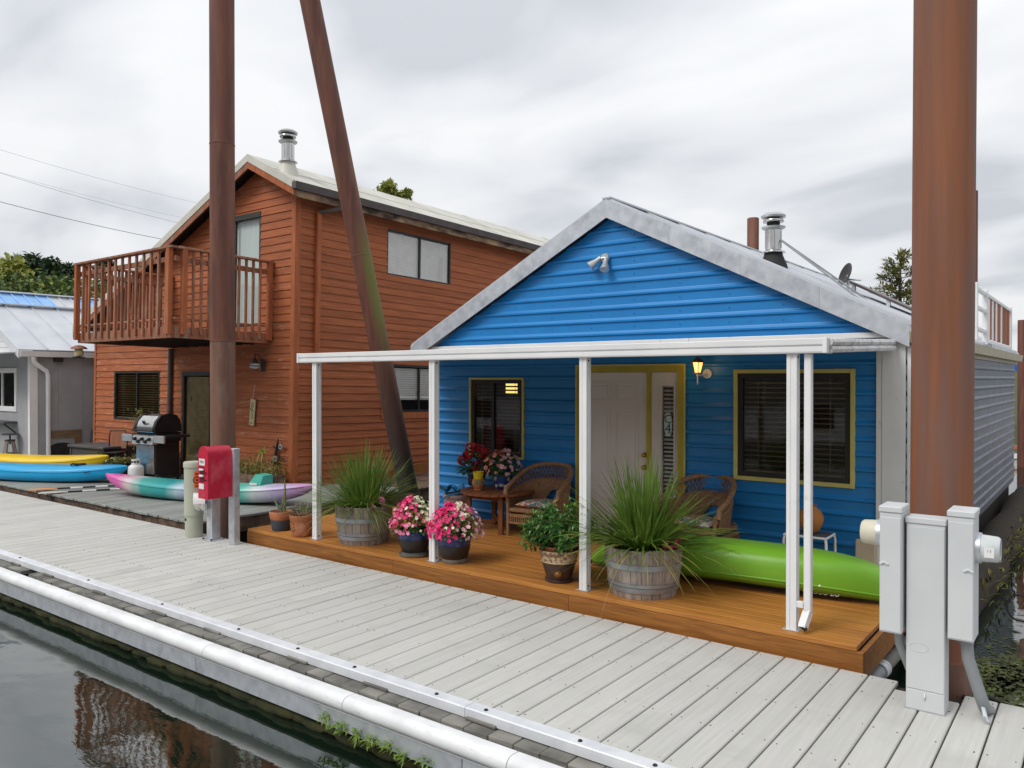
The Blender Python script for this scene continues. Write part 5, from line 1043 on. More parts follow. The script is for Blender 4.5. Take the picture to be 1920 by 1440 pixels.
# galvanised light post
p = PZ(393, 1013, 0)
lp = thing('light_post', 'short galvanised post with a white caged dock light', 'light post', (p.x, p.y+.06, 0), local=True)
w_ = .065; zt2 = .60
build(MB().cbox(-w_, w_, -w_, w_, .012, zt2, .004), 'post', 'galvanised', lp); build(MB().cbox(-.12, .12, -.12, .12, .001, .0115, .002), 'base_plate', 'galvanised', lp)
for dx in (-.095, .095):
    for dy in (-.095, .095): build(MB().cyl((dx, dy, .0115), (dx, dy, .03), .014, n=6), 'bolt', 'black_rubber', lp)
q = V((-.10, -.12, zt2-.02)); ax = (-RT*.75-HD*.5).normalized(); qd = V((q.x, q.y, 0))
def oval(mb, c_, u, v_, n_, prof, m=22):          # stacked ellipses along n_
    o = len(mb.v)
    for (ru, rv, d) in prof:
        for k in range(m): a_ = 2*math.pi*k/m; mb.v.append(c_+u*ru*math.cos(a_)+v_*rv*math.sin(a_)+n_*d)
    L_ = len(prof)
    for i in range(L_-1):
        for k in range(m): mb.f.append((o+i*m+k, o+i*m+(k+1) % m, o+(i+1)*m+(k+1) % m, o+(i+1)*m+k))
    mb.f += [tuple(o+k for k in range(m))[::-1], tuple(o+(L_-1)*m+k for k in range(m))]; return mb
n_ = V((-.55, -.83, 0)); u_ = V((.83, -.55, 0)); vv = V((0, 0, 1)); cc = V((-.06, -.085, zt2-.08))
hd_ = build(oval(MB(), cc, u_, vv, n_, [(.17, .115, 0), (.175, .12, .03), (.165, .11, .05)]), 'light_housing', 'boat_white', lp, smooth=40)
build(oval(MB(), cc, u_, vv, n_, [(.15, .095, .051), (.13, .08, .10), (.07, .04, .13)]), 'lens', mat('frosted', (.72, .70, .62), (.66, .64, .56), rough=.25), hd_, smooth=60)
mb = MB()
for s in (-1, 0, 1): mb.tube([cc+u_*(.15*s*.55)+vv*.1*t+n_*(.055+.085*math.sqrt(max(0, 1-t*t*.95))) for t in (-1, -.7, -.3, 0, .3, .7, 1)], .007, 6)
mb.tube([cc+u_*.155*t+n_*(.055+.085*math.sqrt(max(0, 1-t*t*.95))) for t in (-1, -.7, -.3, 0, .3, .7, 1)], .007, 6); build(mb, 'cage', 'boat_white', hd_)
mb = MB(); 
for i in range(9):
    a_ = math.pi*i/8; mb.v += [cc+u_*.178*math.cos(a_)+vv*.122*math.sin(a_)+n_*.0, cc+u_*.178*math.cos(a_)*.95+vv*.13*math.sin(a_)+n_*.15]
for i in range(8): mb.f.append((2*i, 2*i+2, 2*i+3, 2*i+1))
build(mb, 'hood', 'boat_white', hd_, smooth=60)
# red cabinet on white post
p = PZ(432, 1021, 0)
rc = thing('red_cabinet', 'red plastic fire cabinet with arched top mounted on a white post', 'cabinet', (p.x, p.y, 0), local=True)
zt3 = PY(443, 842, p.y).z; build(MB().cbox(-.045, .085, 0, .09, 0, zt3, .005), 'post', 'galvanised', rc)
zc0, zc1 = PY(410, 932, p.y-.15).z, PY(410, 836, p.y-.15).z; W_ = .19; hw = .105
cx = -.055; prof = [(-hw, zc0), (hw, zc0), (hw, zc1-.13)]+[(hw*math.cos(t*math.pi/10), zc1-.13+.13*math.sin(t*math.pi/10)) for t in range(1, 10)]+[(-hw, zc1-.13)]
Fy0, Fy1 = -.32, -.001
# front of the cabinet looks along -Y; window is a flat maroon plate on the door
cab = build(MB().prism(prof, lambda a, u, w2_: V((cx+u, a, w2_)), Fy0, Fy1), 'case', 'red_plastic', rc, smooth=35)
prof2 = [(-hw*1.07, zc0-.0), (hw*1.07, zc0-.0), (hw*1.07, zc1-.13)]+[(hw*1.07*math.cos(t*math.pi/10), zc1-.13+.14*math.sin(t*math.pi/10)) for t in range(1, 10)]+[(-hw*1.07, zc1-.13)]
dr_ = build(MB().prism(prof2, lambda a, u, w2_: V((cx+u, a, w2_)), Fy0-.04, Fy0-.001), 'door', 'red_plastic', rc, smooth=35)
yf = Fy0-.0405; zm = (zc0+zc1)/2
build(MB().box(cx-.07, cx+.03, yf-.003, yf, zm-.12, zm+.075), 'window_plate', mat('maroon', (.10, .004, .012)), dr_)
for (z0_, z1_) in ((zm+.03, zm+.055), (zm-.05, zm-.025)): build(MB().cbox(cx-.05, cx+.03, yf-.03, yf-.0035, z0_, z1_, .004), 'handle', 'boat_white', dr_)
for (z0_, z1_, x0_, x1_) in ((zc1-.24, zc1-.155, -.085, .045), (zc0+.125, zc0+.195, -.09, .02)): build(MB().box(cx+x0_, cx+x1_, yf-.003, yf-.0004, z0_, z1_), 'label', 'boat_white', dr_)
lettering('FIRE', .05, lambda u, d, w2_: V((cx-.02+u, yf-.0035-d, zc1-.1975+w2_)), 'ink_black', dr_, depth=.0008)
build(MB().cyl((cx+.06, yf-.02, zm+.0), (cx+.06, yf, zm+.0), .012, n=10), 'latch', 'maroon', dr_); build(MB().cyl((cx+.07, yf-.02, zm-.09), (cx+.07, yf, zm-.09), .01, n=10), 'latch', 'maroon', dr_)
# meter pedestal
Ye = 5.79
mp_ = thing('meter_pedestal', 'pale grey electric meter pedestal of three tall boxes on the dock', 'meter pedestal', (PZ(1735, 1335, 0).x, Ye+.1, 0))
x0, x1 = PY(1699, 1150, Ye).x, PY(1772, 1150, Ye).x; zt4 = PY(1735, 972, Ye).z
cb = build(MB().cbox(x0, x1, Ye, Ye+.16, .002, zt4-.04, .004), 'centre_box', 'box_grey', mp_); build(MB().cbox(x0-.006, x1+.006, Ye-.008, Ye+.165, zt4-.039, zt4, .004), 'centre_lid', 'box_grey', mp_)
build(MB().cbox(x0+.004, x1-.004, Ye-.006, Ye-.0005, .14, zt4-.06, .002), 'cover_plate', 'box_grey', cb); build(MB().cbox(x0+.002, x1-.002, Ye-.008, Ye-.0005, .005, .135, .002), 'kick_plate', 'box_grey', cb)
build(MB().tube([(x0+.115, Ye-.007, .12), (x0+.115, Ye-.018, .10), (x0+.115, Ye-.007, .075)], .006, 6), 'hasp', 'galvanised', cb); build(MB().box(x0-.008, x1+.008, Ye-.012, Ye-.0005, .001, .0045), 'foot_flange', 'galvanised', cb)
mb = MB().tube([(x0+.08+.05*math.cos(t*math.pi/6)*1.1, Ye-.0065, .42+.032*math.sin(t*math.pi/6)) for t in range(12)], .0025, 5, closed=True); build(mb, 'stamped_oval', 'box_grey', cb)
Yl = 5.72; x0, x1 = PY(1649, 1060, Yl).x, PY(1690, 1060, Yl).x; z0_, z1_ = PY(1670, 1187, Yl).z, PY(1670, 953, Yl).z
for nm, (xa, xb, za_, zb_, yy) in dict(left_box=(x0, x1, z0_, z1_, Yl), right_box=(PY(1777, 1080, 5.75).x, PY(1826, 1080, 5.75).x, PY(1805, 1203, 5.75).z, PY(1805, 962, 5.75).z, 5.75)).items():
    bb = build(MB().cbox(xa, xb, yy, yy+.23, za_, zb_-.03, .005), 'meter_box', 'box_grey', mp_); build(MB().cbox(xa-.006, xb+.006, yy-.008, yy+.235, zb_-.029, zb_+.012, .006), 'box_lid', 'box_grey', bb)
    build(MB().cbox(xa+.004, xb-.004, yy-.007, yy-.0005, za_+.01, zb_-.06, .003), 'box_door', 'box_grey', bb)
    xs_ = xa+.03 if nm == 'left_box' else xb-.03
    build(MB().tube([(xs_-.025, yy-.008, (za_+zb_)/2+.04), (xs_, yy-.012, (za_+zb_)/2+.055), (xs_+.025, yy-.008, (za_+zb_)/2+.04)], .009, 6), 'pull', 'box_grey', bb)
    sgn = -1 if nm == 'left_box' else 1; xm = xa if sgn < 0 else xb; zc = za_+(zb_-za_)*(.77 if sgn < 0 else .72)
    build(MB().cyl((xm, yy+.11, zc), (xm+sgn*.03, yy+.11, zc), .098, n=24), 'meter_ring', 'galvanised', bb, smooth=40)
    mt = build(MB().tube([(xm+sgn*.03, yy+.11, zc), (xm+sgn*.12, yy+.11, zc), (xm+sgn*.135, yy+.11, zc)], [.088, .082, .07], 24), 'meter_dome', 'meter_glass' if sgn > 0 else mat('cream_plastic', (.66, .63, .50), (.6, .57, .45), rough=.4), bb, smooth=40)
    if sgn > 0: build(MB().obox((xm+.08, yy+.11-.0855, zc-.01), (.028, 0, 0), (0, .001, 0), (0, 0, .032)), 'meter_label', 'boat_white', mt)
    if sgn > 0:
        lettering('1 5', .02, lambda u, d, w2_: V((xm+.08+u, yy+.11-.0867-d, zc+w2_)), 'ink_black', mt, depth=.0004)
        build(MB().tube([(xa+.09, yy+.12, za_), (xa+.1, yy+.13, za_-.14), (xa+.16, yy+.16, za_-.36), (xa+.19, yy+.2, za_-.47), (xa+.2, yy+.28, .02), (xa+.2, yy+.36, -.15)], .038, 14), 'conduit', 'conduit', mp_, smooth=50)
        build(MB().tube([(xa+.09, yy+.12, za_), (xa+.09, yy+.12, za_-.04)], .046, 14), 'conduit_collar', 'conduit', mp_, smooth=50); build(MB().tube([(xa+.175, yy+.18, .085), (xa+.20, yy+.12, .02), (xa+.22, yy+.06, .006)], .014, 8), 'conduit_strap', 'galvanised', mp_)
    else: build(MB().tube([(xb-.04, yy+.12, za_), (xb-.035, yy+.14, za_-.1), (xb+.02, yy+.22, za_-.3), (xb+.05, yy+.42, -.1)], .03, 12), 'conduit', 'conduit', mp_, smooth=50)
# cables and drain pipe in the gap behind the dock
for i, (pts, r2, lab) in enumerate((([PZ(1690, 1300, -.02), PZ(1740, 1310, -.05), PZ(1800, 1305, -.03), PZ(1850, 1318, -.02), PZ(1905, 1332, -.05), PZ(1960, 1350, -.1)], .018, 'thick black cable lying behind the meter pedestal'), ([PZ(1700, 1290, -.06), PZ(1760, 1298, -.03), PZ(1830, 1300, -.04), PZ(1890, 1322, -.06), PZ(1950, 1345, -.1)], .013, 'thinner black cable running beside the thick one'))):
    tag(build(MB().tube(pts, r2, 8), 'cable', 'black_rubber', smooth=60), lab, 'cable')
a, b = PZ(1640, 1268, -.22), PZ(1700, 1205, -.25)
dp = thing('drain_pipe', 'grey plastic drain pipe in the gap right of the porch deck', 'pipe', a)
d = (b-a).normalized(); build(MB().tube([a-d*.5, a+d*.28], .055, 18), 'grey_pipe', 'conduit', dp, smooth=50); build(MB().tube([a+d*.14, a+d*.27], .068, 18), 'coupling', 'box_grey', dp, smooth=50); build(MB().tube([a+d*.281, a+d*1.6], .055, 18), 'old_pipe', 'stone_grey', dp, smooth=50); build(MB().tube([a+d*.235, a+d*.262], .072, 18), 'clamp', 'boat_white', dp, smooth=50)
# float log with weeds along the right side of the blue house
fl_ = thing('float_log', 'mossy float log under the grey metal side wall at the right', 'log', (bxr+.3, 12, -.5))
mb = MB().tube([(bxr+.28+random.uniform(-.04, .04), YB-.2+k*.9, -.34+random.uniform(-.03, .03)) for k in range(14)], [random.uniform(.24, .3) for k in range(14)], 14); build(mb, 'log', 'dark_mud', fl_, smooth=60)
mb = MB(); m2 = MB()
for k in range(2400):
    y_ = YB+1.2+random.random()**.8*10.3; x_ = bxr+.28+random.gauss(.16, .10); (mb if random.random() < .6 else m2).leaf((x_, y_, -.28+random.uniform(-.14, .12)), V((random.uniform(-.2, 1), random.uniform(-.6, .6), random.uniform(.1, 1))), V((0, 0, 1)), random.uniform(.05, .14), random.uniform(.015, .035), .2)
build(mb, 'weeds', 'leaf_olive', fl_, kind='stuff'); build(m2, 'moss_tufts', 'moss', fl_, kind='stuff')
mb = MB()
for k in range(1500):
    c_ = PZ(random.gauss(1890, 45), random.gauss(1275, 26), WZ+.004)
    if c_.x < bxr+.1 or c_.y < 6.3: continue
    a_ = random.uniform(0, 6.28); mb.leaf(c_, V((math.cos(a_), math.sin(a_), 0)), V((0, 0, 1)), random.uniform(.04, .16), random.uniform(.02, .06), 0)
tag(build(mb, 'floating_algae', 'algae', kind='stuff'), 'green algae floating on the water at the lower right', 'algae')
c_ = PZ(1916, 1215, -.38)
lg = tag(build(MB().tube([c_+V((0, -.1, -.2)), c_+V((.05, 0, .02)), c_+V((.3, .3, .06)), c_+V((.7, .8, 0))], [.05, .09, .1, .09], 10), 'drift_log', 'float_wood', smooth=60), 'brown log end in the water at the right edge', 'log')
c_ = PY(1912, 1140, 8.5); tag(build(MB().tube([c_+V((.10*math.cos(t*.5), .0, .12*math.sin(t*.5))) for t in range(11)]+[c_+V((.5, 0, -.4))], .01, 6), 'mooring_rope', 'black_rubber'), 'dark rope loop hanging at the right edge', 'rope')
# weeds on the water side of the dock
for i, (px, py, n_l) in enumerate(((612, 1345, 26), (640, 1362, 34), (672, 1375, 30), (698, 1390, 36), (728, 1398, 26), (757, 1415, 22), (800, 1428, 18))):
    q = PY(px, py, 3.77); t = MB()
    for k in range(n_l):
        a_ = random.uniform(0, 6.28); b_ = q+V((random.gauss(0, .03), random.uniform(-.02, .03), random.gauss(0, .02))); t.leaf(b_, V((math.cos(a_)*.7, -.6+math.sin(a_)*.3, random.uniform(-.5, .6))), V((0, 0, 1)), random.uniform(.04, .085), random.uniform(.012, .022), .2)
    t.tube([q, q+V((0, .06, -.03))], .006, 5)
    tag(build(t, 'weed_tuft', 'leaf_bright', kind='stuff'), ['leftmost bright green weed tuft on the water side of the dock', 'second green weed tuft from the left below the bumper', 'third green weed tuft from the left below the bumper', 'fullest green weed tuft in the row below the bumper', 'fifth green weed tuft from the left below the bumper', 'small separate green weed tuft above the water', 'rightmost faint weed tuft below the bumper'][i], 'weed', 'weeds along the dock')

# ================================================================ PLANTS AND POTS
def blades(mb, c_, n, L0, L1, w0, rad, up0=.25, up1=1., droop=.5, az=None):
    for k in range(n):
        a_ = random.uniform(0, 6.283) if az is None else random.gauss(az, .7); el_ = R(90)*random.uniform(up0, up1); L_ = random.uniform(L0, L1); b_ = c_+V((math.cos(a_)*rad*random.random(), math.sin(a_)*rad*random.random(), 0))
        h_ = V((math.cos(a_), math.sin(a_), 0)); sd_ = V((-math.sin(a_), math.cos(a_), 0)); dz_ = droop*random.uniform(.4, 1.4)*L_*math.cos(el_)**.6; nseg = 6; o_ = len(mb.v); tw = random.uniform(-.5, .5)
        for s in range(nseg+1):
            t = s/nseg; p_ = b_+h_*L_*t*math.cos(el_)+V((0, 0, L_*t*math.sin(el_)-dz_*t*t)); w2_ = w0*(1-t**2.2)*(.55+.45*min(1, t*4))+.0007; sv = (sd_*math.cos(tw*t)+V((0, 0, 1))*math.sin(tw*t))*w2_/2
            mb.v += [p_-sv, p_+sv]
        for s in range(nseg): mb.f.append((o_+2*s, o_+2*s+1, o_+2*s+3, o_+2*s+2))
def blossom(mb, p_, n_, r, petals=5):
    n_ = V(n_).normalized(); u = n_.orthogonal().normalized(); v_ = n_.cross(u); a0 = random.uniform(0, 6.28)
    for k in range(petals): a_ = a0+k*6.283/petals; d = u*math.cos(a_)+v_*math.sin(a_); mb.leaf(p_, d+n_*.35, n_, r, r*.95, .1, .6)
def dome_flowers(parent, c_, R_, H_, cols, n, fr, leafm='leaf_mid', nl=300, ls=.05, sector=None, low=0.05):
    """leaves filling a dome, blossoms on its skin; cols: list of (material, weight, azimuth or None)"""
    lf_ = MB(); fl_ = {m_: MB() for m_, w2_, z_ in cols}
    for k in range(nl):
        d = rnd_dir(); d.z = abs(d.z); q = c_+V((d.x*R_, d.y*R_, d.z*H_))*(random.random()**.4)*.95; lf_.leaf(q, V((d.x, d.y, d.z*.4))+rnd_dir()*.5, V((0, 0, 1)), ls*random.uniform(.7, 1.4), ls*random.uniform(.5, .8), .2)
    mb = MB()
    for k in range(9): d = rnd_dir(); mb.tube([c_-V((0, 0, .03)), c_+V((d.x*R_*.5, d.y*R_*.5, H_*.5)), c_+V((d.x*R_*.8, d.y*R_*.8, H_*.8*abs(d.z)))], [.006, .004, .002], 5)
    build(mb, 'stems', 'leaf_mid', parent); build(lf_, 'leaves', leafm, parent, kind='stuff')
    for m_, w2_, az in cols:
        for k in range(int(n*w2_)):
            a_ = random.uniform(0, 6.283) if az is None else random.gauss(az[0], az[1]); el_ = random.uniform(low, 1.45); d = V((math.cos(a_)*math.cos(el_), math.sin(a_)*math.cos(el_), math.sin(el_))); q = c_+V((d.x*R_, d.y*R_, d.z*H_))*random.uniform(.86, 1.08); blossom(fl_[m_], q, d+rnd_dir()*.5, fr*random.uniform(.7, 1.2))
        if fl_[m_].v: build(fl_[m_], 'blossoms', 'petal_'+m_, parent, kind='stuff')
VA = math.atan2(-HD.y, -HD.x)              # azimuth towards the camera
AL, AR = VA-math.pi/2, VA+math.pi/2        # azimuths towards picture left and right
def barrel(label, px, py, wpx, hpx, grass):
    c_, r0 = foot(px, py, wpx, DZ); t = thing('barrel_planter', label, 'planter', (c_.x, c_.y, DZ), local=True, group='half barrel planters with spiky grass')
    h_ = hpx*dep(c_)/FPX; rt = r0; rb_ = r0*.83; n = 22; rad = lambda z: rb_+(rt-rb_)*math.sin(min(1, z/h_)*math.pi/2)
    ga = 2*math.pi/n; gap = .012
    for k in range(n):
        a0, a1 = k*ga+gap/2, (k+1)*ga-gap/2; mb = MB(); zz = [0, h_*.33, h_*.66, h_+random.uniform(-.006, .006)]
        for z in zz:
            for a_, rr_ in ((a0, rad(z)), (a1, rad(z)), (a1, rad(z)-.025), (a0, rad(z)-.025)): mb.v.append(V((rr_*math.cos(a_), rr_*math.sin(a_), z)))
        for i in range(3):
            for j in range(4): mb.f.append((i*4+j, i*4+(j+1) % 4, i*4+4+(j+1) % 4, i*4+4+j))
        mb.f += [(3, 2, 1, 0), (12, 13, 14, 15)]; build(mb, 'stave', 'barrel_oak', t)
    for z0_, z1_ in ((.13*h_, .23*h_), (.245*h_, .32*h_), (.60*h_, .71*h_)):
        build(MB().lathe([(rad(z0_)+.003, z0_), (rad(z0_)+.007, z0_), (rad(z1_)+.007, z1_), (rad(z1_)+.003, z1_)], (0, 0, 0), 44, cap=False), 'hoop', 'barrel_hoop', t, smooth=40)
    build(MB().cyl((0, 0, h_*.8), (0, 0, h_*.86), rt-.03, n=24), 'soil', 'soil', t)
    grass(t, V((0, 0, h_*.86)), rt, h_)
    return t
def grass_r(t, c_, rt, h_):
    mb = MB(); blades(mb, c_, 400, .6, 1.08, .024, rt*.45, .26, .97, .36); blades(mb, c_, 130, .6, .98, .024, rt*.45, .16, .5, .36); build(mb, 'grass_blades', 'grass_blade', t, kind='stuff')
    mb = MB(); blades(mb, c_, 44, .6, .95, .016, rt*.5, .06, .4, .38); blades(mb, c_, 6, .4, .6, .014, rt*.6, .02, .2, 1.0); build(mb, 'pale_blades', 'grass_pale', t, kind='stuff')
    mb = MB()
    for a_ in (AR-.6, AR-.3, AR-.05, AR-.9, VA+.5): 
        for k in range(7): blossom(mb, c_+V((math.cos(a_)*rt*.85, math.sin(a_)*rt*.85, .05+random.uniform(-.02, .06)))+rnd_dir()*.03, V((-HD.x, -HD.y, .6))+rnd_dir(), .02)
    build(mb, 'blossoms', 'petal_hot_pink', t, kind='stuff')
def grass_l(t, c_, rt, h_):
    mb = MB(); blades(mb, c_, 460, .6, .98, .017, rt*.5, .24, .98, .26); blades(mb, c_, 170, .55, .9, .016, rt*.55, .06, .45, .4); build(mb, 'grass_blades', 'grass_blade', t, kind='stuff')
    mb = MB(); blades(mb, c_, 100, .6, .95, .010, rt*.5, .05, .75, .4); build(mb, 'pale_blades', 'grass_pale', t, kind='stuff')
    mb = MB()
    for a_, z_ in ((VA-.5, .02), (VA+.35, .05), (VA+.95, .11), (VA+.45, .07), (VA+.9, .14)):
        for k in range(8): blossom(mb, c_+V((math.cos(a_)*rt*.9, math.sin(a_)*rt*.9, z_))+rnd_dir()*.04, V((-HD.x, -HD.y, .6))+rnd_dir(), .022)
    build(mb, 'blossoms', 'petal_soft_pink', t, kind='stuff'); mb = MB()
    for k in range(90): a_ = random.uniform(0, 6.28); mb.leaf(c_+V((math.cos(a_)*rt*.85, math.sin(a_)*rt*.85, random.uniform(0, .08))), rnd_dir()+V((0, 0, .4)), V((0, 0, 1)), .05, .03)
    build(mb, 'leaves', 'leaf_mid', t, kind='stuff')
barrel('half whiskey barrel planter with spiky grass beside the left porch post', 672, 1026, 107, 70, grass_l)
barrel('nearest half barrel planter with long arching grass before the white door', 1219, 1130, 146, 90, grass_r)
def pot(name, label, cat, px, py, wpx, hpx, z, prof, parts, loc=None, group=None):
    """prof: (radius, height) fractions; parts: (name, from, to, material) along the profile"""
    if loc is None: c_, r0 = foot(px, py, wpx*.8, z); r0 = wpx*dep(c_)/FPX/2
    else: c_ = V(loc); r0 = wpx*dep(c_)/FPX/2
    h_ = hpx*dep(c_)/FPX; t = thing(name, label, cat, (c_.x, c_.y, z), local=True, group=group)
    for nm, i0, i1, m_ in parts: build(MB().lathe([(r*r0, zz*h_) for r, zz in prof[i0:i1+1]], (0, 0, 0), 32, cap=(i0 == 0)), nm, m_, t, smooth=45)
    build(MB().cyl((0, 0, h_*.86), (0, 0, h_*.9), prof[-1][0]*r0*.86, n=20), 'soil', 'soil', t)
    return t, V((0, 0, h_*.9)), r0, h_
navy = [(.72, 0), (.76, .04), (.78, .16), (.80, .17), (.97, .55), (1.0, .66), (.985, .70), (1.02, .74), (1.0, .80), (1.03, .84), (.97, .93), (1.0, .96), (1.0, 1.0), (.9, 1.0), (.88, .85)]
nparts = [('foot_band', 0, 2, 'stone_grey'), ('body', 2, 5, 'glaze_black'), ('shoulder', 5, 10, 'glaze_cobalt'), ('rim', 10, 14, 'glaze_navy')]
def wave_band(t, r0, h_, z, m_='glaze_blue'):
    build(MB().tube([V((r0*1.035*math.cos(k*math.pi/36), r0*1.035*math.sin(k*math.pi/36), z+.012*abs(math.sin(k*.9)))) for k in range(72)], .005, 5, closed=True), 'wave_band', m_, t)
t, c_, r0, h_ = pot('flower_pot', 'navy glazed pot on a saucer with pink and white flowers left of the second post', 'flower pot', 774, 1046, 60, 50, DZ, navy, nparts); wave_band(t, r0, h_, h_*.86)
build(MB().lathe([(r0*.9, .0), (r0*1.0, .03), (r0*.97, .032), (r0*.85, .012)], (0, 0, 0), 28), 'saucer', 'stone_grey', t, smooth=50)
dome_flowers(t, c_, .27, .38, [('soft_pink', .34, (AL+.2, .75)), ('hot_pink', .34, (AL+.3, .7)), ('cream', .40, (AR-.4, .6))], 330, .025, nl=520, ls=.05)
t, c_, r0, h_ = pot('flower_pot', 'navy glazed pot with hot pink, white and pale pink flowers right of the second post', 'flower pot', 850, 1059, 62, 52, DZ, navy, nparts); wave_band(t, r0, h_, h_*.86)
dome_flowers(t, c_, .31, .36, [('hot_pink', .72, (AL+.45, .75)), ('cream', .14, (AR-.7, .5)), ('pale_pink', .26, (AR-.1, .55))], 350, .025, nl=520, ls=.05)
terra = [(.66, 0), (.72, .03), (.93, .78), (1.0, .80), (1.02, .98), (.93, 1.0), (.88, .86)]
t, c_, r0, h_ = pot('succulent_pot', 'terracotta pot with black leaf emblem and a spiny grey succulent', 'plant pot', 561, 1008, 45, 40, DZ, [(.66, 0), (.78, .08), (.93, .55), (.95, .80), (1.0, .83), (1.03, .97), (.95, 1.0), (.88, .86)], [('pot', 0, 7, 'terracotta')])
mb = MB()
for k in range(7):
    a_ = VA-.62+.07*(k % 2)-.03*k*.5; z_ = h_*(.25+.07*k); rr_ = r0*(.86+.012*k)+.004; e = V((rr_*math.cos(a_), rr_*math.sin(a_), z_)); mb.leaf(e, V((-math.sin(a_)*(1 if k % 2 else -1), math.cos(a_)*(1 if k % 2 else -1), .6)), V((math.cos(a_), math.sin(a_), 0)), .035, .018, 0)
build(mb, 'leaf_emblem', 'ink_black', t)
mb = MB()
for k in range(420):
    d = rnd_dir(); d.z = abs(d.z); f_ = random.random()**.5; q = c_+V((d.x*r0*1.25*f_, d.y*r0*1.25*f_, d.z*.17*f_)); mb.leaf(q, d+rnd_dir()*.5, V((0, 0, 1)), .05, .012, .1)
build(mb, 'spiny_stems', mat('dry_succulent', (.26, .22, .15), (.17, .17, .10), rough=.8, ns=30), t, kind='stuff')
t, c_, r0, h_ = pot('agave_pot', 'terracotta rimmed pot with dark painted base and thin upright leaves', 'plant pot', 522, 997, 43, 36, DZ, [(.72, 0), (.76, .04), (.90, .58), (.92, .60), (.98, .72), (1.02, .95), (.96, 1.0), (.88, .86)], [('painted_base', 0, 2, mat('slate_paint', (.045, .06, .085), (.06, .075, .1), rough=.6)), ('rim', 2, 7, 'terracotta')])
mb = MB()
for a_, l_, e_ in ((AL, .30, 1.1), (AL+.4, .22, 1.2), (AR, .34, 1.42), (VA, .2, 1.3), (AR-.6, .18, 1.0), (AL-.4, .16, .9), (AR+.5, .24, 1.25)): mb.tube([c_, c_+V((math.cos(a_)*math.cos(e_)*l_*.5, math.sin(a_)*math.cos(e_)*l_*.5, math.sin(e_)*l_*.5)), c_+V((math.cos(a_)*math.cos(e_)*l_*1.05, math.sin(a_)*math.cos(e_)*l_*1.05, math.sin(e_)*l_*.95))], [.011, .008, .001], 6)
build(mb, 'agave_leaves', mat('agave', (.16, .22, .15), (.22, .28, .2), rough=.5), t, smooth=60); build(MB().tube([c_+V((.05, .02, 0)), c_+V((.06, .02, .3)), c_+V((.05, .02, .46))], [.018, .014, .004], 8), 'flower_stalk', 'leaf_olive', t, smooth=60)
t, c_, r0, h_ = pot('shrub_pot', 'brown glazed pot with cream relief band holding a glossy green shrub', 'plant pot', 1050, 1096, 76, 60, DZ, [(.62, 0), (.70, .03), (.70, .09), (.62, .10), (.86, .62), (.87, .64), (.98, .94), (1.0, 1.0), (.9, 1.0), (.86, .86)], [('base', 0, 4, 'glaze_brown'), ('relief_band', 4, 7, 'slip_cream'), ('rim', 7, 9, 'terracotta')])
build(MB().lathe([(r0*.80, h_*.95), (r0*.84, h_*1.12), (r0*.78, h_*1.12), (r0*.74, h_*.95)], (0, 0, 0), 28, cap=False), 'liner_pot', 'terracotta', t, smooth=50); build(MB().tube([V((r0*.875*math.cos(k*math.pi/24), r0*.875*math.sin(k*math.pi/24), h_*.635)) for k in range(48)], .006, 5, closed=True), 'rope_line', 'paper_tan', t)
a_ = VA-.1; build(MB().sphere(V((r0*.74*math.cos(a_), r0*.74*math.sin(a_), h_*.3)), .05, 12, 8, (.9, .9, .75)), 'drip_spot', mat('amber_glaze', (.20, .09, .01), (.14, .06, .01), rough=.25), t, smooth=60)
c2 = c_+V((0, 0, .02)); mb = MB(); lf_ = MB(); ends = []
for k in range(46):
    d = rnd_dir(); d.z = abs(d.z)*.9+.05; e = c2+V((d.x*.36, d.y*.36, d.z*.40+.05)); mb.tube([c2+V((d.x*.04, d.y*.04, 0)), c2+(e-c2)*.55+V((0, 0, .05)), e], [.008, .005, .002], 5); ends.append((c2, e))
build(mb, 'branches', 'bark', t)
for k in range(1900):
    b_, e = random.choice(ends); q = b_+(e-b_)*random.uniform(.45, 1.08)+rnd_dir()*.045; lf_.leaf(q, (e-b_).normalized()*.5+rnd_dir(), V((0, 0, 1)), random.uniform(.055, .09), random.uniform(.024, .038), .25)
build(lf_, 'leaves', 'leaf_dark', t, kind='stuff'); lf_ = MB()
for k in range(130): b_, e = random.choice(ends); q = e+rnd_dir()*.05+V((0, 0, .02)); lf_.leaf(q, rnd_dir()+V((0, 0, .8)), V((0, 0, 1)), .05, .022, .25)
build(lf_, 'young_leaves', 'leaf_bright', t, kind='stuff')

# ---------------------------------------------------------------- table, chairs and what stands on them
TC = V((PY(913, 920, 8.15).x+.06, 8.30, DZ)); TR = .50; TH = .53
tb = thing('round_table', 'low round slatted wooden table under the left porch window', 'table', TC, R(20), local=True)
top_ = MB(); n = 9
for k in range(n):
    x0 = -TR+2*TR*k/n+.004; x1 = -TR+2*TR*(k+1)/n-.004; xm = max(abs(x0), abs(x1)); 
    f0 = math.sqrt(max(0, TR*TR-x0*x0)); f1 = math.sqrt(max(0, TR*TR-x1*x1)); xc = (x0+x1)/2; fc = math.sqrt(max(.001, TR*TR-xc*xc))
    vs = [(x0, -f0, 0), (xc, -fc, 0), (x1, -f1, 0), (x1, f1, 0), (xc, fc, 0), (x0, f0, 0)]; mb = MB(); mb.add([V((a_, b_, TH-.028)) for a_, b_, q in vs]+[V((a_, b_, TH)) for a_, b_, q in vs], [(5, 4, 3, 2, 1, 0), (6, 7, 8, 9, 10, 11)]+[(i, (i+1) % 6, 6+(i+1) % 6, 6+i) for i in range(6)]); build(mb, 'top_slat', 'teak', tb)
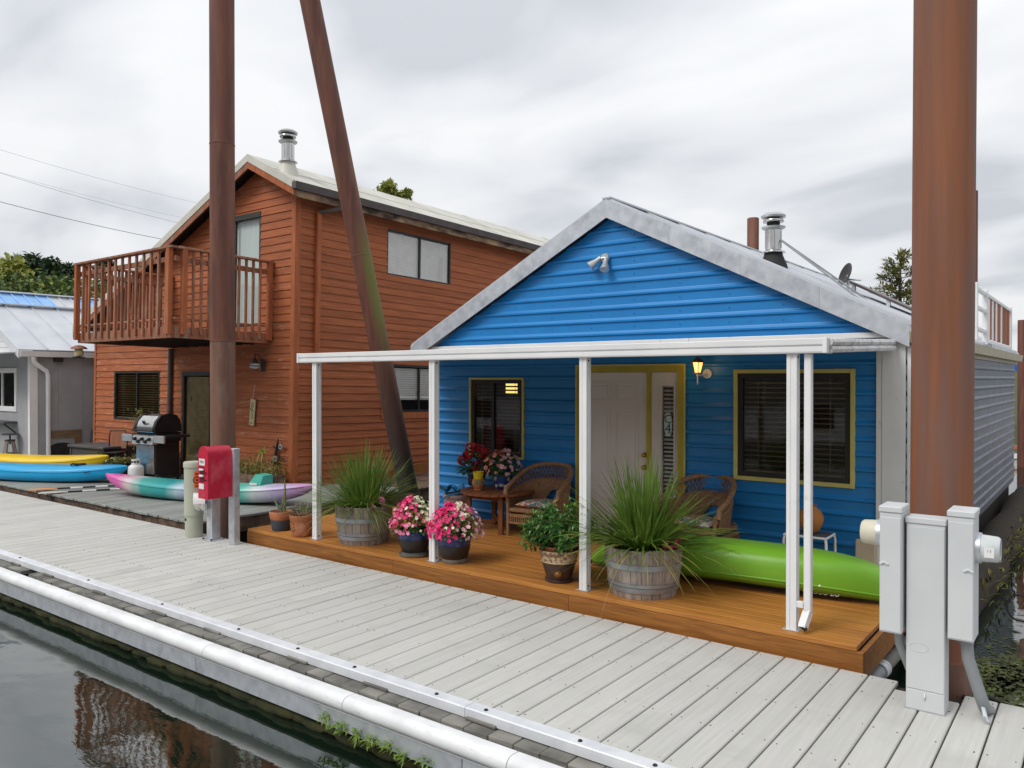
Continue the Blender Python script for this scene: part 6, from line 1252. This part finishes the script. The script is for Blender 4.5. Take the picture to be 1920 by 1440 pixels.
for k in range(4):
    a_ = R(45)+k*math.pi/2-R(20); x_, y_ = .38*math.cos(a_), .38*math.sin(a_); build(MB().cbox(x_-.03, x_+.03, y_-.03, y_+.03, 0, TH-.029, .004), 'leg', 'teak', tb)
    a2 = a_+math.pi/2; build(MB().bar((.36*math.cos(a_), .36*math.sin(a_), TH-.07), (.36*math.cos(a2), .36*math.sin(a2), TH-.07), .022, .075), 'apron', 'teak', tb); 
for k in (0, 1): a_ = R(45)+k*math.pi/2-R(20); build(MB().bar((.35*math.cos(a_), .35*math.sin(a_), .12+.03*k), (-.35*math.cos(a_), -.35*math.sin(a_), .12+.03*k), .025, .03), 'stretcher', 'teak', tb)
TZ = DZ+TH+.0005
def tp(px, back): return V((PY(px, 900, TC.y+back).x, TC.y+back, TZ))
# geranium in dark blue pot
q = tp(893, .16); t, c_, r0, h_ = pot('geranium_pot', 'dark blue daisy pot with a scarlet geranium on the round table', 'flower pot', 0, 0, 34, 27, TZ, [(.78, 0), (.9, .1), (1, .6), (.97, .95), (.9, 1), (.85, .9)], [('pot', 0, 5, 'glaze_navy')], loc=q)
dome_flowers(t, c_, .24, .30, [('scarlet', .5, None)], 20, .02, leafm='leaf_dark', nl=260, ls=.085)
mb = MB()
for a_, z_, f in ((AL, .34, .09), (VA, .36, .02), (AR, .29, .12), (AL, .17, .19), (AR-.4, .20, .08), (AL+.8, .25, .16), (VA, .10, .12), (AR, .12, .16)):
    q = c_+V((math.cos(a_)*f, math.sin(a_)*f, z_))
    for k in range(30): d = rnd_dir(); blossom(mb, q+d*.064, d, .027)
build(mb, 'flower_heads', 'petal_scarlet', t, kind='stuff')
# yellow cup in terracotta pot
q = tp(897, -.20); t, c_, r0, h_ = pot('yellow_cup', 'small yellow cup nested in a painted terracotta pot at the table edge', 'pot', 0, 0, 24, 22, TZ, [(.62, 0), (.72, .06), (.6, .12), (.98, .5), (1.0, .7), (.88, 1.0), (.8, .9)], [('terracotta_pot', 0, 6, print_mat('painted_clay', [(.45, .15, .06), (.5, .18, .06), (.42, .13, .05), (.55, .3, .05), (.12, .2, .12)], 22))], loc=q)
build(MB().lathe([(r0*.68, h_*.86), (r0*.86, h_*1.6), (r0*.80, h_*1.6), (r0*.6, h_*.9)], (0, 0, 0), 24), 'cup', mat('yellow_glaze', (.75, .58, .02), (.7, .52, .02), rough=.3), t, smooth=50)
# begonia in daisy pot
q = tp(942, .10); t, c_, r0, h_ = pot('begonia_pot', 'blue pot painted with white daisies holding salmon pink begonias', 'flower pot', 0, 0, 36, 27, TZ, [(.6, 0), (.72, .08), (.98, .55), (1.0, .75), (.95, 1.0), (.88, .9)], [('pot', 0, 5, 'glaze_blue')], loc=q)
for a_, z_ in ((VA-.15, .36), (VA+.65, .75), (VA-.75, .78), (VA+.35, .28), (VA-.8, .3), (VA+1.3, .5), (VA+2.2, .6), (VA+3.1, .6), (VA-1.6, .5)):
    rr_ = r0*(.66+.36*min(1, z_*1.5))+.004; n_ = V((math.cos(a_), math.sin(a_), -.15)); p_ = V((rr_*math.cos(a_), rr_*math.sin(a_), z_*h_)); u = V((-math.sin(a_), math.cos(a_), 0)); v_ = V((0, 0, 1)); mb = MB()
    for k in range(9): b_ = k*.698; mb.leaf(p_+n_*.003, u*math.cos(b_)+v_*math.sin(b_), n_, .035, .012, 0, .6)
    ds2 = build(mb, 'painted_daisy', 'boat_white', t); build(MB().sphere(p_+n_*.003, .008, 8, 5), 'daisy_centre', 'yellow_glaze', ds2)
dome_flowers(t, c_, .28, .34, [('salmon', .35, (AL+.3, .7)), ('pale_pink', .35, (AR-.3, .8))], 120, .034, leafm='leaf_dark', nl=300, ls=.08)
cush = print_mat('floral_cloth', [(.62, .58, .52), (.68, .64, .58), (.55, .06, .07), (.05, .25, .33), (.62, .58, .52), (.70, .30, .08), (.10, .22, .12), (.65, .62, .56), (.45, .1, .14)], 30)
def chair_wicker(label, loc, rz, clabel):
    t = thing('wicker_chair', label, 'chair', loc, rz, 'wicker armchairs on the porch', local=True)     # front looks along -y
    SW, SD, SH = .335, .28, .36
    U = []                               # plan of the back: from front-left arm round the back to front-right
    N_ = 28
    for k in range(N_+1):
        s = -1+2*k/N_; a_ = s*math.pi*.5; 
        x_ = (SW+.03)*math.sin(a_)*(1.0 if abs(s) < .75 else 1.0); y_ = -.27+.60*max(0, math.cos(a_))**.72
        U.append((x_, y_, 1-abs(s)))
    tp_ = lambda f: .60+.27*(1-(1-min(1, f*1.25))**2.0); lean = lambda z: max(0, z-SH)*.16
    def pt(k, z): x_, y_, f = U[k]; n_ = V((x_, y_+.05, 0)).normalized(); return V((x_, y_, z))+n_*lean(z)*(.5+.5*f)
    rim = [pt(k, tp_(U[k][2])) for k in range(N_+1)]; rim = [rim[0]+V((0, -.02, -.1))]+rim+[rim[-1]+V((0, -.02, -.1))]
    build(MB().tube(rim, .030, 8), 'rim_roll', 'wicker', t, smooth=60)
    mid = lambda f: SH+.02+(tp_(f)-SH)*.58
    mb = MB(); rows = 7
    for k in range(N_):
        for r2 in range(rows):
            f0, f1 = U[k][2], U[k+1][2]; za, zb = [SH-.02+(mid(f)-SH+.02)*r2/rows for f in (f0, f1)], [SH-.02+(mid(f)-SH+.02)*(r2+1)/rows for f in (f0, f1)]
            if abs(k+.5-N_/2) < 3.0 and r2 < 4 and not (r2 == 3 and abs(k+.5-N_/2) > 2): continue
            a0, a1, b1, b0 = pt(k, za[0]), pt(k+1, za[1]), pt(k+1, zb[1]), pt(k, zb[0]); n_ = (a1-a0).cross(b0-a0).normalized()*.007*(1 if (k+r2) % 2 else .35); m_ = (a1-a0).cross(b0-a0).normalized()*.012
            mb.hexa([a0-m_, a1-m_, a1+n_, a0+n_, b0-m_, b1-m_, b1+n_, b0+n_])
    build(mb, 'woven_back', 'wicker', t)
    mb = MB()
    for k in range(N_+1):
        for sgn in (-1, 1):
            j = k+sgn*2
            if 0 <= j <= N_: mb.tube([pt(k, mid(U[k][2])), pt(j, tp_(U[j][2]))], .0055, 5)
    build(mb, 'open_lattice', 'wicker', t); build(MB().tube([pt(k, mid(U[k][2])) for k in range(N_+1)], .012, 6), 'lattice_rail', 'wicker', t)
    hole = [pt(int(N_/2+round(3.0*math.cos(b_))), SH+(mid(1)-SH)*.62*math.sin(b_)) for b_ in [i*math.pi/8 for i in range(9)]]; build(MB().tube(hole, .014, 6), 'arch_trim', 'wicker', t)
    build(MB().cbox(-SW, SW, -SD-.03, SD, SH-.05, SH, .01), 'seat', 'wicker', t)
    mb = MB(); 
    for z_, hh_ in ((SH-.09, .04), (SH-.185, .025)):
        mb.bar((-SW, -SD-.03, z_), (SW, -SD-.03, z_), .02, hh_); mb.bar((-SW, -SD-.03, z_), (-SW, SD, z_), .02, hh_); mb.bar((SW, -SD-.03, z_), (SW, SD, z_), .02, hh_)
    for k in range(23): x_ = -SW+.02+k*(2*SW-.04)/22; mb.bar((x_, -SD-.03, SH-.08), (x_, -SD-.03, SH-.19), .014, .012)
    for k in range(16):
        y_ = -SD+k*(2*SD)/15
        for x_ in (-SW, SW): mb.bar((x_, y_, SH-.08), (x_, y_, SH-.19), .012, .014, up=(0, 1, 0))
    build(mb, 'apron', 'wicker', t)
    for s in (-1, 1):
        build(MB().tube([(s*SW, -SD-.03, 0), (s*SW, -SD-.03, SH), (s*(SW+.025), -SD-.02, .54)], [.019, .022, .024], 8), 'front_leg', 'wicker', t, smooth=60); build(MB().tube([(s*(SW-.02), SD+.06, 0), (s*(SW-.05), SD, SH-.02), (s*(SW-.06), SD-.0, SH+.02)], [.017, .02, .02], 8), 'rear_leg', 'wicker', t, smooth=60)
        build(MB().tube([(s*SW, -SD-.03, .12), (s*SW, -SD+.1, SH-.18)], .010, 6), 'brace', 'wicker', t)
    # cushion lies on the seat: its own thing
    M_ = Matrix.Rotation(rz, 3, 'Z'); c_ = V(loc)+M_ @ V((0, -.02, SH+.002)); cu = MB(); n = 14
    for sgn in (0, 1):
        for i in range(n+1):
            for j in range(n+1):
                u, v_ = -1+2*i/n, -1+2*j/n; e = max(abs(u), abs(v_)); z_ = .035+(.045*(1-e**4)+.004*math.sin(u*5+v_*3)+.006 if sgn else -.035*(1-e**8)); q_ = V((u*.265*(1-.03*v_*v_), v_*.25*(1-.03*u*u), z_)); cu.v.append(M_ @ q_+c_)
    m2 = (n+1)**2
    for sgn in (0, 1):
        for i in range(n):
            for j in range(n): a_ = sgn*m2+i*(n+1)+j; f = (a_, a_+n+1, a_+n+2, a_+1); cu.f.append(f if sgn else f[::-1])
    rimi = [i*(n+1) for i in range(n+1)]+[n*(n+1)+j for j in range(1, n+1)]+[i*(n+1)+n for i in range(n-1, -1, -1)]+[j for j in range(n-1, 0, -1)]
    for i in range(len(rimi)): a_, b_ = rimi[i], rimi[(i+1) % len(rimi)]; cu.f.append((a_, b_, b_+m2, a_+m2))
    tag(build(cu, 'seat_cushion', cush, smooth=60), clabel, 'cushion', 'floral seat cushions'); return t
chair_wicker('brown wicker armchair beside the round table left of the door', (PY(1017, 900, 8.38).x, 8.38, DZ), R(6), 'floral cushion on the wicker chair beside the round table')
chair_wicker('brown wicker armchair behind the grass barrel right of the door', (PY(1312, 900, 8.42).x, 8.42, DZ), R(-4), 'floral cushion on the wicker chair right of the door')
# pinkish tub with blue bag behind the second post
q = PY(868, 940, 8.35); tu = thing('plastic_tub', 'pale pinkish plastic tub behind the round table', 'tub', (q.x-.12, 8.38, DZ), local=True)
build(MB().lathe([(.16, 0), (.20, .36), (.215, .36), (.215, .39), (.19, .39), (.15, .02)], (0, 0, 0), 20), 'body', mat('pink_grey', (.48, .36, .34), (.42, .31, .3), rough=.5), tu, smooth=50); build(MB().tube([V((.2*math.cos(k*.35), .2*math.sin(k*.35), .39)) for k in range(18)], .012, 6, closed=True), 'rim', 'pink_grey', tu)
mb = MB(); c_ = V((q.x-.16, 8.36, DZ+.44))
for i in range(9):
    for j in range(7): mb.v.append(c_+V(((i-4)*.05, (j-3)*.04, .05+.04*math.sin(i*1.7+j)+.03*math.cos(j*2.1)-abs(i-4)*.012)))
for i in range(8):
    for j in range(6): mb.f.append((i*7+j, i*7+j+1, i*7+j+8, i*7+j+7))
tag(build(mb, 'blue_bag', 'blue_cloth', smooth=60), 'crumpled blue bag on the tub by the wall', 'bag')
tag(build(MB().tube([c_+V((.2, -.05, .0)), c_+V((.05, -.22, -.04)), c_+V((-.12, -.28, -.2)), c_+V((-.2, -.3, -.43))], .012, 8), 'garden_hose', 'blue_cloth', smooth=60), 'blue green hose curving down beside the second post', 'hose')
# green kayak, upside down
def kayak(name, label, m_, centre, length, width, h_hull, h_deck, rz, flip=False, sag=.06, local_parts=None, ns=30, roll=0., pit=0.):
    t = thing(name, label, 'kayak', centre, rz, local=True); t.rotation_euler.x = roll; t.rotation_euler.y = pit
    mb = MB(); m2 = 28
    for i in range(ns+1):
        s = -1+2*i/ns; s2 = s*.985; wv = width/2*max(.02, (1-abs(s2)**2.4))**.8; rk = sag*abs(s2)**2.5
        zb = rk+h_hull*.9*abs(s2)**7; zs = h_hull+rk*1.1; zd = zs+h_deck*(1-abs(s2)**2)**.5*(1-.15*(1-abs(s2)))
        for k in range(m2):
            a_ = 2*math.pi*k/m2; cy, sz = math.cos(a_), math.sin(a_); y_ = wv*math.copysign(abs(cy)**(.55 if sz < 0 else .8), cy)
            z_ = zs+(zd-zs)*abs(sz)**.9 if sz >= 0 else zs-(zs-zb)*abs(sz)**.62
            mb.v.append(V((s*length/2, y_, -z_+h_hull+h_deck if flip else z_)))
    for i in range(ns):
        for k in range(m2): mb.f.append((i*m2+k, i*m2+(k+1) % m2, (i+1)*m2+(k+1) % m2, (i+1)*m2+k))
    mb.f += [tuple(range(m2))[::-1], tuple(ns*m2+k for k in range(m2))]
    build(mb, 'hull', m_, t, smooth=60)
    zseam = (h_deck if flip else h_hull)
    for sy in (-1, 1):
        pts = []
        for i in range(1, ns):
            s = -1+2*i/ns; s2 = s*.985; wv = width/2*max(.02, (1-abs(s2)**2.4))**.8; rk = sag*abs(s2)**2.5*1.1; pts.append(V((s*length/2, sy*(wv+.001), (h_deck-rk) if flip else h_hull+rk)))
        build(MB().tube(pts, .008, 6), 'seam_rail', m_, t, smooth=60)
    return t
p_, e_ = PZ(1180, 1083, DZ), PZ(1640, 1124, DZ)
ang = math.atan2(e_.y-p_.y, e_.x-p_.x); mid_ = V((-2.95, 7.62, DZ))
gk = kayak('green_kayak', 'lime green kayak lying upside down on the porch deck', 'green_plastic', (-2.92, 7.52, DZ+.03), 3.15, .62, .26, .13, R(7), flip=True, sag=.10)
lettering('OZ OGGICO', .055, lambda u, d, w2_: V((.80-u, -.205-d-abs(u)*.0, .045-w2_)), 'boat_white', gk)
for x_ in (.45, .62, .80): build(MB().sphere((x_, -.265, .115), .012, 8, 6), 'bolt', 'boat_white', gk)
build(MB().tube([(-1.5, -.02, .08), (-1.56, -.03, .02), (-1.58, .02, -.01)], .012, 6), 'toggle_handle', 'black_rubber', gk)
# white metal stool with clay vase
q = PY(1522, 995, 8.5)
sx = thing('metal_stool', 'small white metal stool with dark top behind the downspout', 'stool', (q.x, 8.42, DZ), local=True)
hs_ = q.z-DZ-.01
build(MB().cbox(-.2, .2, -.15, .15, hs_-.006, hs_, .003), 'top', 'plastic_box', sx); build(MB().tube([(-.21, -.16, hs_-.015), (.21, -.16, hs_-.015), (.21, .16, hs_-.015), (-.21, .16, hs_-.015)], .013, 8, closed=True), 'rim', 'white_paint', sx)
for x_ in (-.2, .2):
    for y_ in (-.15, .15): build(MB().tube([(x_, y_, hs_-.015), (x_*1.06, y_*1.06, hs_-.06), (x_*1.08, y_*1.08, 0)], .014, 8), 'leg', 'white_paint', sx, smooth=60)
vz = DZ+hs_+.001
vs_ = thing('clay_vase', 'round orange clay vase on the white metal stool', 'vase', (PY(1520, 970, 8.42).x, 8.42, vz), local=True)
build(MB().lathe([(.05, 0), (.09, .04), (.125, .12), (.13, .17), (.10, .235), (.06, .26), (.055, .285), (.065, .295), (.05, .29), (.045, .25)], (0, 0, 0), 28), 'body', 'clay', vs_, smooth=60)

# ================================================================ THINGS ON THE GREY DECK
gz0 = GZ+.002
tie = bands_mat('swirled_plastic', [(0, (.62, .07, .36)), (.10, (.64, .12, .40)), (.17, (.60, .52, .52)), (.25, (.05, .36, .32)), (.36, (.02, .32, .33)), (.44, (.40, .55, .60)), (.52, (.28, .25, .62)), (.60, (.30, .30, .62)), (.66, (.06, .45, .36)), (.72, (.10, .48, .40)), (.80, (.55, .60, .62)), (.88, (.45, .38, .60)), (1, (.62, .28, .52))], 0, (-2.2, 2.2), .35, .16, 2.2)
pa, pb2 = PZ(205, 912, .32), PZ(640, 930, .28)
A_, B_ = V((-14.55, 6.98, 0)), V((-10.35, 8.30, 0)); ang = math.atan2(B_.y-A_.y, B_.x-A_.x)
tk = kayak('swirl_kayak', 'sit on top kayak swirled pink, teal and purple on the grey deck', tie, ((A_+B_).x/2, (A_+B_).y/2, gz0+.0), (B_-A_).length, .72, .22, .10, ang, sag=.13)
build(MB().hexa([(1.0, -.18, .29), (1.26, -.18, .29), (1.26, .18, .29), (1.0, .18, .29), (1.14, -.12, .50), (1.30, -.13, .48), (1.30, .13, .48), (1.14, .12, .50)]), 'backrest', mat('teal_plastic', (.05, .40, .32), (.08, .46, .38), rough=.35), tk); build(MB().cbox(1.08, 1.22, -.19, -.186, .33, .37, .001), 'tag', 'boat_white', tk)
bk = kayak('blue_kayak', 'bright cyan kayak on the grey deck at the left', 'cyan_plastic', (-17.35, 7.13, gz0), 3.6, .74, .22, .13, R(27), sag=.10)
# make the cyan and yellow boats point along the deck
build(MB().lathe([(.11, .33), (.115, .35), (.10, .37), (.02, .375)], (.75, 0, 0), 20), 'hatch', 'black_rubber', bk, smooth=50); build(MB().tube([(.62, -.1, .35), (.7, -.16, .38), (.82, -.14, .37)], .02, 6), 'handle', 'black_rubber', bk); build(MB().tube([(.2+i*.09, -.30+.012*(i % 2), .235+.01*(i % 2)) for i in range(12)], .008, 5), 'deck_cord', 'black_rubber', bk)
yk = kayak('yellow_kayak', 'yellow kayak behind the cyan one on the grey deck', 'yellow_plastic', (-19.3, 7.75, gz0), 3.5, .74, .24, .14, R(27), sag=.12)
build(oval(MB(), V((.45, 0, .315)), V((1, 0, 0)), V((0, 1, 0)), V((0, 0, 1)), [(.30, .19, 0), (.30, .19, .025), (.24, .14, .035)]), 'cockpit_cover', 'black_rubber', yk, smooth=40)
def paddle(label, a, b, blade_m, shaft_m):
    a, b = V(a), V(b); d = (b-a).normalized(); t = thing('paddle', label, 'paddle', a, group='kayak paddles'); side = d.cross(V((0, 0, 1))).normalized()
    n = 8; pts = [a+(b-a)*k/n for k in range(n+1)]
    for k in range(n): build(MB().cyl(pts[k], pts[k+1], .016, n=8), 'shaft_section', 'boat_white' if k % 2 else 'black_rubber', t, smooth=60)
    for e, dd in ((a, -d), (b, d)):
        mb = MB(); prof = [(0, .02), (.08, .05), (.2, .085), (.34, .085), (.44, .06), (.48, .015)]
        for z_ in (-.004, .006):
            for u, w2_ in prof: mb.v += [e+dd*u+side*w2_+V((0, 0, z_+.03*(w2_**2)*20*.3)), e+dd*u-side*w2_+V((0, 0, z_+.03*(w2_**2)*20*.3))]
        L_ = len(prof)*2
        for s in (0, 1):
            for k in range(len(prof)-1): f = (s*L_+2*k, s*L_+2*k+1, s*L_+2*k+3, s*L_+2*k+2); mb.f.append(f)
        for k in range(len(prof)-1): mb.f += [(2*k, 2*k+2, L_+2*k+2, L_+2*k), (2*k+1, L_+2*k+1, L_+2*k+3, 2*k+3)]
        build(mb, 'blade', blade_m, t)
    return t
paddle('orange bladed kayak paddle lying between the cyan and swirled kayaks', PZ(108, 916, GZ+.03), PZ(292, 907, GZ+.03), 'orange_plastic', None)
paddle('pale bladed kayak paddle nearest the dock edge', PZ(128, 922, GZ+.02), PZ(330, 911, GZ+.02), mat('pale_blade', (.62, .55, .50), (.55, .48, .44), rough=.5), None)
# grill
gq = PZ(283, 903, GZ); 
gr = thing('gas_grill', 'black gas grill with stainless lid front and side shelves', 'grill', (gq.x-.18, gq.y+.25, GZ), R(5), local=True)
GWd, GD = .33, .27
build(MB().cbox(-GWd, GWd, -GD, GD, .12, .80, .008), 'cabinet', 'black_paint', gr); build(MB().cbox(-GWd-.03, GWd+.03, -GD-.02, GD+.02, .06, .118, .008), 'base_tray', 'matte_black', gr)
build(MB().cbox(-GWd+.03, GWd-.03, -GD-.025, -GD-.002, .15, .74, .006), 'cabinet_door', 'stainless', gr)
build(MB().prism([(-GD-.09, .76), (-GD-.06, .93), (-GD+.02, .95), (-GD+.02, .76)], lambda a_, u, w2_: V((a_, u, w2_)), -GWd-.02, GWd+.02), 'control_panel', 'silver_paint', gr)
for k in range(5): x_ = -.24+.12*k; z_ = .87 if k % 2 == 0 else .82; build(MB().cyl((x_, -GD-.07, z_), (x_, -GD-.125, z_-.01), .036, .03, 14), 'knob', 'black_paint', gr, smooth=40)
build(MB().cbox(-GWd-.02, GWd+.02, -GD+.021, GD+.02, .801, .99, .008), 'firebox', 'black_paint', gr)
lp_ = [(-.29, 1.0), (-.31, 1.07), (-.26, 1.22), (-.16, 1.33), (.02, 1.37), (.18, 1.34), (.27, 1.22), (.29, 1.02), (.29, 1.0)]
lid = build(MB().prism(lp_, lambda a_, u, w2_: V((a_, u, w2_)), -.28, .28), 'lid', 'stainless', gr, smooth=35)
for x_ in (-.36, .281): build(MB().prism([(u*1.03, 1.0+(w2_-1.0)*1.03) for u, w2_ in lp_], lambda a_, u, w2_: V((a_, u, w2_)), x_, x_+.079), 'lid_end', 'black_paint', lid, smooth=35)
build(MB().cbox(-.36, .36, -.37, -.325, 1.02, 1.055, .008), 'lid_handle', 'black_paint', lid)
build(MB().cyl((0, -.295, 1.205), (0, -.315, 1.195), .05, n=16), 'thermometer', 'silver_paint', lid, smooth=40); build(MB().cyl((0, -.316, 1.195), (0, -.319, 1.1935), .042, n=16), 'dial', 'ink_black', lid)
for s in (-1, 1): sh = build(MB().cbox(s*.36 if s > 0 else -.72, .72 if s > 0 else -.36, -GD-.04, GD-.02, .90, .95, .008), 'side_shelf', 'black_paint', gr); build(MB().cbox(s*.37 if s > 0 else -.71, .71 if s > 0 else -.37, -GD-.08, -GD-.041, .80, .948, .006), 'shelf_front', 'silver_paint', sh)
for s in (-1, 1): build(MB().cyl((s*(GWd+.0), -GD+.04, .075), (s*(GWd+.05), -GD+.04, .075), .075, n=20), 'wheel', 'black_rubber', gr, smooth=40); build(MB().cyl((s*(GWd+.0505), -GD+.04, .075), (s*(GWd+.056), -GD+.04, .075), .04, n=14), 'hub_cap', 'stone_grey', gr)
for s in (-1, 1): build(MB().box(s*GWd-.02, s*GWd+.02, GD-.06, GD-.02, 0, .06), 'foot', 'black_paint', gr)
c_, r0 = foot(249, 906, 24, GZ)
pt_ = thing('propane_tank', 'white propane tank beside the grill', 'tank', (c_.x, c_.y, GZ), local=True); r0 = .15
build(MB().lathe([(r0*.7, 0), (r0*.75, .03), (r0*.72, .04)], (0, 0, 0), 24), 'foot_ring', 'boat_white', pt_, smooth=40); build(MB().lathe([(r0*.6, .035), (r0*.95, .08), (r0, .12), (r0, .28), (r0*.9, .33), (r0*.5, .37), (.02, .38)], (0, 0, 0), 24), 'body', 'boat_white', pt_, smooth=60)
build(MB().lathe([(r0*.55, .37), (r0*.55, .47), (r0*.51, .47), (r0*.51, .37)], (0, 0, 0), 20, cap=False), 'collar', 'boat_white', pt_, smooth=40); build(MB().cyl((0, 0, .38), (0, 0, .44), .025, n=10), 'valve', 'brass', pt_)
for k in range(3): a_ = VA-.5+k*.7; e = V((r0*.552*math.cos(a_), r0*.552*math.sin(a_), .42)); build(MB().obox(e, V((-math.sin(a_)*.02, math.cos(a_)*.02, 0)), V((math.cos(a_)*.002, math.sin(a_)*.002, 0)), V((0, 0, .018))), 'collar_slot', 'ink_black', pt_)
# deck storage box
a = PZ(137, 876, GZ); b = PZ(200, 880, GZ)
db = thing('deck_box', 'low dark grey slatted storage box by the red house', 'storage box', ((a+b)/2+V((.3, .35, 0)), ), ) if False else thing('deck_box', 'low dark grey slatted storage box by the red house', 'storage box', ((a.x+b.x)/2+.2, (a.y+b.y)/2+.2, GZ), R(4), local=True)
for k in range(4): build(MB().cbox(-.70, .70, -.36, .36, .03+k*.115, .03+k*.115+.11, .008), 'slat_row', 'plastic_box', db)
for x_ in (-.69, .69):
    for y_ in (-.35, .35): build(MB().cbox(x_-.03, x_+.03, y_-.03, y_+.03, 0, .49, .006), 'corner_post', 'plastic_box', db)
build(MB().cbox(-.76, .76, -.42, .42, .4905, .55, .012), 'lid', 'plastic_box', db)
# pots by the grill
c_, r0 = foot(222, 908, 42, GZ); r0 = .3
c_ = PZ(214, 897, GZ)+HD*.2; t = thing('black_planter', 'black round planter with low white flowers beside the propane tank', 'planter', (c_.x, c_.y, GZ), local=True)
build(MB().lathe([(.2, 0), (.27, .05), (.29, .26), (.305, .32), (.28, .32), (.26, .26)], (0, 0, 0), 26), 'pot', 'matte_black', t, smooth=50); dome_flowers(t, V((0, 0, .28)), .30, .14, [('cream', .3, None)], 60, .018, leafm='leaf_olive', nl=420, ls=.06)
t = thing('chartreuse_shrub', 'bright yellow green potted shrub behind the propane tank', 'plant', (c_.x+.35, c_.y+.75, GZ), local=True)
build(MB().lathe([(.13, 0), (.18, .26), (.19, .28), (.16, .28)], (0, 0, 0), 20), 'pot', 'glaze_black', t, smooth=50); dome_flowers(t, V((0, 0, .42)), .20, .30, [], 0, .02, leafm='leaf_bright', nl=700, ls=.05)
q = PY(252, 800, YR-.4); t = thing('climbing_plant', 'thin yellow green climbing plant against the red wall left of the grill', 'plant', (q.x+.3, YR-.45, GZ), local=True)
build(MB().lathe([(.13, 0), (.17, .25), (.15, .25)], (0, 0, 0), 18), 'pot', 'terracotta', t, smooth=50); build(MB().tube([(0, 0, .2), (.03, .05, .7), (0, .05, 1.3)], .012, 6), 'stem', 'bark', t); mb = MB()
for k in range(260): z_ = random.uniform(.3, 1.42); mb.leaf(V((random.gauss(0, .1), random.gauss(0, .08), z_)), rnd_dir(), V((0, 0, 1)), .08, .035, .2)
build(mb, 'leaves', 'leaf_olive', t, kind='stuff')
q = PY(213, 830, YR-.6); t = thing('metal_chair', 'rusty metal hoop back chair behind the grill', 'chair', (q.x, YR-.62, GZ), R(30), local=True)
build(MB().tube([(-.22, .2, 0), (-.22, .2, .75), (-.19, .2, .9), (.19, .2, .9), (.22, .2, .75), (.22, .2, 0)], .014, 8), 'back_hoop', 'matte_black', t); build(MB().box(-.19, .19, .195, .205, .5, .87), 'back_panel', 'weathered_red', t); build(MB().cbox(-.23, .23, -.22, .2, .42, .44, .004), 'seat', 'matte_black', t)
for x_ in (-.21, .21): build(MB().cyl((x_, -.2, 0), (x_, -.2, .42), .013, n=8), 'front_leg', 'matte_black', t)
# planter bed along the red wall
q = PY(478, 895, YR-.3)
t = thing('wall_planter', 'long low planter of yellow green leaves along the red wall', 'planter', (q.x, YR-.35, GZ), local=True)
build(MB().cbox(-.75, .75, -.2, .2, 0, .28, .008), 'box', 'float_wood', t); mb = MB(); m2 = MB()
for k in range(1100): mb.leaf(V((random.uniform(-.78, .8), random.gauss(0, .13), .28+abs(random.gauss(0, .12)))), rnd_dir()+V((0, 0, .6)), V((0, 0, 1)), random.uniform(.04, .08), .03, .2)
for k in range(9): x_ = random.uniform(-.7, .7); m2.tube([(x_, 0, .25), (x_+random.uniform(-.05, .05), 0, .45), (x_+random.uniform(-.1, .1), 0, random.uniform(.5, .75))], [.006, .004, .002], 5)
build(mb, 'leaves', 'leaf_olive', t, kind='stuff'); build(m2, 'dry_stalks', 'grass_pale', t, kind='stuff')
q = PY(500, 872, YR-.3); mb = MB(); t = thing('tall_weed', 'tall drooping green weed in the planter by the red corner', 'plant', (q.x, YR-.36, GZ+.28), local=True); build(MB().tube([(0, 0, 0), (.03, 0, .25), (-.02, 0, .45)], [.008, .006, .003], 6), 'stem', 'leaf_olive', t); blades(mb, V((-.02, 0, .44)), 16, .15, .3, .03, .02, .0, .6, 1.2); build(mb, 'leaves', 'leaf_bright', t, kind='stuff')
# driftwood planks leaning at the red side wall
a, b = PX(745, 885, XW+.5), PX(800, 872, XW+.35); tag(build(MB().bar(a, b, .06, .16), 'leaning_plank', 'orange_plastic' if False else 'fascia_wood'), 'orange plank lying along the red side wall behind the grass', 'plank')
